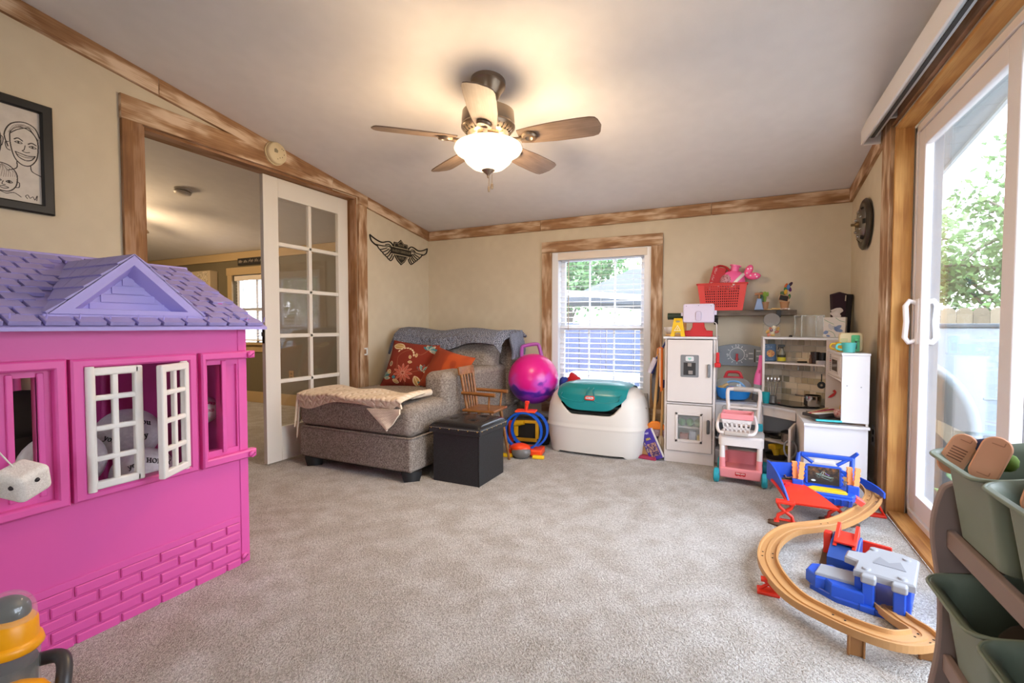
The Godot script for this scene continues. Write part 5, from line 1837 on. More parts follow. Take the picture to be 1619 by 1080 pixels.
# ---------------------------------------------------------------- play kitchen in the corner
func play_kitchen() -> void:
	var wh := mat("d8d1cd", 0.45)
	var whe := mat("d6d6d9", 0.4)
	var gy := mat("7d7f82", 0.45)
	var dgy := mat("55575b", 0.5)
	# ---- fridge unit
	var f := thing("play_fridge", "tall white toy fridge cabinet with ice dispenser and windowed lower door", "toy fridge")
	var xa := -0.478
	var xb := -0.137
	var z := -3.612
	var m := mb()
	bx(m, V(xa, 0.0, -4.05), V(xa + 0.014, 0.905, z - 0.002))
	bx(m, V(xb - 0.014, 0.0, -4.05), V(xb, 0.905, z - 0.002))
	bx(m, V(xa, 0, -4.05), V(xb, 0.905, -4.04))
	for y in [0.085, 0.44]:
		bx(m, V(xa, y - 0.012, -4.05), V(xb, y, z - 0.005))
	bx(m, V(xa, 0.25, -4.05), V(xb, 0.258, z - 0.04))
	put(f, "carcass", m, wh)
	put(f, "top_board", bx(mb(), V(xa - 0.012, 0.905, -4.055), V(xb + 0.008, 0.92, z + 0.012), 0.002), whe)
	put(f, "plinth", bx(mb(), V(xa, 0, z - 0.01), V(xb, 0.083, z - 0.001), 0.002), wh)
	var du := put(f, "door", bx(mb(), V(xa + 0.018, 0.447, z), V(xb - 0.018, 0.898, z + 0.013), 0.003), wh)
	put(du, "handle", mb().ext(rrect(0.02, 0.095, 0.009, 5), 0.018, 0.005), gy, T(V(-0.178, 0.68, z + 0.013)))
	put(du, "dispenser_plate", mb().ext(rrect(0.122, 0.16, 0.008, 3), 0.003, 0.001), gy, T(V(-0.306, 0.71, z + 0.013)))
	put(du, "dispenser_recess", mb().box(V(-0.306, 0.69, z + 0.017), V(0.082, 0.09, 0.003)), mat("2d2c2d", 0.6))
	put(du, "dispenser_lever", mb().box(V(-0.306, 0.72, z + 0.021), V(0.026, 0.024, 0.01), 0.002).box(V(-0.299, 0.665, z + 0.021), V(0.03, 0.026, 0.01), 0.002), mat("8d8681", 0.5))
	put(du, "dispenser_badge", mb().ext(rrect(0.056, 0.034, 0.008, 4), 0.002, 0.0005), whe, T(V(-0.306, 0.763, z + 0.016)))
	put(du, "heart", mb().ext([Vector2(0, -0.011), Vector2(0.012, 0.002), Vector2(0.008, 0.01), Vector2(0, 0.006), Vector2(-0.008, 0.01), Vector2(-0.012, 0.002)], 0.001), mat("86c9bb", 0.5), T(V(-0.306, 0.762, z + 0.018)))
	m = mb()
	for r in [[xa + 0.018, -0.382, 0.09, 0.425], [-0.234, xb - 0.018, 0.09, 0.425], [-0.382, -0.234, 0.09, 0.175], [-0.382, -0.234, 0.352, 0.425]]:
		bx(m, V(r[0], r[2], z), V(r[1], r[3], z + 0.013))
	var dl := put(f, "door", m, wh)
	put(dl, "handle", mb().ext(rrect(0.02, 0.1, 0.009, 5), 0.018, 0.005), dgy, T(V(-0.178, 0.28, z + 0.013)))
	m = mb()
	for r in [[-0.40, -0.382, 0.155, 0.372], [-0.234, -0.216, 0.155, 0.372], [-0.40, -0.216, 0.155, 0.175], [-0.40, -0.216, 0.352, 0.372]]:
		bx(m, V(r[0], r[2], z + 0.01), V(r[1], r[3], z + 0.018), 0.003)
	put(dl, "window_bezel", m, wh)
	put(dl, "window_pane", bx(mb(), V(-0.384, 0.173, z + 0.006), V(-0.232, 0.354, z + 0.009)), glass(0.1))
	rebase(f, V((xa + xb) / 2, 0, -3.83))
	# toy food behind the window
	for k in 3:
		single("toy_vegetable", ["dark green toy vegetable at the left behind the play fridge window", "round light green toy vegetable in the middle behind the play fridge window", "pale green toy vegetable at the right behind the play fridge window"][k], "toy food", mb().sph(V(-0.36 + 0.055 * k, 0.288, -3.68), V(0.028, 0.028, 0.028), 12, 8), mat(["2f7a2a", "5f9a3e", "a8b58e"][k], 0.6))
	single("toy_carton", "red-brown toy food carton behind the play fridge window", "toy food", bx(mb(), V(-0.375, 0.085, -3.72), V(-0.315, 0.205, -3.66), 0.004), mat("9c4436", 0.6))
	single("toy_carton", "white and blue toy food carton behind the play fridge window", "toy food", bx(mb(), V(-0.308, 0.085, -3.72), V(-0.262, 0.225, -3.66), 0.004), mat("b9c3dd", 0.6))
	single("toy_carton", "yellow toy food carton behind the play fridge window", "toy food", bx(mb(), V(-0.256, 0.085, -3.71), V(-0.222, 0.2, -3.65), 0.004), mat("d9b53a", 0.6))

	# ---- middle unit and the corner unit under one worktop
	var c := thing("play_counter_cabinet", "low white toy counter cabinet with grey clock panel between fridge and corner unit", "toy cabinet")
	m = mb()
	bx(m, V(xb + 0.002, 0.30, -3.735), V(0.163, 0.438, -3.722))
	bx(m, V(xb + 0.002, 0.0, -3.735), V(0.163, 0.085, -3.722))
	bx(m, V(xb + 0.002, 0.085, -4.05), V(0.163, 0.097, -3.725))
	bx(m, V(xb + 0.002, 0.0, -4.05), V(0.163, 0.438, -4.04))
	bx(m, V(xb + 0.002, 0.18, -4.04), V(0.163, 0.19, -3.725))
	put(c, "carcass", m, wh)
	put(c, "oven_door", bx(mb(), V(xb + 0.012, 0.195, -3.733), V(0.15, 0.297, -3.72), 0.002), dgy)
	for x in [-0.07, 0.03, 0.12]:
		put(c, "knob", mb(T(V(x, 0.41, -3.722), 90)).lathe([Vector2(0, 0), Vector2(0.019, 0), Vector2(0.017, 0.014), Vector2(0, 0.016)].slice(0), 16), mat("b3ada6", 0.4))
	var arc := []
	for k in 17:
		var q := k / 16.0
		arc.append(Vector2(-0.133 + 0.295 * q, 0.838 + 0.022 * sin(PI * q)))
	arc.append(Vector2(0.162, 0.69))
	arc.append(Vector2(-0.133, 0.69))
	var cp := put(c, "clock_panel", mb(T(V(0, 0, -4.05))).ext(arc, 0.012, 0.002), mat("80868b", 0.55))
	var ck := V(0.0, 0.777, -4.037)
	put(cp, "dial_ring", mb(T(ck, 90)).lathe([Vector2(0.05, 0), Vector2(0.05, 0.001), Vector2(0.053, 0.001), Vector2(0.053, 0)], 40), mat("e8e8e8", 0.6))
	for q in [["12", 0.0, 0.066], ["9", -0.067, -0.006], ["3", 0.067, -0.008]]:
		text(cp, "numeral", q[0], 0.022, mat("e8e8e8", 0.6), T(ck + V(q[1], q[2], 0.0005)), 0.001)
	for k in 12:
		if k % 3 != 0 or k == 6:
			var a := TAU * k / 12
			put(cp, "tick", mb().box(Vector3.ZERO, V(0.004, 0.014, 0.001)), mat("e8e8e8", 0.6), T(ck + V(sin(a) * 0.067, cos(a) * 0.067, 0.0), 0, 0, -rad_to_deg(a)))
	put(cp, "clock_hand", mb(T(ck + V(0, 0, 0.003))).ext([Vector2(-0.008, 0.006), Vector2(-0.008, -0.03), Vector2(-0.014, -0.032), Vector2(0, -0.058), Vector2(0.014, -0.032), Vector2(0.008, -0.03), Vector2(0.008, 0.006)], 0.008, 0.002), mat("b3161d", 0.4))
	put(cp, "ruler", mb().box(ck + V(0.122, -0.005, 0.002), V(0.008, 0.10, 0.003)), mat("3a3324", 0.6))
	for k in 5:
		put(cp, "ruler_mark", mb().box(ck + V(0.148 - 0.052 * (k % 2), 0.03 - 0.02 * k, 0.001), V(0.03, 0.009, 0.001)), mat("c9ccce", 0.6))
	rebase(c, V(0.013, 0, -3.89))
	var wt := single("play_worktop", "white worktop running from the toy fridge round the corner to the toy sink", "worktop", mb(T(V(0, 0.441, 0), 90)).ext([Vector2(xb + 0.001, -4.05), Vector2(xb + 0.001, -3.715), Vector2(0.165, -3.735), Vector2(0.352, -3.565), Vector2(0.352, -3.14), Vector2(0.66, -3.14), Vector2(0.66, -4.05)], 0.014), whe)
	wt.transform = T(V(0, 0.002, 0))

	var u := thing("play_corner_cabinet", "white toy corner cabinet with tiled back, open shelf and open lower door", "toy cabinet")
	var B := V(0.163, 0, -3.745)
	var C := V(0.352, 0, -3.575)
	var dgl := (C - B).normalized()
	var dn := V(-dgl.z, 0, dgl.x)
	var DF := TA(B, dgl, dn)
	var dw := (C - B).length()
	m = mb()
	bx(m, V(0.163, 0.0, -4.05), V(0.176, 0.44, -3.75))
	bx(m, V(0.163, 0.456, -4.05), V(0.178, 0.905, -3.775))
	bx(m, V(0.176, 0.0, -4.05), V(0.66, 0.44, -4.04))
	put(u, "carcass", m, wh)
	put(u, "apron", bx(mb(DF), V(0, 0.372, -0.012), V(dw, 0.44, 0), 0.001), wh)
	put(u, "plinth", bx(mb(DF), V(0, 0.0, -0.012), V(dw, 0.062, 0), 0.001), wh)
	var plan := [Vector2(0.17, -4.045), Vector2(0.17, -3.76), Vector2(0.35, -3.60), Vector2(0.352, -4.045)]
	put(u, "shelf", mb(T(V(0, 0.205, 0), 90)).ext(plan, 0.012), wh)
	put(u, "shelf", mb(T(V(0, 0.062, 0), 90)).ext(plan, 0.012), wh)
	var up := [Vector2(0.163, -4.05), Vector2(0.163, -3.765), Vector2(0.52, -3.628), Vector2(0.66, -3.628), Vector2(0.66, -4.05)]
	put(u, "top_board", mb(T(V(0, 0.92, 0), 90)).ext(up, 0.014), whe)
	put(u, "shelf", mb(T(V(0, 0.744, 0), 90)).ext([Vector2(0.178, -4.0), Vector2(0.178, -3.79), Vector2(0.52, -3.655), Vector2(0.55, -3.75), Vector2(0.30, -3.975)], 0.012), wh)
	put(u, "side_board", bx(mb(), V(0.522, 0.456, -3.642), V(0.66, 0.906, -3.63), 0.001), mat("d2c4bb", 0.5))
	# tiled back: a narrow panel on the wall side and a wide slanted one
	var grout := mat("d6cdbf", 0.8)
	var tl := [mat("dccbb0", 0.35), mat("cdbc9f", 0.35), mat("b5a585", 0.35), mat("9c937a", 0.35), mat("e2d3bc", 0.35)]
	var pr := [[TA(V(0.178, 0, -3.985), V(1, 0, 0), V(0, 0, 1)), 0.125], [TA(V(0.30, 0, -3.975), V(0.25, 0, 0.195), V(-0.195, 0, 0.25)), 0.318]]
	for k in 2:
		var P: Transform3D = pr[k][0]
		var W: float = pr[k][1]
		var pn := put(u, "tile_panel", bx(mb(P), V(0, 0.456, -0.01), V(W, 0.906, 0)), grout)
		var rh := 0.0448
		for row in 10:
			var small := row % 2 == 1
			var tw := 0.0445 if small else 0.092
			var x := -tw * (0.35 if row % 4 < 2 else 0.7)
			while x < W - 0.004:
				var a := maxf(x + 0.0015, 0.001)
				var b := minf(x + tw - 0.0015, W - 0.001)
				if b - a > 0.006:
					var shade: int = rng.randi() % 5 if small else [0, 4, 1, 0][rng.randi() % 4]
					put(pn, "tile", mb().tile(V((a + b) / 2, 0.456 + rh * (row + 0.5), 0), b - a, rh - 0.004, 0.004, 0.0015), tl[shade], P)
				x += tw
	for k in 3:
		var p := V(0.30 + 0.085 * k, 0.73, -3.86 + 0.055 * k)
		put(u, "hook", mb().tube(curve([p, p + V(0, -0.025, 0), p + V(0, -0.035, 0.012), p + V(0, -0.02, 0.018)], 4), 0.004, 6), glass(0.2))
	# hob glass with red marks
	var hb := put(u, "hob", mb(T(V(0, 0.4585, 0), 90)).ext([Vector2(0.20, -3.80), Vector2(0.345, -3.655), Vector2(0.50, -3.70), Vector2(0.50, -3.83), Vector2(0.32, -3.95), Vector2(0.21, -3.93)], 0.003), mat("3a3632", 0.15))
	for k in 2:
		put(hb, "hob_mark", mb(T(V(0.232 + 0.04 * k, 0.459, -3.775 - 0.005 * k))).lathe([Vector2(0, 0.0005), Vector2(0.008, 0.0005), Vector2(0.008, 0)], 12), mat("c0241c", 0.4))
	# the open lower door
	var DR := TA(V(0.35, 0, -3.555), V(-0.22, 0, 0.97), V(-0.97, 0, -0.22))
	var dr := put(u, "door", bx(mb(DR), V(0, 0.066, -0.006), V(0.235, 0.366, 0.007), 0.002), wh)
	for q in [1, -1]:
		var hp := []
		for k in 9:
			var a := PI * k / 8
			hp.append(V(0.20, 0.235 - 0.05 * cos(a), (0.007 + 0.026 * sin(a)) * q))
		put(dr, "handle", mb(DR).tube(hp, 0.006, 8), gy)
	put(dr, "hinge", bx(mb(DR), V(0.008, 0.31, 0.006), V(0.045, 0.35, 0.018), 0.002), mat("9a948c", 0.4, 0.6))
	rebase(u, V(0.40, 0, -3.85))

	# ---- right wing with sink, microwave shelf
	var w := thing("play_sink_cabinet", "white toy sink cabinet with microwave tower, its plain end facing the room", "toy cabinet")
	put(w, "end_panel", bx(mb(), V(0.355, 0.0, -3.168), V(0.655, 0.44, -3.155), 0.0015), whe)
	put(w, "side_panel", bx(mb(), V(0.355, 0.0, -3.55), V(0.367, 0.44, -3.168), 0.001), wh)
	put(w, "back_panel", bx(mb(), V(0.645, 0.0, -3.62), V(0.657, 0.845, -3.168)), wh)
	put(w, "tower_side", bx(mb(), V(0.53, 0.458, -3.175), V(0.658, 0.845, -3.163), 0.0015), whe)
	for p in [[0.555, 0.665], [0.62, 0.66]]:
		put(w, "peg_hole", mb(T(V(p[0], p[1], -3.163), 90)).lathe([Vector2(0, 0.0008), Vector2(0.004, 0.0008), Vector2(0.004, 0)], 8), mat("9fa2a6", 0.6))
	put(w, "tower_top", bx(mb(), V(0.526, 0.835, -3.625), V(0.66, 0.847, -3.158), 0.0015), whe)
	put(w, "tower_shelf", bx(mb(), V(0.53, 0.683, -3.625), V(0.655, 0.693, -3.17), 0.001), wh)
	var mw := put(w, "microwave_front", bx(mb(), V(0.534, 0.694, -3.62), V(0.544, 0.834, -3.176), 0.001), wh)
	put(mw, "microwave_door", bx(mb(), V(0.524, 0.705, -3.47), V(0.535, 0.828, -3.185), 0.003), wh)
	put(mw, "microwave_bezel", bx(mb(), V(0.519, 0.722, -3.42), V(0.526, 0.812, -3.215), 0.003), mat("c5bdb8", 0.4))
	put(mw, "microwave_window", bx(mb(), V(0.517, 0.735, -3.39), V(0.5205, 0.80, -3.24), 0.001), mat("3b3430", 0.15))
	for k in 9:
		put(mw, "button", bx(mb(), V(0.532, 0.716 + k * 0.012, -3.56), V(0.536, 0.724 + k * 0.012, -3.515)), mat("c02a2a" if k == 5 else "85817f", 0.5))
	put(w, "sink_basin", bx(mb(), V(0.40, 0.4555, -3.50), V(0.60, 0.459, -3.20), 0.001), mat("4d4a48", 0.4))
	rebase(w, V(0.505, 0, -3.39))
	# stickers and loose things at the sink
	single("chilli_sticker", "red chilli pepper cut-out on the board under the toy microwave", "sticker", mb(T(V(0.565, 0.553, -3.629), 0, 0, 28).scaled_local(V(0.62, 0.62, 1))).ext([Vector2(-0.06, -0.006), Vector2(-0.02, 0.01), Vector2(0.018, 0.02), Vector2(0.012, 0.04), Vector2(0.035, 0.045), Vector2(0.04, 0.02), Vector2(0.028, 0.004), Vector2(0.0, -0.012), Vector2(-0.03, -0.016)], 0.003), mat("b3201c", 0.5))
	var tr := thing("utensil_tray", "dark utensil tray with wooden and pink toy utensils in the toy sink", "tray", T(V(0.475, 0.459, -3.335), 0, 40))
	put(tr, "tray", bx(mb(), V(-0.10, 0, -0.06), V(0.10, 0.02, 0.06), 0.004), mat("35312f", 0.6))
	for k in 4:
		put(tr, "utensil", mb(T(V(0, 0.027, -0.04 + 0.026 * k), 0, 12 - 8 * k, 4)).box(Vector3.ZERO, V(0.19, 0.008, 0.016), 0.003), mat(["d2b88c", "b52b55", "dcc79f", "d9d4cc"][k], 0.5))
	single("toy_knife", "lime and turquoise strip of toy cutting tool at the front of the toy sink", "toy knife", mb(T(V(0.47, 0.463, -3.158), 0, 4)).box(V(-0.04, 0, 0), V(0.04, 0.01, 0.02), 0.002).box(V(0.02, 0, 0), V(0.09, 0.01, 0.02), 0.002), mat("38b8bd", 0.5))
	single("oven_mitt", "red and white patterned oven mitt beside the tower of the toy sink", "oven mitt", mb().sph(V(0.565, 0.485, -3.30), V(0.05, 0.03, 0.06), 14, 10, func(d): return 1.0 + 0.12 * sin(d.x * 7.0)), nmat("mitt", ["a3202c", "e5d5d2"], [0.48, 0.52], 0.06, V(8, 8, 8), 0.9))
	single("banana_slice", "tan curved toy bread standing against the toy microwave tower", "toy food", mb().tube(curve([V(0.60, 0.47, -3.40), V(0.585, 0.50, -3.39), V(0.59, 0.54, -3.37)], 5), [0.02, 0.023, 0.025, 0.026, 0.027, 0.027, 0.026, 0.025, 0.023, 0.02, 0.015], 10), mat("c9a45f", 0.6)).name = "toy_bread"
	# pot, cutlery, cup, doctor kit, torch
	var pt := thing("saucepan", "shiny stainless steel toy saucepan on the toy hob", "saucepan", T(V(0.462, 0.46, -3.715), 0, 20))
	var st := mat("b9b5b0", 0.12, 1.0)
	put(pt, "pan", mb().lathe([Vector2(0, 0.002), Vector2(0.046, 0.002), Vector2(0.05, 0.008), Vector2(0.05, 0.07), Vector2(0.054, 0.073), Vector2(0.048, 0.073), Vector2(0.047, 0.01), Vector2(0, 0.01)], 36), st)
	put(pt, "handle", mb().tube([V(-0.048, 0.066, 0), V(-0.11, 0.074, 0.0)], 0.005, 8), st)
	var sp := thing("utensil_pot", "grey pot with metal toy spoons beside the turquoise cup", "utensil pot", T(V(0.232, 0.457, -3.78)))
	put(sp, "pot", mb().lathe([Vector2(0, 0), Vector2(0.022, 0), Vector2(0.025, 0.05), Vector2(0.022, 0.05), Vector2(0.02, 0.004), Vector2(0, 0.004)], 20), mat("8d8a86", 0.3, 0.6))
	for k in 4:
		var a := -0.5 + k * 0.33
		put(sp, "spoon", mb().cyl(V(a * 0.02, 0.01, 0), V(a * 0.06, 0.14, 0.01), 0.003, -1, 6).sph(V(a * 0.068, 0.165, 0.012), V(0.011, 0.018, 0.005), 12, 8), st)
	single("cup", "turquoise plastic cup at the left edge of the toy corner cabinet", "cup", mb(T(V(0.187, 0.457, -3.735))).lathe([Vector2(0, 0), Vector2(0.019, 0), Vector2(0.0255, 0.078), Vector2(0.023, 0.078), Vector2(0.017, 0.004), Vector2(0, 0.004)], 24), mat("149aa5", 0.35))
	var k2 := thing("doctor_kit", "blue toy doctor's case with clear dome lid and red handle", "toy case", T(V(-0.022, 0.457, -3.86)))
	var kb := mat("1f86d6", 0.35)
	put(k2, "base", mb().lathe([Vector2(0, 0), Vector2(0.085, 0), Vector2(0.105, 0.015), Vector2(0.122, 0.075), Vector2(0.122, 0.085), Vector2(0.116, 0.085), Vector2(0.1, 0.02), Vector2(0, 0.012)], 32), kb)
	k2.get_child(0).transform = Transform3D(Basis.from_scale(V(1, 1, 0.72)), Vector3.ZERO)
	var dome := put(k2, "clear_lid", mb().lathe([Vector2(0.121, 0.085), Vector2(0.118, 0.115), Vector2(0.095, 0.145), Vector2(0.06, 0.157), Vector2(0, 0.16)], 32), glass(0.14), Transform3D(Basis.from_scale(V(1, 1, 0.72)), Vector3.ZERO))
	put(dome, "handle", mb().tube(curve([V(-0.055, 0.158, 0), V(-0.04, 0.195, 0), V(0, 0.2, 0), V(0.04, 0.195, 0), V(0.055, 0.158, 0)], 5), 0.011, 10).box(V(0, 0.16, 0), V(0.135, 0.012, 0.04), 0.004), mat("b5121f", 0.35))
	put(k2, "latch", mb().box(V(0.0, 0.085, 0.085), V(0.055, 0.025, 0.014), 0.004), mat("c41a1f", 0.4))
	single("stethoscope", "light blue toy stethoscope inside the toy doctor's case", "stethoscope", mb().tube(curve([V(-0.07, 0.55, -3.84), V(-0.05, 0.585, -3.83), V(0.02, 0.585, -3.82), V(0.07, 0.53, -3.82)], 6), 0.008, 8), mat("3f9be0", 0.4))
	single("toy_tool", "yellow toy medical tool inside the toy doctor's case", "toy tool", mb().sph(V(-0.10, 0.54, -3.84), V(0.03, 0.014, 0.014), 12, 8).tube([V(-0.09, 0.55, -3.83), V(-0.055, 0.57, -3.83)], 0.012, 8), mat("e3a81a", 0.4))
	single("toy_tool", "grey syringe-like toy tool inside the toy doctor's case", "toy tool", mb().cyl(V(0.0, 0.565, -3.80), V(0.07, 0.54, -3.80), 0.009, -1, 8), mat("9aa6b4", 0.4))
	var fl := thing("flashlight", "pink toy flashlight standing on its dark base beside the doctor's case", "flashlight", T(V(0.128, 0.457, -3.83), 0, 0, -6))
	put(fl, "base", mb().cyl(V(0, 0, 0), V(0, 0.05, 0), 0.03, 0.027, 16), mat("4c4744", 0.4))
	put(fl, "clear_head", mb().cyl(V(0, 0.05, 0), V(0, 0.12, 0), 0.027, 0.026, 16), glass(0.25))
	put(fl, "body", mb().lathe([Vector2(0, 0.12), Vector2(0.03, 0.12), Vector2(0.031, 0.15), Vector2(0.029, 0.19), Vector2(0.019, 0.235), Vector2(0.018, 0.33), Vector2(0.0, 0.332)], 20), mat("e768a6", 0.4))
	put(fl, "switch", mb().box(V(-0.004, 0.215, 0.026), V(0.008, 0.026, 0.01), 0.003), mat("d02d7a", 0.4))
	# tablet on red stand, sign, roll, bowl on the fridge
	var rg := thing("toy_register", "back of a pale lilac toy screen on a red stand on the toy fridge", "toy register", T(V(-0.26, 0.92, -3.74)))
	put(rg, "screen", mb(T(V(0, 0.17, -0.004), -8)).ext(rrect(0.215, 0.14, 0.014, 4), 0.022, 0.005), mat("d3cbe0", 0.4))
	put(rg, "tab", mb(T(V(-0.113, 0.165, 0))).box(Vector3.ZERO, V(0.02, 0.026, 0.012), 0.003).box(V(0.226, 0.01, 0), V(0.02, 0.034, 0.012), 0.003), mat("d3cbe0", 0.4))
	put(rg, "bracket", mb(T(V(0.0, 0.15, 0.021))).ext(rrect(0.04, 0.075, 0.018, 5), 0.008, 0.003), mat("c6bdd4", 0.4))
	put(rg, "stand", mb(T(V(0, 0, -0.01))).ext([Vector2(-0.098, 0), Vector2(0.098, 0), Vector2(0.098, 0.042), Vector2(0.055, 0.046), Vector2(0.042, 0.07), Vector2(0.037, 0.135), Vector2(-0.037, 0.135), Vector2(-0.042, 0.07), Vector2(-0.055, 0.046), Vector2(-0.098, 0.042)], 0.026, 0.004), mat("c0141a", 0.4))
	for q in [[-0.085, 0.225], [0, 0.228], [0.085, 0.225], [-0.085, 0.12], [0.085, 0.12]]:
		put(rg, "screw", mb(T(V(q[0], q[1], 0.0165), 82)).lathe([Vector2(0, 0.001), Vector2(0.003, 0.001), Vector2(0.003, 0)], 8), mat("6f6a78", 0.5))
	put(rg, "cable", mb().tube(curve([V(0.105, 0.105, -0.01), V(0.122, 0.09, 0.0), V(0.126, 0.02, 0.06), V(0.132, -0.03, 0.125), V(0.135, -0.11, 0.137)], 6), 0.0035, 6), mat("dedad8", 0.5))
	single("toy_scanner", "red toy hand scanner hanging by its white cable beside the toy fridge", "toy scanner", mb().box(V(-0.122, 0.775, -3.60), V(0.022, 0.075, 0.02), 0.007, 2).box(V(-0.122, 0.723, -3.60), V(0.04, 0.032, 0.024), 0.006, 2), mat("c1161c", 0.4))
	var sg := thing("toy_sign", "small yellow toy wet-floor sign on the toy fridge", "toy sign", T(V(-0.395, 0.92, -3.66)))
	var ye := mat("e2b80c", 0.4)
	for q in [1, -1]:
		var pn := mb(T(V(0, 0, 0.0 + 0.022 * q), -11.0 * q))
		for r in [[[-0.05, 0], [-0.024, 0], [-0.019, 0.03], [-0.045, 0.03]], [[0.024, 0], [0.05, 0], [0.045, 0.03], [0.019, 0.03]], [[-0.045, 0.03], [0.045, 0.03], [0.033, 0.105], [-0.033, 0.105]], [[-0.033, 0.105], [-0.014, 0.105], [-0.013, 0.12], [-0.031, 0.12]], [[0.014, 0.105], [0.033, 0.105], [0.031, 0.12], [0.013, 0.12]], [[-0.031, 0.12], [0.031, 0.12], [0.028, 0.136], [-0.028, 0.136]]]:
			var pp := []
			for e in r:
				pp.append(Vector2(e[0], e[1]))
			pn.ext(pp, 0.006)
		put(sg, "sign_leaf", pn, ye)
	var tx := T(V(0, 0.055, 0.022), -11) * T(V(0, 0, 0.012))
	put(sg, "warning_triangle", mb(tx).ext([Vector2(-0.024, -0.015), Vector2(0.024, -0.015), Vector2(0.0, 0.028)], 0.001), mat("ebe6d2", 0.5))
	put(sg, "warning_field", mb(tx * T(V(0, 0, 0.0008))).ext([Vector2(-0.018, -0.0115), Vector2(0.018, -0.0115), Vector2(0.0, 0.021)], 0.0008), ye)
	text(sg, "lettering", "!", 0.017, mat("ebe6d2", 0.5), tx * T(V(0, -0.001, 0.002)), 0.001, "Droid Sans", true)
	var ro := thing("toy_mixer", "dark green toy kitchen mixer behind the yellow sign on the toy fridge", "toy mixer", T(V(-0.425, 0.92, -3.84)))
	put(ro, "head", mb().cyl(V(-0.065, 0.152, 0), V(0.07, 0.152, 0), 0.026, 0.024, 16), mat("22382c", 0.45))
	put(ro, "stand", mb().box(V(0.06, 0.07, 0), V(0.022, 0.13, 0.03), 0.003).box(V(0.0, 0.008, 0), V(0.15, 0.016, 0.08), 0.004), wood("birch", ["b98a55", "cfa36b", "dcb680"], 0.3, Vector3(3, 6, 6), 0.6))
	put(ro, "bowl", mb(T(V(-0.05, 0.018, 0.0))).lathe([Vector2(0, 0), Vector2(0.02, 0.002), Vector2(0.04, 0.03), Vector2(0.045, 0.052), Vector2(0.042, 0.052), Vector2(0.035, 0.03), Vector2(0, 0.006)], 24), mat("e2dcd6", 0.4))

	# ---- things on the corner cabinet
	var ja := thing("candy_jar", "glass jar of wrapped candies with grey lid on the toy corner cabinet", "jar", T(V(0.222, 0.921, -3.87)))
	put(ja, "glass", mb().lathe([Vector2(0, 0.002), Vector2(0.05, 0.002), Vector2(0.056, 0.012), Vector2(0.056, 0.085), Vector2(0.045, 0.1)], 28), glass(0.1))
	put(ja, "lid", mb(T(V(0.0, 0.118, 0.005), 62)).lathe([Vector2(0, -0.012), Vector2(0.052, -0.012), Vector2(0.056, 0.0), Vector2(0.052, 0.01), Vector2(0, 0.012)], 28), mat("8f8c89", 0.4, 0.4))
	for k in 14:
		var a := k * 2.4
		single("candy", "%s wrapped candy in the %s layer of the glass candy jar, %s" % [["yellow", "orange", "dark red", "cream"][k % 4], ["bottom", "second", "third", "fourth", "fifth", "sixth", "topmost"][k / 2], ["towards the left", "towards the right"][k % 2]], "candy", mb().sph(Vector3.ZERO, V(0.017, 0.011, 0.012), 10, 6), mat(["d9a52c", "d9622a", "7d2230", "e3d3a8"][k % 4], 0.35), T(V(0.222 + cos(a) * 0.034 * ((k % 3) / 2.0 + 0.2), 0.934 + 0.011 * (k / 2), -3.87 + sin(a) * 0.034 * ((k % 3) / 2.0 + 0.2)), k * 40.0, k * 77.0, k * 31.0), "candies in the jar")
	single("knob", "tiny black round knob on top of the toy corner cabinet", "knob", mb(T(V(0.335, 0.921, -3.80))).lathe([Vector2(0, 0), Vector2(0.012, 0), Vector2(0.009, 0.012), Vector2(0, 0.014)], 12), mat("1c1b1a", 0.4))
	var gv := thing("glass_vase", "empty square glass vase on the toy corner cabinet", "vase", T(V(0.45, 0.921, -3.86), 0, 12))
	var gm := glass(0.05)
	for q in 4:
		put(gv, "side", mb(T(Vector3.ZERO, 0, 90 * q)).box(V(0, 0.075, 0.068), V(0.142, 0.15, 0.006), 0.002), gm)
	for q in 4:
		put(gv, "edge", mb(T(Vector3.ZERO, 0, 90 * q)).box(V(0.068, 0.075, 0.068), V(0.007, 0.15, 0.007), 0.002).box(V(0, 0.149, 0.068), V(0.14, 0.004, 0.006)), glass(0.35))
	put(gv, "base", mb().box(V(0, 0.006, 0), V(0.13, 0.012, 0.13), 0.002), gm)
	var tb := thing("tissue_box", "white tissue box with blue flowers on the toy corner cabinet", "tissue box", T(V(0.60, 0.921, -3.84), 0, -14))
	var ti := Image.create(128, 128, false, Image.FORMAT_RGB8)
	ti.fill(Color("dedbd9"))
	for q in [[70, 70, 60, 26, 0.5, "b9bfca"], [86, 64, 44, 24, -0.6, "7d93bd"], [76, 76, 40, 22, 0.9, "6b84b5"], [96, 84, 34, 20, 0.1, "7c95c2"], [14, 96, 34, 22, -0.4, "7e97c4"], [40, 60, 46, 22, 1.2, "c3c7d0"], [28, 118, 26, 12, 0.2, "7088b8"]]:
		leaf(ti, q[0], q[1], q[2], q[3], q[4], Color(q[5]), Color(q[5]))
	stroke(ti, [[4, 14], [30, 30], [60, 44]], 2.2, Color("5f9a7c"))
	stroke(ti, [[70, 4], [96, 22], [124, 30]], 2.2, Color("5f9a7c"))
	stroke(ti, [[30, 84], [60, 100], [70, 124]], 2.2, Color("5f9a7c"))
	put(tb, "box", mb().box(V(0, 0.068, 0), V(0.122, 0.136, 0.118), 0.002), pic(ti, 0.7))
	put(tb, "tissue", mb().sheet(16, 12, func(a, b):
		var t: float = a * PI * 1.3
		return V(0.038 * sin(t) * (0.6 + 0.4 * b) + 0.006 * sin(b * 9.0), 0.134 + 0.058 * b + 0.008 * sin(a * 11.0) * b, 0.02 * cos(t * 1.4) * b), 0.0), mat("e6e0dd", 0.9))
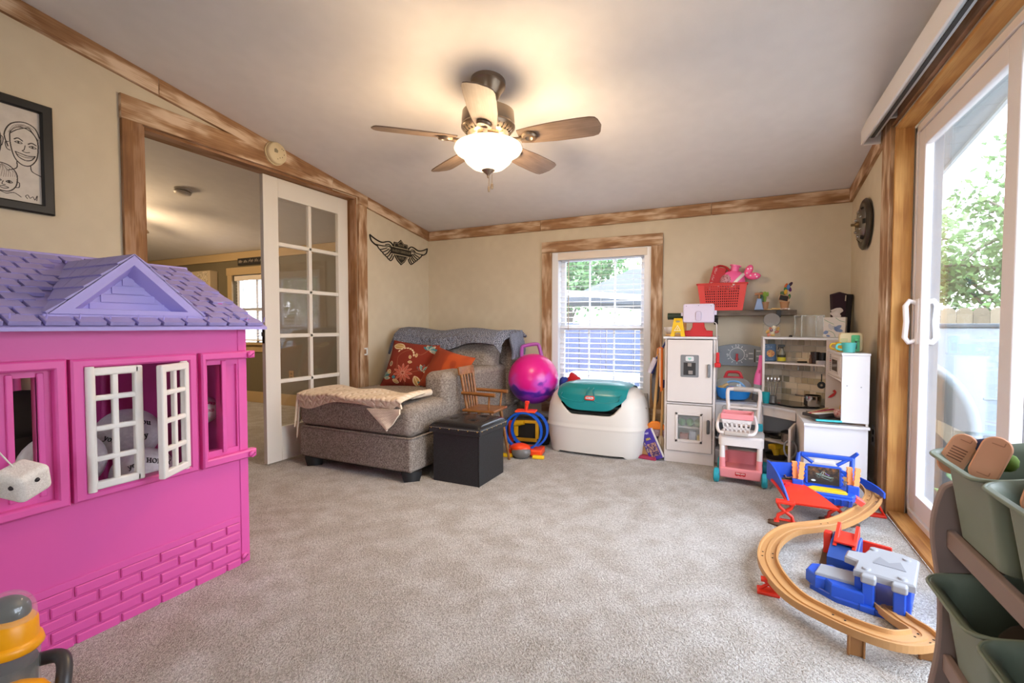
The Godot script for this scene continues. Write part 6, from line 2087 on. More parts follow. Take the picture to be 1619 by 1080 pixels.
	var bt := thing("tall_case", "pair of tall dark purple and black zipped cases behind the tissue box", "case", T(V(0.655, 0.921, -3.985)))
	var pu := mat("2a1426", 0.8)
	put(bt, "case_half", mb(T(V(-0.012, 0, 0), 0, 8)).ext([Vector2(-0.04, 0), Vector2(0.025, 0), Vector2(0.035, 0.3), Vector2(-0.01, 0.315), Vector2(-0.055, 0.30)], 0.06, 0.008), pu, T(V(0, 0, -0.03)))
	put(bt, "case_half", mb(T(V(0.04, 0, 0), 0, -5)).ext([Vector2(-0.02, 0), Vector2(0.012, 0), Vector2(0.028, 0.295), Vector2(-0.012, 0.30)], 0.06, 0.008), mat("140d16", 0.8), T(V(0, 0, -0.03)))
	put(bt, "zip", mb().cyl(V(0.018, 0.25, 0.032), V(0.02, 0.29, 0.032), 0.004, -1, 6), mat("a89a8c", 0.3, 0.8))
	# shelf things
	var bk := thing("recipe_book", "blue toy recipe book with a pasta picture on the corner cabinet shelf", "book", T(V(0.212, 0.745, -3.86), -4, 8))
	put(bk, "cover", mb().box(V(0, 0.062, 0), V(0.082, 0.124, 0.01), 0.001), mat("1d4a6e", 0.4))
	put(bk, "picture", mb(T(V(0.006, 0.055, 0.0052))).ext(circ(20, 0.026), 0.0008), nmat("pasta", ["a8441c", "d98b32", "e6b758"], [0.35, 0.5, 0.65], 0.06, V(9, 9, 9), 0.5))
	script_line(bk, "lettering", 0.03, 0.006, 7, mat("dfe5ea", 0.5), T(V(-0.018, 0.113, 0.0052)))
	script_line(bk, "lettering", 0.05, 0.009, 8, mat("dfe5ea", 0.5), T(V(-0.01, 0.1, 0.0052)), 0.15)
	script_line(bk, "lettering", 0.055, 0.006, 9, mat("dfe5ea", 0.5), T(V(-0.008, 0.012, 0.0052)))
	var sb := thing("spray_bottle", "clear toy spray bottle with yellow label and black trigger", "spray bottle", T(V(0.285, 0.745, -3.83)))
	put(sb, "bottle", mb().lathe([Vector2(0, 0), Vector2(0.024, 0), Vector2(0.026, 0.005), Vector2(0.026, 0.05), Vector2(0.012, 0.085), Vector2(0.011, 0.095), Vector2(0, 0.095)], 20), mat("7d7868", 0.2))
	put(sb, "label", mb().lathe([Vector2(0.0265, 0.006), Vector2(0.0265, 0.032)], 20), mat("c9bc2c", 0.5))
	put(sb, "label_band", mb().lathe([Vector2(0.0265, 0.032), Vector2(0.0265, 0.05)], 20), mat("2a2a1c", 0.5))
	put(sb, "trigger", mb().box(V(-0.002, 0.112, 0), V(0.045, 0.016, 0.018), 0.004).cyl(V(0, 0.094, 0), V(0, 0.108, 0), 0.011, -1, 10).tube([V(-0.016, 0.108, 0), V(-0.022, 0.085, 0)], 0.004, 6), mat("191817", 0.4))
	var kn := thing("toy_knife", "toy knife with black handle lying on the corner cabinet shelf", "toy knife", T(V(0.375, 0.748, -3.755), 0, 22))
	put(kn, "blade", mb().box(V(-0.035, 0, 0), V(0.07, 0.003, 0.012), 0.001), mat("d0ccc6", 0.2, 0.7))
	put(kn, "handle", mb().box(V(0.03, 0.003, 0), V(0.065, 0.011, 0.014), 0.004), mat("191817", 0.4))
	single("mug", "dark brown toy coffee mug on the corner cabinet shelf", "mug", mb(T(V(0.475, 0.745, -3.735))).lathe([Vector2(0, 0), Vector2(0.026, 0), Vector2(0.028, 0.078), Vector2(0.025, 0.078), Vector2(0.023, 0.005), Vector2(0, 0.005)], 20), mat("2b2320", 0.35))
	single("mug", "black toy mug at the right end of the corner cabinet shelf", "mug", mb(T(V(0.515, 0.745, -3.725))).lathe([Vector2(0, 0), Vector2(0.022, 0), Vector2(0.024, 0.075), Vector2(0.021, 0.075), Vector2(0.019, 0.005), Vector2(0, 0.005)], 20), mat("191a1c", 0.35))
	single("spice_bottle", "small brown bottle with black cap on the corner cabinet shelf", "bottle", mb(T(V(0.447, 0.745, -3.725))).lathe([Vector2(0, 0), Vector2(0.009, 0), Vector2(0.009, 0.03), Vector2(0.006, 0.036), Vector2(0.006, 0.06), Vector2(0, 0.06)], 12), mat("6b4a34", 0.4))
	single("medicine_box", "small white box with blue and yellow print lying on the corner cabinet shelf", "box", mb(T(V(0.50, 0.757, -3.685), 0, 20)).box(Vector3.ZERO, V(0.05, 0.024, 0.024), 0.002), mat("c8c3c4", 0.5))
	single("skimmer", "round black slotted skimmer hanging on the tiled back", "skimmer", mb(T(V(0.515, 0.60, -3.745), 90, 0, 0)).lathe([Vector2(0.008, 0), Vector2(0.008, 0.002), Vector2(0.024, 0.002), Vector2(0.024, 0)], 24).lathe([Vector2(0.004, 0.0), Vector2(0.004, 0.003), Vector2(0.006, 0.003), Vector2(0.006, 0)], 24).box(V(0, 0.001, -0.05), V(0.006, 0.003, 0.05)), mat("1d1c1b", 0.4))
	# in the open lower cupboard
	single("frying_pan", "black toy frying pan on the upper shelf of the open toy cupboard", "pan", mb(T(V(0.265, 0.207, -3.80))).lathe([Vector2(0, 0), Vector2(0.05, 0), Vector2(0.062, 0.022), Vector2(0.058, 0.022), Vector2(0.048, 0.004), Vector2(0, 0.004)], 24).cyl(V(-0.055, 0.02, 0), V(-0.085, 0.028, 0.01), 0.006, -1, 8), mat("201e1d", 0.35))
	var sp2 := thing("saucepan", "toy saucepan with black lid deep in the open toy cupboard", "saucepan", T(V(0.32, 0.207, -3.70)))
	put(sp2, "pan", mb().lathe([Vector2(0, 0), Vector2(0.038, 0), Vector2(0.038, 0.06), Vector2(0, 0.06)], 24), mat("8f8378", 0.25, 0.8))
	put(sp2, "lid", mb().lathe([Vector2(0.042, 0.06), Vector2(0.042, 0.066), Vector2(0.02, 0.078), Vector2(0, 0.08)], 24), mat("1c1b1b", 0.4))
	var eg := thing("egg_carton", "yellow toy egg carton on the bottom shelf of the open toy cupboard", "egg carton", T(V(0.283, 0.105, -3.755), -10, 42, 0))
	var yl := mat("dfb51a", 0.55)
	put(eg, "lid", mb().box(V(0, 0.052, 0), V(0.145, 0.04, 0.06), 0.01, 2), yl)
	for k in 3:
		put(eg, "cup", mb().cyl(V(-0.047 + 0.047 * k, 0.034, 0.01), V(-0.047 + 0.047 * k, -0.005, 0.01), 0.025, 0.016, 12), yl)
	single("toy_tray", "dark oval toy dish under the yellow egg carton", "tray", mb(T(V(0.26, 0.064, -3.78))).lathe([Vector2(0, 0), Vector2(0.06, 0), Vector2(0.07, 0.035), Vector2(0.066, 0.035), Vector2(0.055, 0.005), Vector2(0, 0.005)], 24), mat("3a322e", 0.6))
	# on the microwave tower
	var to := thing("toy_toaster", "cream and green toy toaster on the toy microwave tower", "toy toaster", T(V(0.602, 0.848, -3.36), 0, -6))
	put(to, "body", mb(T(V(0, 0, -0.04))).ext(rrect(0.115, 0.11, 0.018, 4, 0, 0.055), 0.08, 0.006), mat("d8caa0", 0.45))
	put(to, "panel", mb(T(V(0.02, 0.05, 0.04))).ext(rrect(0.04, 0.095, 0.006, 3), 0.006, 0.002), mat("4cb87c", 0.4))
	put(to, "side_panel", mb(T(V(-0.035, 0.052, 0.038))).ext(rrect(0.036, 0.05, 0.004, 3), 0.004, 0.001), mat("c3c493", 0.5))
	put(to, "lever_slot", mb().box(V(0.022, 0.045, 0.047), V(0.009, 0.055, 0.003)), mat("14301f", 0.5))
	put(to, "lever", mb().sph(V(0.026, 0.07, 0.052), V(0.012, 0.009, 0.01), 10, 8), mat("5cc78c", 0.4))
	for q in [["turquoise", "58b9b3", 0.576, -3.255, "turquoise toy mug with handle on the toy microwave tower"], ["yellow", "dcb62f", 0.56, -3.34, "yellow toy mug mostly hidden behind the turquoise mug"]]:
		var mu := thing("toy_mug", q[4], "mug", T(V(q[2], 0.848, q[3])))
		put(mu, "cup", mb().lathe([Vector2(0, 0), Vector2(0.028, 0), Vector2(0.036, 0.055), Vector2(0.033, 0.055), Vector2(0.026, 0.004), Vector2(0, 0.004)], 24), mat(q[1], 0.4))
		put(mu, "handle", mb().tube(curve([V(-0.032, 0.045, 0), V(-0.055, 0.042, 0), V(-0.058, 0.02, 0), V(-0.03, 0.012, 0)], 5), 0.006, 8), mat(q[1], 0.4))

	# ---- wall shelf above
	var sh := thing("wall_shelf", "grey-brown wooden wall shelf on black brackets above the play kitchen", "shelf")
	var gw := wood("grey_wood", ["4d443b", "6f6357", "857a6d"], 0.4, Vector3(1.5, 4, 4), 0.7)
	plank(sh, "board", V(-0.30, 1.096, -4.025), V(0.385, 1.096, -4.025), 0.04, 0.14, V(0, 0, 1), gw)
	sh.get_child(0).position.z -= 0.075
	for x in [-0.155, 0.27]:
		put(sh, "bracket", mb().box(V(x, 1.066, -4.02), V(0.03, 0.012, 0.15), 0.003).box(V(x, 1.04, -4.09), V(0.03, 0.06, 0.012), 0.003).box(V(x, 1.09, -3.942), V(0.03, 0.05, 0.01), 0.003), mat("1b1b1c", 0.5))
	rebase(sh, V(0.04, 1.076, -4.02))
	# basket with real holes
	var bs := thing("basket", "red plastic basket with square holes on the wall shelf", "basket")
	var rd := mat("d9433c", 0.45)
	var cb := V(-0.113, 1.117, -4.02)
	for sd in 4:
		var wt2 := 0.35 if sd % 2 == 0 else 0.13
		var wbt := 0.292 if sd % 2 == 0 else 0.10
		var dt := 0.065 if sd % 2 == 0 else 0.175
		var db := 0.05 if sd % 2 == 0 else 0.146
		var nc := 16 if sd % 2 == 0 else 5
		var X := T(cb, 0, 90 * sd)
		var pt2 := func(a, y):
			var fq: float = y / 0.205
			return V(a * lerpf(wbt, wt2, fq) / 2, y, lerpf(db, dt, fq))
		var g := mb(X)
		var ya := 0.022
		var yb := 0.192
		var ea := 0.74
		g.sheet(2, 1, func(p, q): return pt2.call(p * 2 - 1, q * ya), 0.004)
		g.sheet(2, 1, func(p, q): return pt2.call(p * 2 - 1, lerpf(yb, 0.205, q)), 0.004)
		for s in [-1, 1]:
			g.sheet(1, 1, func(p, q): return pt2.call(lerpf(ea * s, float(s), p) if s > 0 else lerpf(-1.0, -ea, p), lerpf(ya, yb, q)), 0.004)
		for k in nc + 1:
			var x0 := lerpf(-ea, ea, (k - 0.25) / nc)
			var x1 := lerpf(-ea, ea, (k + 0.25) / nc)
			g.sheet(1, 1, func(p, q): return pt2.call(lerpf(maxf(x0, -ea), minf(x1, ea), p), lerpf(ya, yb, q)), 0.004)
		for k in 10:
			var y0 := lerpf(ya, yb, (k - 0.25) / 9.0)
			var y1 := lerpf(ya, yb, (k + 0.25) / 9.0)
			g.sheet(1, 1, func(p, q): return pt2.call(lerpf(-ea, ea, p), lerpf(maxf(y0, ya), minf(y1, yb), q)), 0.004)
		put(bs, "side", g, rd)
	put(bs, "bottom", bx(mb(), cb + V(-0.145, 0, -0.05), cb + V(0.145, 0.006, 0.05), 0.002), rd)
	var rim := []
	for p in rrect(0.356, 0.136, 0.015, 3):
		rim.append(cb + V(p.x, 0.205, p.y))
	put(bs, "rim", mb().tube(rim, 0.006, 6, true), rd)
	rebase(bs, cb)
	for k in 3:  # dark blocks added so the basket holes look shaded
		single("added_dark_block", ["added dark navy block darkening the left of the red basket", "added black block darkening the middle of the red basket", "added dark plum block darkening the right of the red basket"][k], "dark block", mb().box(cb + V(-0.082 + 0.082 * k, 0.085, 0), V(0.075, 0.15, 0.085), 0.02, 2), mat(["161a2b", "121214", "1f1420"][k], 0.9))
	var rb := thing("toy_box_pack", "red toy package with white lettering standing in the red basket", "toy package", T(V(-0.205, 1.14, -4.02), 0, 0, -14))
	put(rb, "box", mb().box(V(0, 0.16, 0), V(0.095, 0.32, 0.06), 0.003), mat("b5101c", 0.45))
	script_line(rb, "lettering", 0.2, 0.02, 6, mat("efe6e4", 0.5), T(V(-0.028, 0.22, 0.0305), 0, 0, 86), 0.1)
	put(rb, "emblem", mb(T(V(0.02, 0.185, 0.031))).ext(circ(16, 0.012), 0.001), mat("e6dcdc", 0.5))
	put(rb, "carry_strap", mb().tube(curve([V(-0.03, 0.32, 0), V(0.0, 0.335, 0), V(0.05, 0.325, 0.02), V(0.09, 0.28, 0.03), V(0.075, 0.22, 0.03)], 5), 0.008, 8), mat("a30e19", 0.6))
	var tp := thing("plastic_toy", "round pink and white plastic toy with a white-dotted bow in the red basket", "toy", T(V(-0.035, 1.345, -4.01), 0, 0, -32))
	put(tp, "pot", mb().sph(V(0, 0, 0), V(0.085, 0.082, 0.055), 24, 16), mat("f0639f", 0.35))
	put(tp, "pot_print", mb().sph(V(-0.035, -0.022, 0.012), V(0.052, 0.056, 0.048), 16, 12), nmat("rose_print", ["8a2340", "e9dfd8", "c97b90"], [0.35, 0.5, 0.65], 0.05, V(7, 7, 7), 0.4))
	put(tp, "white_trim", mb(T(V(0.022, 0, 0), 0, 0, 80).scaled_local(V(1, 1, 0.68))).lathe([Vector2(0.080, -0.012), Vector2(0.0855, -0.008), Vector2(0.0855, 0.008), Vector2(0.080, 0.012)], 32), mat("ece4dc", 0.4))
	put(tp, "spout", mb().cyl(V(-0.03, 0.06, 0), V(-0.045, 0.10, 0), 0.028, 0.03, 14).cyl(V(-0.045, 0.10, 0), V(-0.048, 0.108, 0), 0.04, 0.04, 14), mat("ee6ba3", 0.35))
	for s in [0, 1]:
		var bo := put(tp, "bow_loop", mb().sph(Vector3.ZERO, V(0.05, 0.027, 0.02), 16, 10), mat("f25c96", 0.4), T(V(0.06, 0.07, 0.0), 0, 0, 100) * T(V(0.045, 0, 0)) if s == 0 else T(V(0.06, 0.07, 0.0), 0, 0, 34) * T(V(0.05, 0, 0)))
		for q in [[-0.02, 0.004], [0.012, 0.01], [0.022, -0.008]]:
			put(bo, "dot", mb().sph(V(q[0], q[1], 0.0185), V(0.006, 0.006, 0.002), 8, 6), mat("f3e2e6", 0.5))
	# things on the shelf
	single("toy_pyramid", "blue-grey wedge-shaped toy on the wall shelf", "toy", mb(T(V(0.141, 1.117, -3.965))).ext([Vector2(-0.031, 0), Vector2(0.031, 0), Vector2(0.014, 0.083), Vector2(-0.014, 0.083)], 0.04, 0.004), mat("8296b8", 0.5))
	var hm := thing("toy_hammer", "small tan wooden toy hammer lying on the blue-grey wedge", "toy hammer", T(V(0.143, 1.222, -3.95)))
	put(hm, "head", mb().cyl(V(-0.03, 0.012, 0), V(0.022, 0.016, 0), 0.009, -1, 10), mat("9a6a45", 0.6))
	put(hm, "handle", mb().cyl(V(0.0, -0.022, 0), V(0.0, 0.008, 0), 0.006, -1, 8), mat("b88a60", 0.6))
	for q in [0, 1]:
		var px: float = [0.178, 0.311][q]
		var po := thing("potted_plant", ["small toy cactus in a tan pot on the wall shelf", "tan pot with butterfly picks and a tiny blackboard on the wall shelf"][q], "plant", T(V(px, 1.117, -4.005)))
		put(po, "pot", mb().lathe([Vector2(0, 0), Vector2(0.023, 0), Vector2(0.031, 0.055), Vector2(0.033, 0.055), Vector2(0.033, 0.06), Vector2(0.028, 0.06), Vector2(0.026, 0.052), Vector2(0, 0.052)], 24), mat("b98a63", 0.7))
		if q == 0:
			put(po, "cactus", mb().sph(V(0.004, 0.095, 0), V(0.011, 0.045, 0.011), 10, 10).sph(V(0.004, 0.118, 0.0), V(0.017, 0.02, 0.008), 10, 8).sph(V(0.022, 0.118, 0), V(0.008, 0.018, 0.008), 8, 8), mat("7fa23e", 0.6))
			put(po, "succulent", mb().sph(V(-0.02, 0.12, -0.01), V(0.018, 0.018, 0.014), 10, 8).sph(V(-0.015, 0.08, -0.005), V(0.014, 0.03, 0.01), 8, 8), mat("4f6f5c", 0.7))
		else:
			put(po, "blackboard", mb(T(V(-0.008, 0.085, 0.03), 0, 0, -14)).box(Vector3.ZERO, V(0.055, 0.036, 0.003), 0.001), mat("161616", 0.7))
			put(po, "board_frame", mb(T(V(-0.008, 0.085, 0.0295), 0, 0, -14)).box(Vector3.ZERO, V(0.061, 0.042, 0.002), 0.001), mat("b98a5c", 0.6))
			put(po, "stem", mb().cyl(V(0.012, 0.05, 0), V(0.016, 0.19, 0.0), 0.003, -1, 6), mat("b5895e", 0.6))
			for k in 7:
				var b2: Array = [[0.006, 0.175, "d0632c", 70.0], [0.034, 0.185, "3a2238", 55.0], [0.03, 0.15, "5a1c6b", 110.0], [0.003, 0.145, "2d7a48", 100.0], [0.004, 0.13, "c9a02e", 80.0], [0.02, 0.165, "4a7ab5", 80.0], [0.026, 0.095, "2e6b36", 70.0]][k]
				put(po, "butterfly" if k < 6 else "leaf", mb(T(V(b2[0], b2[1], 0.008 + 0.002 * k), 10, 20 - 8 * k, b2[3])).sph(Vector3.ZERO, V(0.02, 0.011, 0.002), 10, 6), mat(b2[2], 0.6))
			put(po, "grass", mb().sph(V(-0.012, 0.118, -0.006), V(0.018, 0.02, 0.01), 10, 8, func(d): return 1.0 + 0.4 * sin(d.x * 20.0) * sin(d.y * 17.0)), mat("56704f", 0.8))
	single("wood_slice", "small pale wooden disc on the wall shelf", "wood", mb(T(V(0.208, 1.1165, -3.95))).lathe([Vector2(0, 0), Vector2(0.022, 0), Vector2(0.022, 0.005), Vector2(0, 0.005)], 20), mat("c9a877", 0.6))
	var ws := thing("toy_knife", "wood-handled toy knife lying on the wall shelf", "toy knife", T(V(0.27, 1.1235, -3.945), 0, 4))
	put(ws, "handle", mb().box(V(-0.02, 0, 0), V(0.06, 0.012, 0.014), 0.004), mat("c8a465", 0.5))
	put(ws, "blade", mb().box(V(0.04, 0, 0), V(0.06, 0.003, 0.012), 0.001), mat("b5b0ab", 0.2, 0.8))

	cart()


# toy shopping cart, its front towards the room
func cart() -> void:
	var o := thing("toy_shopping_cart", "white and pink toy shopping cart with teal wheels and removable basket", "toy cart", T(V(0.035, 0, -3.40), 0, -3))
	var wh := mat("dcd5d2", 0.4)
	var pk := mat("e88f94", 0.4)
	var tl := mat("1f9bab", 0.4)
	var gy := mat("b3aaa2", 0.5)
	# lower tray
	var m := mb()
	bx(m, V(-0.115, 0.045, -0.15), V(0.115, 0.065, 0.14), 0.01, 2)
	bx(m, V(-0.12, 0.035, 0.115), V(0.12, 0.10, 0.145), 0.012, 3)
	bx(m, V(-0.12, 0.05, -0.155), V(0.12, 0.15, -0.13), 0.01, 2)
	for s in [-1, 1]:
		bx(m, V(s * 0.12, 0.045, -0.15), V(s * 0.10, 0.085, 0.14), 0.008, 2)
	put(o, "lower_tray", m, pk)
	for s in [-1, 1]:
		for e in [-1, 1]:
			var a := V(s * 0.104, 0.08, e * 0.115)
			var b := V(s * 0.106, 0.155, e * 0.105)
			var c := V(s * 0.108, 0.25, e * 0.095)
			put(o, "post_foot", mb().tube([a, b], [0.02, 0.017], 10), pk)
			put(o, "post", mb().tube([b, c], [0.017, 0.016], 10), wh)
			put(o, "wheel", mb(T(V(s * 0.136, 0.045, e * (0.135 if e > 0 else 0.15)), 0, 0, 90)).lathe([Vector2(0, -0.017), Vector2(0.034, -0.017), Vector2(0.044, -0.011), Vector2(0.045, 0.011), Vector2(0.036, 0.017), Vector2(0.016, 0.014), Vector2(0, 0.017)], 24), tl)
	# upper tray
	put(o, "upper_tray", mb(T(V(0, 0.235, -0.02), -90)).ext(rrect(0.26, 0.27, 0.03, 5), 0.062, 0.012), wh)
	put(o, "side_clip", mb().box(V(0.105, 0.33, -0.08), V(0.03, 0.05, 0.03), 0.008, 2), tl)
	# push handle
	put(o, "push_handle", mb().tube(curve([V(-0.085, 0.29, -0.15), V(-0.092, 0.42, -0.18), V(-0.10, 0.54, -0.20), V(-0.07, 0.56, -0.205), V(0.07, 0.56, -0.205), V(0.10, 0.54, -0.20), V(0.092, 0.42, -0.18), V(0.085, 0.29, -0.15)], 6), 0.0125, 10), wh)
	put(o, "handle_bar", mb().cyl(V(-0.09, 0.435, -0.18), V(0.09, 0.435, -0.18), 0.009, -1, 10), wh)
	var gp := []
	var gr := []
	for k in 25:
		gp.append(V(-0.062 + 0.124 * k / 24.0, 0.561, -0.205))
		gr.append(0.0165 + 0.0015 * (k % 2))
	put(o, "grip", mb().tube(gp, gr, 12), gy)
	# badge
	var bp := []
	for k in 13:
		bp.append(Vector2(-0.03 + 0.06 * k / 12.0, -0.009 - 0.004 * absf(sin(k / 12.0 * PI * 3))))
	bp.append(Vector2(0.03, 0.011))
	bp.append(Vector2(-0.03, 0.011))
	var bd := put(o, "badge", mb(T(V(0.002, 0.068, 0.1452))).ext(bp, 0.001), mat("c4161c", 0.4))
	text(bd, "lettering", "fisher-price", 0.010, mat("f2e8e4", 0.5), T(V(0.002, 0.071, 0.1465)), 0.0006, "Droid Sans", true, 0.05)
	# hand basket in the tray, a thing of its own
	var b := thing("toy_hand_basket", "white toy hand basket with pink rim sitting in the toy cart", "toy basket", T(V(0.008, 0.298, -3.405), 0, -3))
	for sd in 4:
		var wt := 0.175 if sd % 2 == 0 else 0.15
		var wb := 0.145 if sd % 2 == 0 else 0.12
		var dt := 0.075 if sd % 2 == 0 else 0.0875
		var db := 0.06 if sd % 2 == 0 else 0.0725
		var X := T(Vector3.ZERO, 0, 90 * sd)
		var pt := func(a, y):
			var f: float = y / 0.10
			return V(a * lerpf(wb, wt, f) / 2, y, lerpf(db, dt, f))
		var g := mb(X)
		for r in [[0.0, 0.012], [0.034, 0.048], [0.072, 0.10]]:
			g.sheet(1, 1, func(p, q): return pt.call(p * 2 - 1, lerpf(r[0], r[1], q)), 0.004)
		for k in 7:
			var x0 := lerpf(-1.0, 1.0, (k - 0.22) / 6.0)
			var x1 := lerpf(-1.0, 1.0, (k + 0.22) / 6.0)
			g.sheet(1, 1, func(p, q): return pt.call(lerpf(maxf(x0, -1), minf(x1, 1), p), lerpf(0.0, 0.08, q)), 0.004)
		put(b, "side", g, mat("e2dddb", 0.4))
	put(b, "bottom", bx(mb(), V(-0.072, 0, -0.058), V(0.072, 0.004, 0.058), 0.001), mat("e2dddb", 0.4))
	m = mb()
	for r in [[-0.095, 0.095, 0.068, 0.083], [-0.095, 0.095, -0.083, -0.068]]:
		bx(m, V(r[0], 0.098, r[2]), V(r[1], 0.135, r[3]), 0.007, 2)
	for s in [-1, 1]:
		bx(m, V(s * 0.095, 0.098, -0.07), V(s * 0.08, 0.135, 0.07), 0.007, 2)
	put(b, "rim", m, pk)
	put(b, "handle", mb().tube(curve([V(-0.1, 0.115, 0.0), V(-0.115, 0.06, 0.06), V(-0.10, 0.025, 0.115), V(-0.06, 0.018, 0.125), V(0.06, 0.018, 0.125), V(0.10, 0.025, 0.115), V(0.115, 0.06, 0.06), V(0.1, 0.115, 0.0)], 6), 0.010, 10), wh)
	put(b, "handle_grip", mb().box(V(0, 0.018, 0.126), V(0.14, 0.026, 0.026), 0.008, 2), gy)


# ---------------------------------------------------------------- toy truck track on the carpet
func track_set() -> void:
	var tan := mat("b98a56", 0.5)
	var blu := mat("1d4fc0", 0.4)
	var red := mat("e0321c", 0.45)
	var brn := mat("5b4230", 0.7)
	var gry := mat("9a9da3", 0.4)
	var org := mat("f09050", 0.45)
	var o := thing("toy_track", "tan curved toy track looping over the carpet by the sliding door", "toy track")
	var raw := [V(0.475, 0.022, -2.02), V(0.504, 0.03, -1.925), V(0.526, 0.045, -1.855), V(0.523, 0.06, -1.79), V(0.49, 0.07, -1.742), V(0.442, 0.075, -1.709), V(0.391, 0.075, -1.71), V(0.33, 0.07, -1.742), V(0.27, 0.06, -1.80), V(0.205, 0.06, -1.855), V(0.161, 0.06, -1.937), V(0.130, 0.06, -2.055), V(0.125, 0.06, -2.17), V(0.156, 0.06, -2.325), V(0.233, 0.065, -2.47), V(0.338, 0.07, -2.549), V(0.432, 0.07, -2.63), V(0.54, 0.08, -2.78), V(0.622, 0.10, -2.92), V(0.650, 0.125, -3.0), V(0.625, 0.15, -3.06), V(0.56, 0.165, -3.095), V(0.46, 0.17, -3.10), V(0.36, 0.17, -3.085), V(0.30, 0.17, -3.03), V(0.28, 0.165, -2.96)]
	var cv := curve(raw, 5)
	var prof := [[-0.037, -0.012], [-0.037, 0.012], [-0.031, 0.012], [-0.029, 0.0], [-0.008, 0.0], [-0.006, 0.004], [0.006, 0.004], [0.008, 0.0], [0.029, 0.0], [0.031, 0.012], [0.037, 0.012], [0.037, -0.012]]
	# seven pieces, each a moulded length with rims
	var cuts := [0, 16, 38, 60, 78, 92, 108, cv.size() - 1]
	for c in 7:
		var a: int = cuts[c]
		var b: int = cuts[c + 1]
		var m := mb()
		for k in prof.size():
			var p0: Array = prof[k]
			var p1: Array = prof[(k + 1) % prof.size()]
			for i in range(a, b):
				var q := []
				for j in [i, i + 1]:
					var d: Vector3 = cv[mini(j + 1, cv.size() - 1)] - cv[maxi(j - 1, 0)]
					var sd := V(-d.z, 0, d.x).normalized()
					for pp in [p0, p1]:
						q.append(cv[j] + sd * pp[0] + V(0, pp[1], 0))
				m.face([q[0], q[1], q[3], q[2]])
		put(o, "track_piece", m, tan)
		for e in [a, b]:
			var d2: Vector3 = (cv[mini(e + 1, cv.size() - 1)] - cv[maxi(e - 1, 0)]).normalized()
			var s2 := V(-d2.z, 0, d2.x).normalized()
			for s in [-1, 1]:
				put(o, "peg_hole", mb(T(cv[e] + s2 * 0.018 * s + d2 * (0.02 if e == a else -0.02) + V(0, 0.0015, 0))).lathe([Vector2(0, 0.0), Vector2(0.0035, 0.0), Vector2(0.0035, -0.001)], 8), mat("2b1c10", 0.8))
	for q in [[0.338, -1.712, 0.062], [0.528, -1.78, 0.05]]:
		put(o, "track_leg", bx(mb(), V(q[0] - 0.022, 0, q[1] - 0.006), V(q[0] + 0.022, q[2], q[1] + 0.006), 0.002).box(V(q[0] - 0.019, q[2] / 2, q[1] + 0.006), V(0.006, q[2], 0.012), 0.002).box(V(q[0] + 0.019, q[2] / 2, q[1] + 0.006), V(0.006, q[2], 0.012), 0.002), mat("9a6a3a", 0.5))
	for q in [[0.118, -1.975, 0.05], [0.675, -3.03, 0.11]]:
		var m := mb()
		m.box(V(q[0], 0.006, q[1]), V(0.075, 0.012, 0.05), 0.003)
		for s in [-1, 1]:
			m.tube([V(q[0] - 0.03 * s, 0.01, q[1]), V(q[0] + 0.018 * s, q[2], q[1])], 0.006, 6)
		m.box(V(q[0], q[2], q[1]), V(0.05, 0.01, 0.03), 0.002)
		put(o, "track_stand", m, red)
	rebase(o, V(0.4, 0, -2.4))

	# launch arena: raised blue stage with screen, ramps and flames
	var s := thing("toy_arena", "blue and red toy stunt arena on crossed red legs beside the play sink cabinet", "toy track", T(V(0.425, 0, -2.90), 0, -3))
	put(s, "stage", mb(T(V(0, 0.125, 0), -90)).ext([Vector2(-0.105, -0.10), Vector2(0.105, -0.10), Vector2(0.125, -0.06), Vector2(0.125, 0.09), Vector2(-0.125, 0.09), Vector2(-0.125, -0.06)], 0.03, 0.006), blu)
	var ap := put(s, "apron", mb(T(V(0, 0.122, 0.10), 28)).box(Vector3.ZERO, V(0.21, 0.045, 0.012), 0.004), blu)
	for k in 7:
		put(ap, "rib", mb(T(V(0, 0.122, 0.10), 28)).box(V(-0.09 + k * 0.03, 0, 0.007), V(0.007, 0.042, 0.006), 0.002), blu)
	put(s, "yellow_pad", mb(T(V(0.005, 0.1555, 0.035), -90)).ext([Vector2(-0.075, -0.03), Vector2(0.085, -0.035), Vector2(0.08, 0.0), Vector2(0.06, 0.03), Vector2(-0.06, 0.03), Vector2(-0.085, 0.0)], 0.004, 0.001), mat("e3c320", 0.5))
	put(s, "yellow_stripe", mb().box(V(0.0, 0.1565, 0.082), V(0.17, 0.003, 0.008), 0.001), mat("e3c320", 0.5))
	# screen with a drawn buggy
	var im := Image.create(192, 128, false, Image.FORMAT_RGB8)
	var nn := noise(0.03, FastNoiseLite.TYPE_SIMPLEX_SMOOTH, 3, 5)
	for y in 128:
		for x in 192:
			im.set_pixel(x, y, Color("1d1613").lerp(Color("8a5a2c"), clampf((0.5 + nn.get_noise_2d(x, y)) * (1.0 - y / 110.0), 0, 1)))
	var cy := Color("9fc9c2")
	for w in [[66, 66], [140, 84]]:
		for k in 3:
			for j in 40:
				var a := TAU * j / 40
				im.set_pixel(int(w[0] + cos(a) * (15 - k * 4)), int(w[1] + sin(a) * (17 - k * 4)), cy)
	for l in [[[50, 50], [80, 52], [120, 66], [156, 70]], [[78, 52], [88, 34], [104, 36], [128, 60]], [[84, 74], [110, 84], [124, 88]], [[60, 58], [90, 64], [140, 74]], [[96, 36], [92, 58]]]:
		stroke(im, l, 2.0, cy)
	stroke(im, [[108, 44], [120, 50], [132, 56]], 5.0, Color("6a4a9a"))
	leaf(im, 34, 104, 30, 14, 0.0, Color("c9d0d0"), Color("e6eaea"))
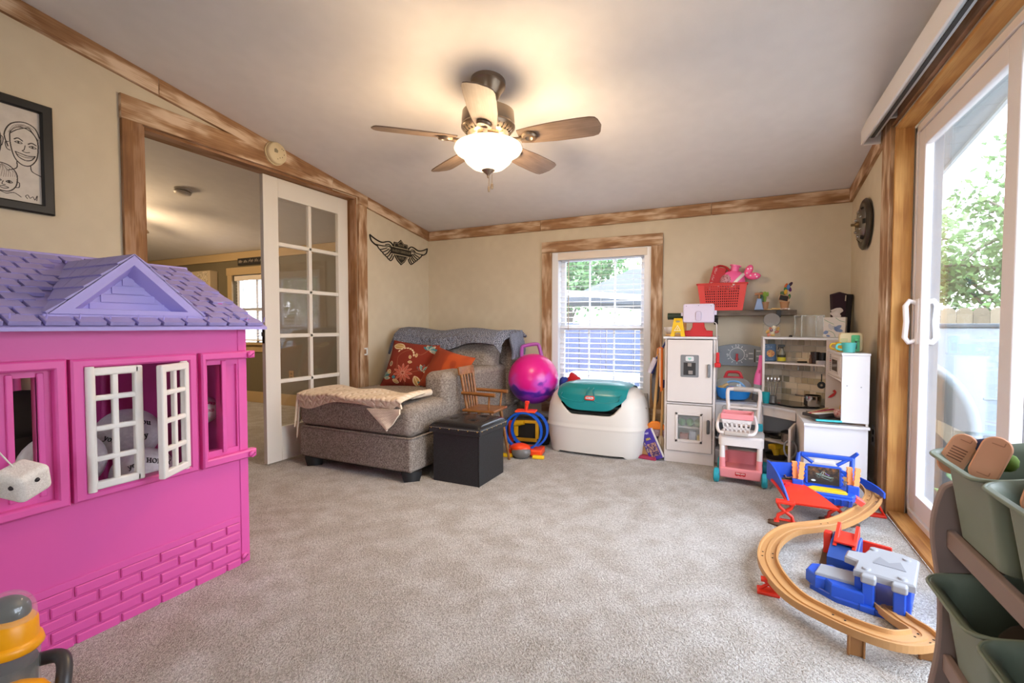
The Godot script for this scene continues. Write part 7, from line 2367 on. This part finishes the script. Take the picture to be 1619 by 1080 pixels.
	var fr := put(s, "screen_frame", mb(T(V(-0.005, 0.205, -0.055), -8)).ext(rrect(0.165, 0.105, 0.012, 3), 0.016, 0.004), blu)
	put(fr, "screen_picture", mb(T(V(-0.005, 0.205, -0.0382), -8)).box(V(0, 0, 0), V(0.14, 0.088, 0.002)), pic(im, 0.3))
	for s2 in [-1, 1]:
		for k in 4:
			put(fr, "frame_stud", mb(T(V(-0.005 + s2 * 0.083, 0.172 + k * 0.022, -0.05))).box(Vector3.ZERO, V(0.012, 0.012, 0.02), 0.003), blu)
	# arch over the screen
	put(s, "arch_beam", mb().box(V(0.01, 0.30, -0.085), V(0.235, 0.022, 0.03), 0.006, 2), blu)
	put(s, "arch_grip", mb().box(V(0.0, 0.272, -0.07), V(0.095, 0.018, 0.014), 0.003), mat("d9d6d2", 0.5))
	for q in [[-0.115, 0.305, -0.085, -0.135, 0.16, -0.05], [0.125, 0.31, -0.085, 0.115, 0.16, -0.05]]:
		put(s, "arch_post", mb().tube([V(q[0], q[1], q[2]), V(q[3], q[4], q[5])], [0.012, 0.015], 6), blu)
		put(s, "arch_brace", mb().tube([V(q[0], q[1], q[2]), V(q[0] * 0.45, 0.262, -0.07)], 0.009, 6), blu)
	put(s, "arch_horn", mb().tube([V(0.115, 0.30, -0.085), V(0.145, 0.335, -0.075)], [0.012, 0.010], 6), blu)
	# flame posts
	for q in [[-0.125, 0.03], [0.115, 0.02]]:
		put(s, "flame_block", mb().box(V(q[0], 0.162, q[1]), V(0.05, 0.06, 0.045), 0.005, 2), blu)
		for j in 2:
			var fp := []
			for k in 9:
				fp.append(Vector2(0.011 + 0.004 * (k % 2), k * 0.0115))
			for k in range(8, -1, -1):
				fp.append(Vector2(-0.011 - 0.004 * ((k + 1) % 2), k * 0.0115 + 0.003))
			fp.append(Vector2(0, 0.0))
			put(s, "flame", mb(T(V(q[0] - 0.011 + 0.022 * j, 0.19, q[1] - 0.006 + 0.012 * j), 0, 20, 4 - 8 * j)).ext(fp.slice(0, fp.size() - 1), 0.007, 0.001), org)
	# fan-shaped ramp on the left with its guard
	put(s, "ramp", mb().sheet(8, 8, func(u, v):
		return V(-0.25 + 0.07 * v + u * (0.12 + 0.10 * v), 0.162 - 0.02 * v - 0.035 * v * v, 0.035 + 0.17 * v - 0.03 * u + 0.02 * u * v), 0.012), red)
	for k in 9:
		put(s, "ramp_rib", mb(T(V(-0.195 + 0.022 * (k % 5), 0.115 + 0.035 * (k / 5), 0.19 - 0.075 * (k / 5)), 28, -25, 0)).box(Vector3.ZERO, V(0.003, 0.003, 0.022)), mat("f2b8a4", 0.5))
	put(s, "ramp_fin", mb(T(V(-0.17, 0.15, 0.08), 20, 40, 0)).ext([Vector2(-0.04, 0), Vector2(0.04, 0), Vector2(-0.03, 0.035)], 0.006), mat("d8202c", 0.45))
	put(s, "guard_wall", mb().sheet(2, 10, func(u, v):
		var bt: float = 0.155 - 0.05 * v * v
		var tp: float = 0.255 - 0.13 * v * v
		return V(-0.262 + 0.095 * v, lerpf(bt, tp, u), -0.04 + 0.24 * v), 0.008), blu)
	put(s, "back_guard", mb().sheet(2, 8, func(u, v): return V(-0.262 + 0.14 * v, 0.16 + 0.085 * u, -0.045 - 0.05 * v), 0.008), blu)
	put(s, "outer_guard", mb().sheet(2, 14, func(u, v):
		var a: float = lerpf(1.5, 0.2, v)
		return V(0.05 + 0.215 * cos(a), 0.155 - 0.03 * v + u * (0.062 - 0.035 * v), -0.02 - 0.17 * sin(a)), 0.008), blu)
	# crossed legs on muddy feet
	for q in [[-0.185, 0.21, 0.115], [0.045, 0.055, 0.125]]:
		var m := mb()
		for s3 in [-1, 1]:
			m.tube([V(q[0] + 0.036 * s3, 0.012, q[1] + 0.01), V(q[0] + 0.03 * s3, 0.045, q[1]), V(q[0] - 0.024 * s3, q[2] * 0.75, q[1]), V(q[0] - 0.034 * s3, q[2], q[1])], 0.0095, 6)
			m.box(V(q[0] + 0.036 * s3, 0.012, q[1]), V(0.026, 0.016, 0.05), 0.004)
		m.box(V(q[0], q[2], q[1]), V(0.085, 0.016, 0.04), 0.004)
		m.box(V(q[0], 0.022, q[1]), V(0.085, 0.012, 0.02), 0.003)
		var lg := put(s, "leg_cross", m, red)
		put(lg, "mud_foot", mb().sph(V(q[0] + 0.01, 0.006, q[1] + 0.005), V(0.085, 0.016, 0.045), 18, 8, func(d): return 1.0 + 0.12 * sin(d.x * 9.0) * cos(d.z * 8.0)), brn)
	put(s, "side_wedge", mb(T(V(0.135, 0.125, 0.05), 15, 10, -35)).box(Vector3.ZERO, V(0.05, 0.03, 0.03), 0.005, 2), mat("e85a50", 0.45))

	# launch garage
	var g := thing("toy_garage", "grey and blue toy truck garage inside the bend of the tan track", "toy garage", T(V(0.44, 0, -2.14), 0, -18))
	put(g, "floor_plate", mb(T(V(0, 0.0, 0), -90)).ext([Vector2(-0.15, -0.11), Vector2(-0.06, -0.155), Vector2(0.13, -0.155), Vector2(0.13, 0.14), Vector2(-0.04, 0.14), Vector2(-0.15, 0.03)], 0.02, 0.004), blu)
	put(g, "side_pod", mb(T(V(0, 0.016, 0), -90)).ext([Vector2(-0.17, -0.08), Vector2(-0.13, -0.125), Vector2(-0.10, -0.12), Vector2(-0.075, -0.15), Vector2(0.02, -0.15), Vector2(0.02, -0.06), Vector2(-0.10, 0.02), Vector2(-0.165, -0.02)], 0.045, 0.006), blu)
	put(g, "pod_roof", mb(T(V(-0.062, 0.061, 0.065), -90, 12, 0)).ext([Vector2(-0.08, -0.035), Vector2(0.07, -0.055), Vector2(0.06, 0.04), Vector2(-0.06, 0.05)], 0.012, 0.003), gry)
	for s3 in [0, 1]:
		var xx: float = 0.03 + 0.085 * s3
		put(g, "gate_post", mb().box(V(xx, 0.055, 0.12), V(0.034, 0.10, 0.05), 0.005, 2), blu)
		put(g, "gate_cap", mb().box(V(xx, 0.112, 0.12), V(0.044, 0.03, 0.06), 0.008, 2), gry)
		put(g, "post_foot", mb().box(V(xx, 0.012, 0.15), V(0.046, 0.024, 0.02), 0.005), blu)
	put(g, "tunnel_wall", mb().box(V(0.0, 0.06, 0.0), V(0.025, 0.09, 0.24), 0.005).box(V(0.135, 0.06, 0.0), V(0.02, 0.09, 0.24), 0.005), blu)
	var rf := put(g, "roof", mb(T(V(0.07, 0.105, 0.0), -90)).ext([Vector2(-0.085, -0.125), Vector2(0.085, -0.125), Vector2(0.085, 0.11), Vector2(0.03, 0.135), Vector2(-0.06, 0.135), Vector2(-0.075, 0.05), Vector2(-0.125, 0.035), Vector2(-0.125, -0.03), Vector2(-0.085, -0.045)], 0.026, 0.006), gry)
	for q in [[-0.05, -0.10], [0.05, -0.10], [-0.05, 0.10], [0.05, 0.08]]:
		put(rf, "roof_bolt", mb(T(V(0.07 + q[0], 0.131, -q[1]))).lathe([Vector2(0.014, 0), Vector2(0.012, 0.006), Vector2(0, 0.007)], 12), gry)
	put(rf, "roof_emblem", mb(T(V(0.075, 0.1305, 0.0), -90)).ext([Vector2(-0.045, -0.03), Vector2(0.05, -0.03), Vector2(0.03, 0.04), Vector2(0.0, 0.005), Vector2(-0.03, 0.04)], 0.003, 0.001), mat("85888f", 0.4))
	put(g, "jump_ramp", mb(T(V(-0.135, 0.0, -0.11), 0, 90)).ext([Vector2(0.0, 0.0), Vector2(0.17, 0.0), Vector2(0.17, 0.10), Vector2(0.12, 0.10), Vector2(0.0, 0.05)], 0.10, 0.004), mat("2b4f9c", 0.45))
	for s3 in [0, 1]:
		put(g, "ramp_rail", mb(T(V(-0.125 + 0.066 * s3, 0.0, -0.19), 0, 90)).ext([Vector2(-0.02, 0.08), Vector2(0.09, 0.10), Vector2(0.09, 0.145), Vector2(0.08, 0.142)], 0.014, 0.002), red)
	put(g, "ramp_bed", mb(T(V(-0.085, 0.101, -0.225), 8)).box(Vector3.ZERO, V(0.07, 0.008, 0.10), 0.001), red)
	put(g, "ramp_stop", mb().box(V(-0.155, 0.055, -0.255), V(0.03, 0.095, 0.035), 0.006, 2), red)
	put(g, "mud_base", mb(T(V(0, 0.0, 0), -90)).ext([Vector2(-0.16, 0.10), Vector2(0.03, 0.10), Vector2(0.07, 0.35), Vector2(-0.06, 0.37), Vector2(-0.18, 0.30)], 0.01, 0.003), brn)
	put(g, "barrier", mb(T(V(0.0, 0.04, -0.335), 0, -4)).box(V(0.0, 0.0, 0.0), V(0.115, 0.06, 0.014), 0.003), red)

	bins()


# rack of tilted storage bins in the right foreground
func bins() -> void:
	var tp := mat("8c7871", 0.6)
	var o := thing("bin_rack", "taupe wooden rack holding green toy bins in the right foreground", "rack")
	for z in [-1.31, -0.335]:
		var pl := []
		for p in curve([V(0.395, 0.0, 0), V(0.385, 0.16, 0), V(0.40, 0.30, 0), V(0.40, 0.42, 0), V(0.385, 0.55, 0), V(0.395, 0.635, 0), V(0.42, 0.668, 0), V(0.52, 0.70, 0)], 5):
			pl.append(Vector2(p.x, p.y))
		pl.append_array([Vector2(0.66, 0.72), Vector2(0.69, 0.70), Vector2(0.69, 0.0)])
		put(o, "end_panel", mb(T(V(0, 0, z))).ext(pl, 0.018, 0.004), tp)
	for y in [0.555, 0.285, 0.06]:
		put(o, "front_rail", bx(mb(), V(0.408, y - 0.028, -1.295), V(0.424, y + 0.012, -0.335), 0.004), tp)
		put(o, "back_rail", bx(mb(), V(0.64, y + 0.05, -1.295), V(0.655, y + 0.09, -0.335), 0.004), tp)
	put(o, "back_panel", bx(mb(), V(0.672, 0.05, -1.295), V(0.68, 0.68, -0.335)), mat("4a352c", 0.7))
	rebase(o, V(0.54, 0, -0.83))
	var gn := mat("778270", 0.5)
	for row in 2:
		for k in 4:
			var zc := -1.17 + 0.236 * k
			var b := thing("storage_bin", "%s green plastic storage bin in the %s tier of the taupe rack" % [["farthest", "second", "third", "nearest"][k], ["upper", "lower"][row]], "storage bin", T(V(0, -0.27 * row, zc)), "green bins in the taupe rack")
			var ring := func(x0, x1, hz, y0, y1, r, n):
				# rounded rectangle in plan; y runs from front to back
				var out := []
				for p in rrect(x1 - x0, hz * 2, r, n):
					var f: float = (p.x + (x1 - x0) / 2) / (x1 - x0)
					out.append(V((x0 + x1) / 2 + p.x, lerpf(y0, y1, f), p.y))
				return out
			var rings := [ring.call(0.43, 0.60, 0.088, 0.566, 0.60, 0.02, 4), ring.call(0.418, 0.612, 0.097, 0.572, 0.606, 0.026, 4), ring.call(0.395, 0.635, 0.107, 0.72, 0.775, 0.03, 4), ring.call(0.375, 0.648, 0.114, 0.737, 0.79, 0.034, 4), ring.call(0.368, 0.652, 0.117, 0.733, 0.786, 0.036, 4)]
			var m := mb()
			for i in rings.size() - 1:
				var n: int = rings[i].size()
				for j in n:
					m.face([rings[i][j], rings[i][(j + 1) % n], rings[i + 1][(j + 1) % n], rings[i + 1][j]])
			m.face(rings[0])
			m.renormal()
			put(b, "tub", m, gn)
			put(b, "lip", mb().tube(rings[4], 0.0035, 6, true), gn)
	# contents of the farthest upper bin: toy shoes, soles up
	for k in 3:
		var sp: Vector3 = [V(0.414, 0.735, -1.268), V(0.42, 0.755, -1.145), V(0.425, 0.75, -0.985)][k]
		var up := V(0.52 - 0.1 * k, 0.78, -0.28)
		var face := V(-0.42, 0.30, 1.0).normalized()
		var sx := TA(sp, up.cross(face), face).scaled_local(V(0.82, 0.82, 0.82))
		var sh := thing("toy_shoe", ["toy shoe with stamped peach sole in the far green bin", "toy shoe with plain peach sole in the front of the green bins", "toy shoe lying nearest the camera in the green bins"][k], "toy shoe", sx)
		var so := put(sh, "sole", mb().ext(rrect(0.052, 0.108, 0.0255, 8), 0.011, 0.003), mat("dca27e", 0.7))
		put(sh, "upper", mb().sph(V(0, -0.004, -0.022), V(0.022, 0.046, 0.026), 16, 10), mat(["8d6f58", "7c6a55", "8a6a50"][k], 0.8))
		for e in [-1, 1]:
			put(so, "heel_mark", mb(T(V(0, 0.036 * e, 0.0112))).box(Vector3.ZERO, V(0.02, 0.002, 0.0008)).box(V(0.01, 0.004, 0), V(0.002, 0.008, 0.0008)), mat("b97f5e", 0.7))
		if k == 0:
			for j in 5:
				put(so, "stamp_line", mb().box(Vector3.ZERO, V(0.03, 0.003, 0.0006)), mat("8a5c44", 0.8), T(V(0, 0.014 - 0.007 * j, 0.0113)))
	var fill := [["plush_toy", "dark red plush toy in the upper green bins", "plush toy", "5a1710", V(0.49, 0.765, -0.955), 0.075], ["toy_ball", "navy blue ball in the far green bin", "ball", "2a2f55", V(0.455, 0.752, -1.262), 0.02], ["plush_toy", "small brown plush toy behind the toy shoes", "plush toy", "5b3220", V(0.53, 0.762, -1.10), 0.045], ["toy_ball", "lime green toy ball between the toy shoes", "ball", "5f7a22", V(0.462, 0.742, -1.20), 0.018], ["toy_block", "dark toy lump low in the second upper green bin", "toy", "3a2a22", V(0.51, 0.67, -0.93), 0.06], ["toy_block", "dark toy lump low in the far upper green bin", "toy", "33261e", V(0.51, 0.665, -1.165), 0.062]]
	for f in fill:
		single(f[0], f[1], f[2], mb().sph(Vector3.ZERO, V(f[5], f[5], f[5]), 18, 12, func(d): return 1.0 + 0.06 * sin(d.x * 11.0) * sin(d.y * 9.0 + d.z * 7.0)), mat(f[3], 0.85), T(f[4]))
	var wl := thing("toy_purse", "small reddish-brown toy purse with gold clasp in the lower far bins", "toy purse", T(V(0.52, 0.42, -1.03), -10, -60, 8))
	put(wl, "purse", mb().box(Vector3.ZERO, V(0.11, 0.10, 0.05), 0.012, 2), mat("6b4038", 0.5))
	put(wl, "clasp", mb().sph(V(-0.02, -0.02, 0.027), V(0.007, 0.007, 0.004), 8, 6), mat("d9a23a", 0.3, 0.9))
	single("toy_block", "dark toy lump in the far lower green bin", "toy", mb().sph(V(0.51, 0.395, -1.17), V(0.06, 0.05, 0.06), 14, 10), mat("261c18", 0.85))


# ---------------------------------------------------------------- on the walls, and the next room
func sketch() -> Image:
	var w := 330
	var h := 415
	var im := Image.create(w, h, false, Image.FORMAT_RGB8)
	var n := noise(0.02, FastNoiseLite.TYPE_SIMPLEX_SMOOTH, 3, 6)
	for y in h:
		for x in w:
			var k := 0.03 * n.get_noise_2d(x, y)
			im.set_pixel(x, y, Color(0.80 + k, 0.775 + k, 0.74 + k))
	pen = 1.5
	var c := Color("2a2422")
	var g := Color("8d837c")
	# woman, upper right
	stroke(im, [[232, 150], [236, 110], [262, 84], [296, 88], [318, 118], [322, 160], [316, 210], [296, 244], [272, 250], [250, 232], [238, 196], [232, 150]], 2.4, c)
	stroke(im, [[226, 180], [216, 130], [236, 80], [276, 58], [312, 70], [328, 110]], 2.6, c)
	stroke(im, [[236, 118], [258, 96], [290, 78], [304, 92], [322, 122]], 2.0, c)
	for k in 7:
		stroke(im, [[228 + k * 4, 120 - k * 6], [246 + k * 8, 82 - k * 2], [280 + k * 5, 66 + k * 3]], 1.0, g)
	stroke(im, [[246, 142], [258, 134], [272, 142]], 2.6, c)
	stroke(im, [[290, 150], [302, 142], [316, 148]], 2.6, c)
	for e in [[259, 152], [304, 160]]:
		stroke(im, [[e[0] - 12, e[1] + 1], [e[0], e[1] - 5], [e[0] + 12, e[1] + 1], [e[0], e[1] + 5], [e[0] - 12, e[1] + 1]], 1.5, c)
		leaf(im, e[0], e[1], 7, 7, 0, c, c)
	stroke(im, [[280, 160], [276, 180], [270, 186], [282, 190], [294, 186]], 1.6, c)
	stroke(im, [[248, 196], [266, 200], [288, 204], [312, 198]], 2.0, c)
	stroke(im, [[248, 196], [258, 216], [280, 226], [300, 218], [312, 198]], 2.2, c)
	stroke(im, [[254, 206], [280, 213], [306, 206]], 1.2, c)
	stroke(im, [[252, 240], [250, 268], [222, 286]], 2.0, c)
	stroke(im, [[296, 246], [300, 270], [328, 284]], 2.0, c)
	stroke(im, [[228, 160], [218, 166], [222, 190], [232, 196]], 1.8, c)
	# child, lower middle
	stroke(im, [[168, 350], [164, 300], [190, 262], [226, 264], [250, 296], [248, 346], [226, 376], [196, 378], [176, 366], [168, 350]], 2.4, c)
	for k in 11:
		stroke(im, [[206, 262], [182 + k * 6, 284 + (k % 3) * 5], [174 + k * 7, 318 - absf(k - 5) * 2]], 1.1, g)
	for e in [[192, 334], [226, 336]]:
		stroke(im, [[e[0] - 10, e[1] + 1], [e[0], e[1] - 6], [e[0] + 10, e[1] + 1], [e[0], e[1] + 5], [e[0] - 10, e[1] + 1]], 1.6, c)
		leaf(im, e[0], e[1], 9, 9, 0, c, c)
	stroke(im, [[208, 336], [204, 350], [214, 352]], 1.4, c)
	stroke(im, [[192, 362], [208, 368], [224, 362], [208, 358], [192, 362]], 1.6, c)
	stroke(im, [[250, 330], [258, 334], [256, 352], [247, 356]], 1.8, c)
	stroke(im, [[180, 392], [196, 382], [216, 388], [240, 380], [262, 394]], 1.6, c)
	stroke(im, [[282, 396], [276, 386], [284, 380], [290, 392], [300, 384], [306, 396], [314, 376], [312, 398]], 1.4, c)
	# man, left
	stroke(im, [[96, 180], [100, 110], [140, 78], [186, 92], [204, 140], [200, 210], [176, 252], [140, 262], [110, 236], [96, 180]], 2.4, c)
	for e in [[128, 156], [172, 158]]:
		stroke(im, [[e[0] - 12, e[1]], [e[0], e[1] - 5], [e[0] + 12, e[1]], [e[0], e[1] + 4], [e[0] - 12, e[1]]], 1.5, c)
	stroke(im, [[120, 214], [150, 232], [182, 214]], 2.0, c)
	stroke(im, [[150, 164], [142, 190], [156, 194]], 1.6, c)
	for k in 9:
		stroke(im, [[98 + k * 3, 130 - k * 5], [120 + k * 7, 84], [170 + k * 4, 88 + k * 4]], 1.1, g)
	stroke(im, [[204, 140], [212, 150], [208, 180], [200, 186]], 1.6, c)
	pen = 1.0
	return im


func decor() -> void:
	# drawing in its black frame
	var L := Transform3D(Basis(V(0, 0, -1), V(0, 1, 0), V(1, 0, 0)), V(WL, 0, 0))    # left wall: x = -z
	var pf := thing("framed_drawing", "black-framed ink caricature drawing of a family on the left wall", "picture")
	var fm := mb(L)
	put(pf, "frame", frame_ring(fm, 0.665, 1.093, 1.517, 2.018, 0.707, 1.051, 1.559, 1.976, 0.0, 0.026), mat("0a0a0c", 0.5))
	put(pf, "drawing", mb(L).box(V(0.879, 1.7675, 0.006), V(0.344, 0.417, 0.004)), pic(sketch(), 0.7))
	rebase(pf, V(WL, 1.517, -0.88))

	# winged shield emblem
	var bk := mat("14120f", 0.5)
	var em := thing("wall_emblem", "black metal winged shield emblem on the beige wall beside the French door", "wall emblem", L * T(V(3.645, 1.705, 0.002)))
	for s in [-1, 1]:
		var wm := mb()
		var q := func(pts):
			var out := []
			for p in pts:
				out.append(V(p[0] * s, p[1], 0.004))
			return out
		var st := [[[0.10, -0.005], [0.115, 0.045], [0.155, 0.072], [0.20, 0.07], [0.27, 0.052], [0.35, 0.066], [0.425, 0.095]], [[0.425, 0.095], [0.41, 0.05], [0.37, 0.025], [0.33, 0.012]], [[0.36, 0.022], [0.26, 0.022], [0.18, 0.03], [0.135, 0.02]], [[0.33, 0.012], [0.30, -0.015], [0.25, -0.005], [0.20, 0.012]], [[0.30, -0.015], [0.265, -0.035], [0.22, -0.02], [0.175, 0.005]], [[0.265, -0.035], [0.235, -0.055], [0.19, -0.035], [0.155, 0.0]], [[0.235, -0.055], [0.205, -0.07], [0.17, -0.05], [0.14, -0.01]], [[0.205, -0.07], [0.175, -0.09], [0.145, -0.065], [0.125, -0.03]], [[0.175, -0.09], [0.15, -0.10], [0.12, -0.075], [0.11, -0.05]], [[0.12, 0.0], [0.145, 0.035], [0.18, 0.048], [0.22, 0.038]]]
		for k in st.size():
			wm.tube(curve(q.call(st[k]), 5), 0.0085 if k < 2 else 0.0065, 6, false, true, 0.7)
		put(em, "wing", wm, bk)
	var shp := [Vector2(0, 0.118), Vector2(0.045, 0.085), Vector2(0.10, 0.085), Vector2(0.115, 0.03), Vector2(0.10, -0.04), Vector2(0.055, -0.09), Vector2(0, -0.125), Vector2(-0.055, -0.09), Vector2(-0.10, -0.04), Vector2(-0.115, 0.03), Vector2(-0.10, 0.085), Vector2(-0.045, 0.085)]
	put(em, "shield", mb().ext(shp, 0.005, 0.001), bk)
	var ln := mat("b9ac8e", 0.7)
	var lt := mat("857a62", 0.7)
	var inner := []
	for p in shp + [shp[0]]:
		inner.append(V(p.x * 0.88, p.y * 0.88, 0.005))
	put(em, "shield_line", mb().tube(inner, 0.0022, 5), ln)
	put(em, "banner", mb().box(V(0, 0.002, 0.006), V(0.30, 0.06, 0.006), 0.001), bk)
	for y in [0.036, -0.032]:
		put(em, "banner_line", mb().box(V(0, y, 0.0075), V(0.30, 0.006, 0.004)), ln)
	text(em, "lettering", "MOTOR", 0.020, lt, T(V(0, 0.061, 0.006)), 0.002, "Droid Sans", false, 0.085)
	text(em, "lettering", "HARLEY-DAVIDSON", 0.024, lt, T(V(0, 0.002, 0.0095)), 0.002, "Droid Sans", false, 0.26)
	text(em, "lettering", "CYCLES", 0.020, lt, T(V(0, -0.058, 0.006)), 0.002, "Droid Sans", false, 0.08)

	# smoke alarm on the door head
	var cr := mat("d8c9a4", 0.5)
	var sd := thing("smoke_alarm", "round cream smoke alarm on the worn brown board above the wide doorway", "smoke alarm", L * T(V(2.268, 2.187, 0.022), 90))
	put(sd, "base", mb().lathe([Vector2(0, 0), Vector2(0.078, 0), Vector2(0.078, 0.012), Vector2(0, 0.014)], 36), cr)
	put(sd, "cover", mb().lathe([Vector2(0.073, 0.012), Vector2(0.072, 0.034), Vector2(0.066, 0.042), Vector2(0, 0.043)], 36), cr)
	put(sd, "horn_vent", mb(T(V(-0.018, 0.0432, -0.01))).ext([Vector2(-0.012, -0.012), Vector2(0.012, -0.012), Vector2(0.016, 0.004), Vector2(0, 0.016), Vector2(-0.012, 0.01)], 0.001), mat("8d846c", 0.6), T(V(0, 0, 0)))
	sd.get_child(2).transform = T(V(-0.018, 0.0438, -0.01), -90)
	sd.get_child(2).mesh = mb().ext([Vector2(-0.014, -0.012), Vector2(0.012, -0.012), Vector2(0.016, 0.004), Vector2(0, 0.016), Vector2(-0.014, 0.01)], 0.001).mesh()
	for q in [[0.012, 0.03], [0.03, 0.022], [0.045, 0.0], [-0.006, 0.042], [0.04, -0.03], [0.028, -0.035]]:
		put(sd, "test_hole", mb(T(V(q[0], 0.0435, q[1]))).lathe([Vector2(0, 0.0006), Vector2(0.0035, 0.0006), Vector2(0.0035, 0)], 8), mat("6b6350", 0.6))

	# wheel cover on the right wall
	var wc := thing("wheel_cover", "round dark metal wheel cover hung on the right wall beside the sliding door", "wall decoration", T(V(WR, 1.636, -3.64), 0, 0, 90))
	var mt := mat("4c4740", 0.35, 0.85)
	put(wc, "rim", mb().lathe([Vector2(0.10, 0.0), Vector2(0.158, 0.012), Vector2(0.160, 0.02), Vector2(0.15, 0.03), Vector2(0.118, 0.034), Vector2(0.11, 0.03)], 48), mt)
	put(wc, "disc", mb().lathe([Vector2(0.112, 0.03), Vector2(0.098, 0.046), Vector2(0.05, 0.05), Vector2(0.0, 0.05)], 40), mat("7b756c", 0.3, 0.85))
	for k in 6:
		var a := TAU * k / 6
		put(wc, "lug", mb(T(V(cos(a) * 0.075, 0.048, sin(a) * 0.075))).lathe([Vector2(0.009, 0), Vector2(0.008, 0.01), Vector2(0, 0.012)], 8), mat("b5b0a8", 0.2, 0.9))
		put(wc, "vent_hole", mb(T(V(cos(a + 0.5) * 0.104, 0.041, sin(a + 0.5) * 0.104), 0, -rad_to_deg(a + 0.5), -50)).box(Vector3.ZERO, V(0.016, 0.002, 0.03)), mat("14120f", 0.8))
	put(wc, "hub", mb().lathe([Vector2(0.02, 0.05), Vector2(0.016, 0.062), Vector2(0.008, 0.07), Vector2(0.008, 0.088), Vector2(0, 0.09)], 14), mat("6b5a3a", 0.35, 0.8))

	# strike plate, socket, skirting on the right wall
	var sp := thing("strike_plate", "small white strike plate on the doorway's right casing", "strike plate", L * T(V(3.14, 0.776, 0.022)))
	put(sp, "plate", mb().ext([Vector2(-0.02, -0.032), Vector2(0.022, -0.032), Vector2(0.022, 0.032), Vector2(-0.02, 0.032), Vector2(-0.02, 0.02), Vector2(0.004, 0.02), Vector2(0.004, -0.02), Vector2(-0.02, -0.02)], 0.004, 0.001), mat("dcdcda", 0.4))
	for y in [-0.026, 0.026]:
		put(sp, "screw", mb(T(V(0.013, y, 0.004), 90)).lathe([Vector2(0, 0.001), Vector2(0.003, 0.001), Vector2(0.003, 0)], 8), mat("6f7475", 0.4, 0.6))
	var ol := thing("wall_socket", "white wall socket low on the right wall behind the play sink cabinet", "socket", T(V(WR, 0.36, -3.365), 0, -90))
	put(ol, "plate", mb().ext(rrect(0.075, 0.118, 0.006, 3), 0.006, 0.002), mat("cfc9c0", 0.5))
	for y in [-0.022, 0.022]:
		put(ol, "outlet", mb(T(V(0, y, 0.006))).ext(rrect(0.034, 0.03, 0.01, 3), 0.001), mat("4a4641", 0.5))
	var b2 := struct("baseboard_right", "white baseboard on the right wall")
	put(b2, "board", bx(mb(), V(WR - 0.015, 0.0, -4.09), V(WR, 0.10, -3.27), 0.003), mat("c9c3ba", 0.6))
	var b3 := struct("baseboard_left", "beige baseboard on the left wall behind the playhouse")
	put(b3, "board", bx(mb(), V(WL, 0.0, -1.36), V(WL + 0.015, 0.10, WF), 0.003), mat("c9bd9f", 0.6))

	# ---- next room
	var s2 := thing("smoke_alarm", "round white smoke alarm on the sloping ceiling of the next room", "smoke alarm", T(V(-4.485, ceil_y(-2.567), -2.567), -rad_to_deg(atan(0.155))))
	put(s2, "base", mb().lathe([Vector2(0.07, 0), Vector2(0.07, -0.014), Vector2(0.062, -0.016)], 32), mat("cfc9c2", 0.5))
	put(s2, "gap", mb().lathe([Vector2(0.06, -0.014), Vector2(0.06, -0.024)], 32), mat("3a3632", 0.7))
	put(s2, "cover", mb().lathe([Vector2(0.066, -0.022), Vector2(0.064, -0.034), Vector2(0.05, -0.042), Vector2(0, -0.044)], 32), mat("cfc9c2", 0.5))
	var sg := thing("wall_sign", "long dark sign with white script above the window of the next room", "sign", T(V(-5.63, 1.838, WB)))
	put(sg, "board", mb().box(V(0, 0, 0.012), V(0.67, 0.092, 0.024), 0.002), mat("1f1a16", 0.7))
	script_line(sg, "lettering", 0.62, 0.04, 12, mat("a79c8e", 0.7), T(V(0, 0, 0.025)), 0.09)
	var wu := thing("wall_cabinet", "pale box with a printed sheet on the back wall of the next room", "wall box", T(V(-6.62, 1.60, WB)))
	put(wu, "box", mb().box(V(0, 0, 0.06), V(0.42, 0.29, 0.12), 0.015, 2), mat("b9a88c", 0.6))
	put(wu, "printed_sheet", mb().box(V(0.06, 0.0, 0.121), V(0.22, 0.26, 0.002)), nmat("print", ["8f8672", "c4b59c", "d0c2aa"], [0.3, 0.45, 0.7], 0.06, V(4, 4, 4), 0.7))
	var so := thing("wall_socket", "tan wall socket on the olive wall seen through the French door", "socket", T(V(-5.007, 0.378, WB)))
	put(so, "plate", mb().ext(rrect(0.08, 0.12, 0.006, 3), 0.006, 0.002), mat("b08d58", 0.5))
	for y in [-0.022, 0.022]:
		put(so, "outlet", mb(T(V(0, y, 0.006))).ext(rrect(0.034, 0.03, 0.01, 3), 0.001), mat("7f6238", 0.5))
	# out-of-view lamp behind the camera, placed to light the room from the front
	var cl := thing("unseen_ceiling_lamp", "unseen square white ceiling lamp behind the camera, placed to light the room", "ceiling lamp", T(V(-1.2, ceil_y(1.35) - 0.015, 1.35), -rad_to_deg(atan(0.155))))
	put(cl, "housing", mb().box(V(0, -0.02, 0), V(0.7, 0.05, 0.7), 0.01), mat("d9d6d2", 0.5))
	var gm := StandardMaterial3D.new()
	gm.albedo_color = Color("f0ece6")
	gm.emission_enabled = true
	gm.emission = Color(1.0, 0.95, 0.88)
	gm.emission_energy_multiplier = 1.5
	put(cl, "diffuser", mb().box(V(0, -0.048, 0), V(0.64, 0.012, 0.64), 0.004), gm)
	var al := AreaLight3D.new()
	al.name = "light"
	al.area_size = Vector2(0.62, 0.62)
	al.light_energy = REAR
	al.light_color = Color(1.0, 0.95, 0.88)
	al.area_range = 12.0
	al.area_attenuation = 2.0
	al.shadow_enabled = true
	al.transform = T(V(0, -0.058, 0), -90)
	cl.add_child(al)
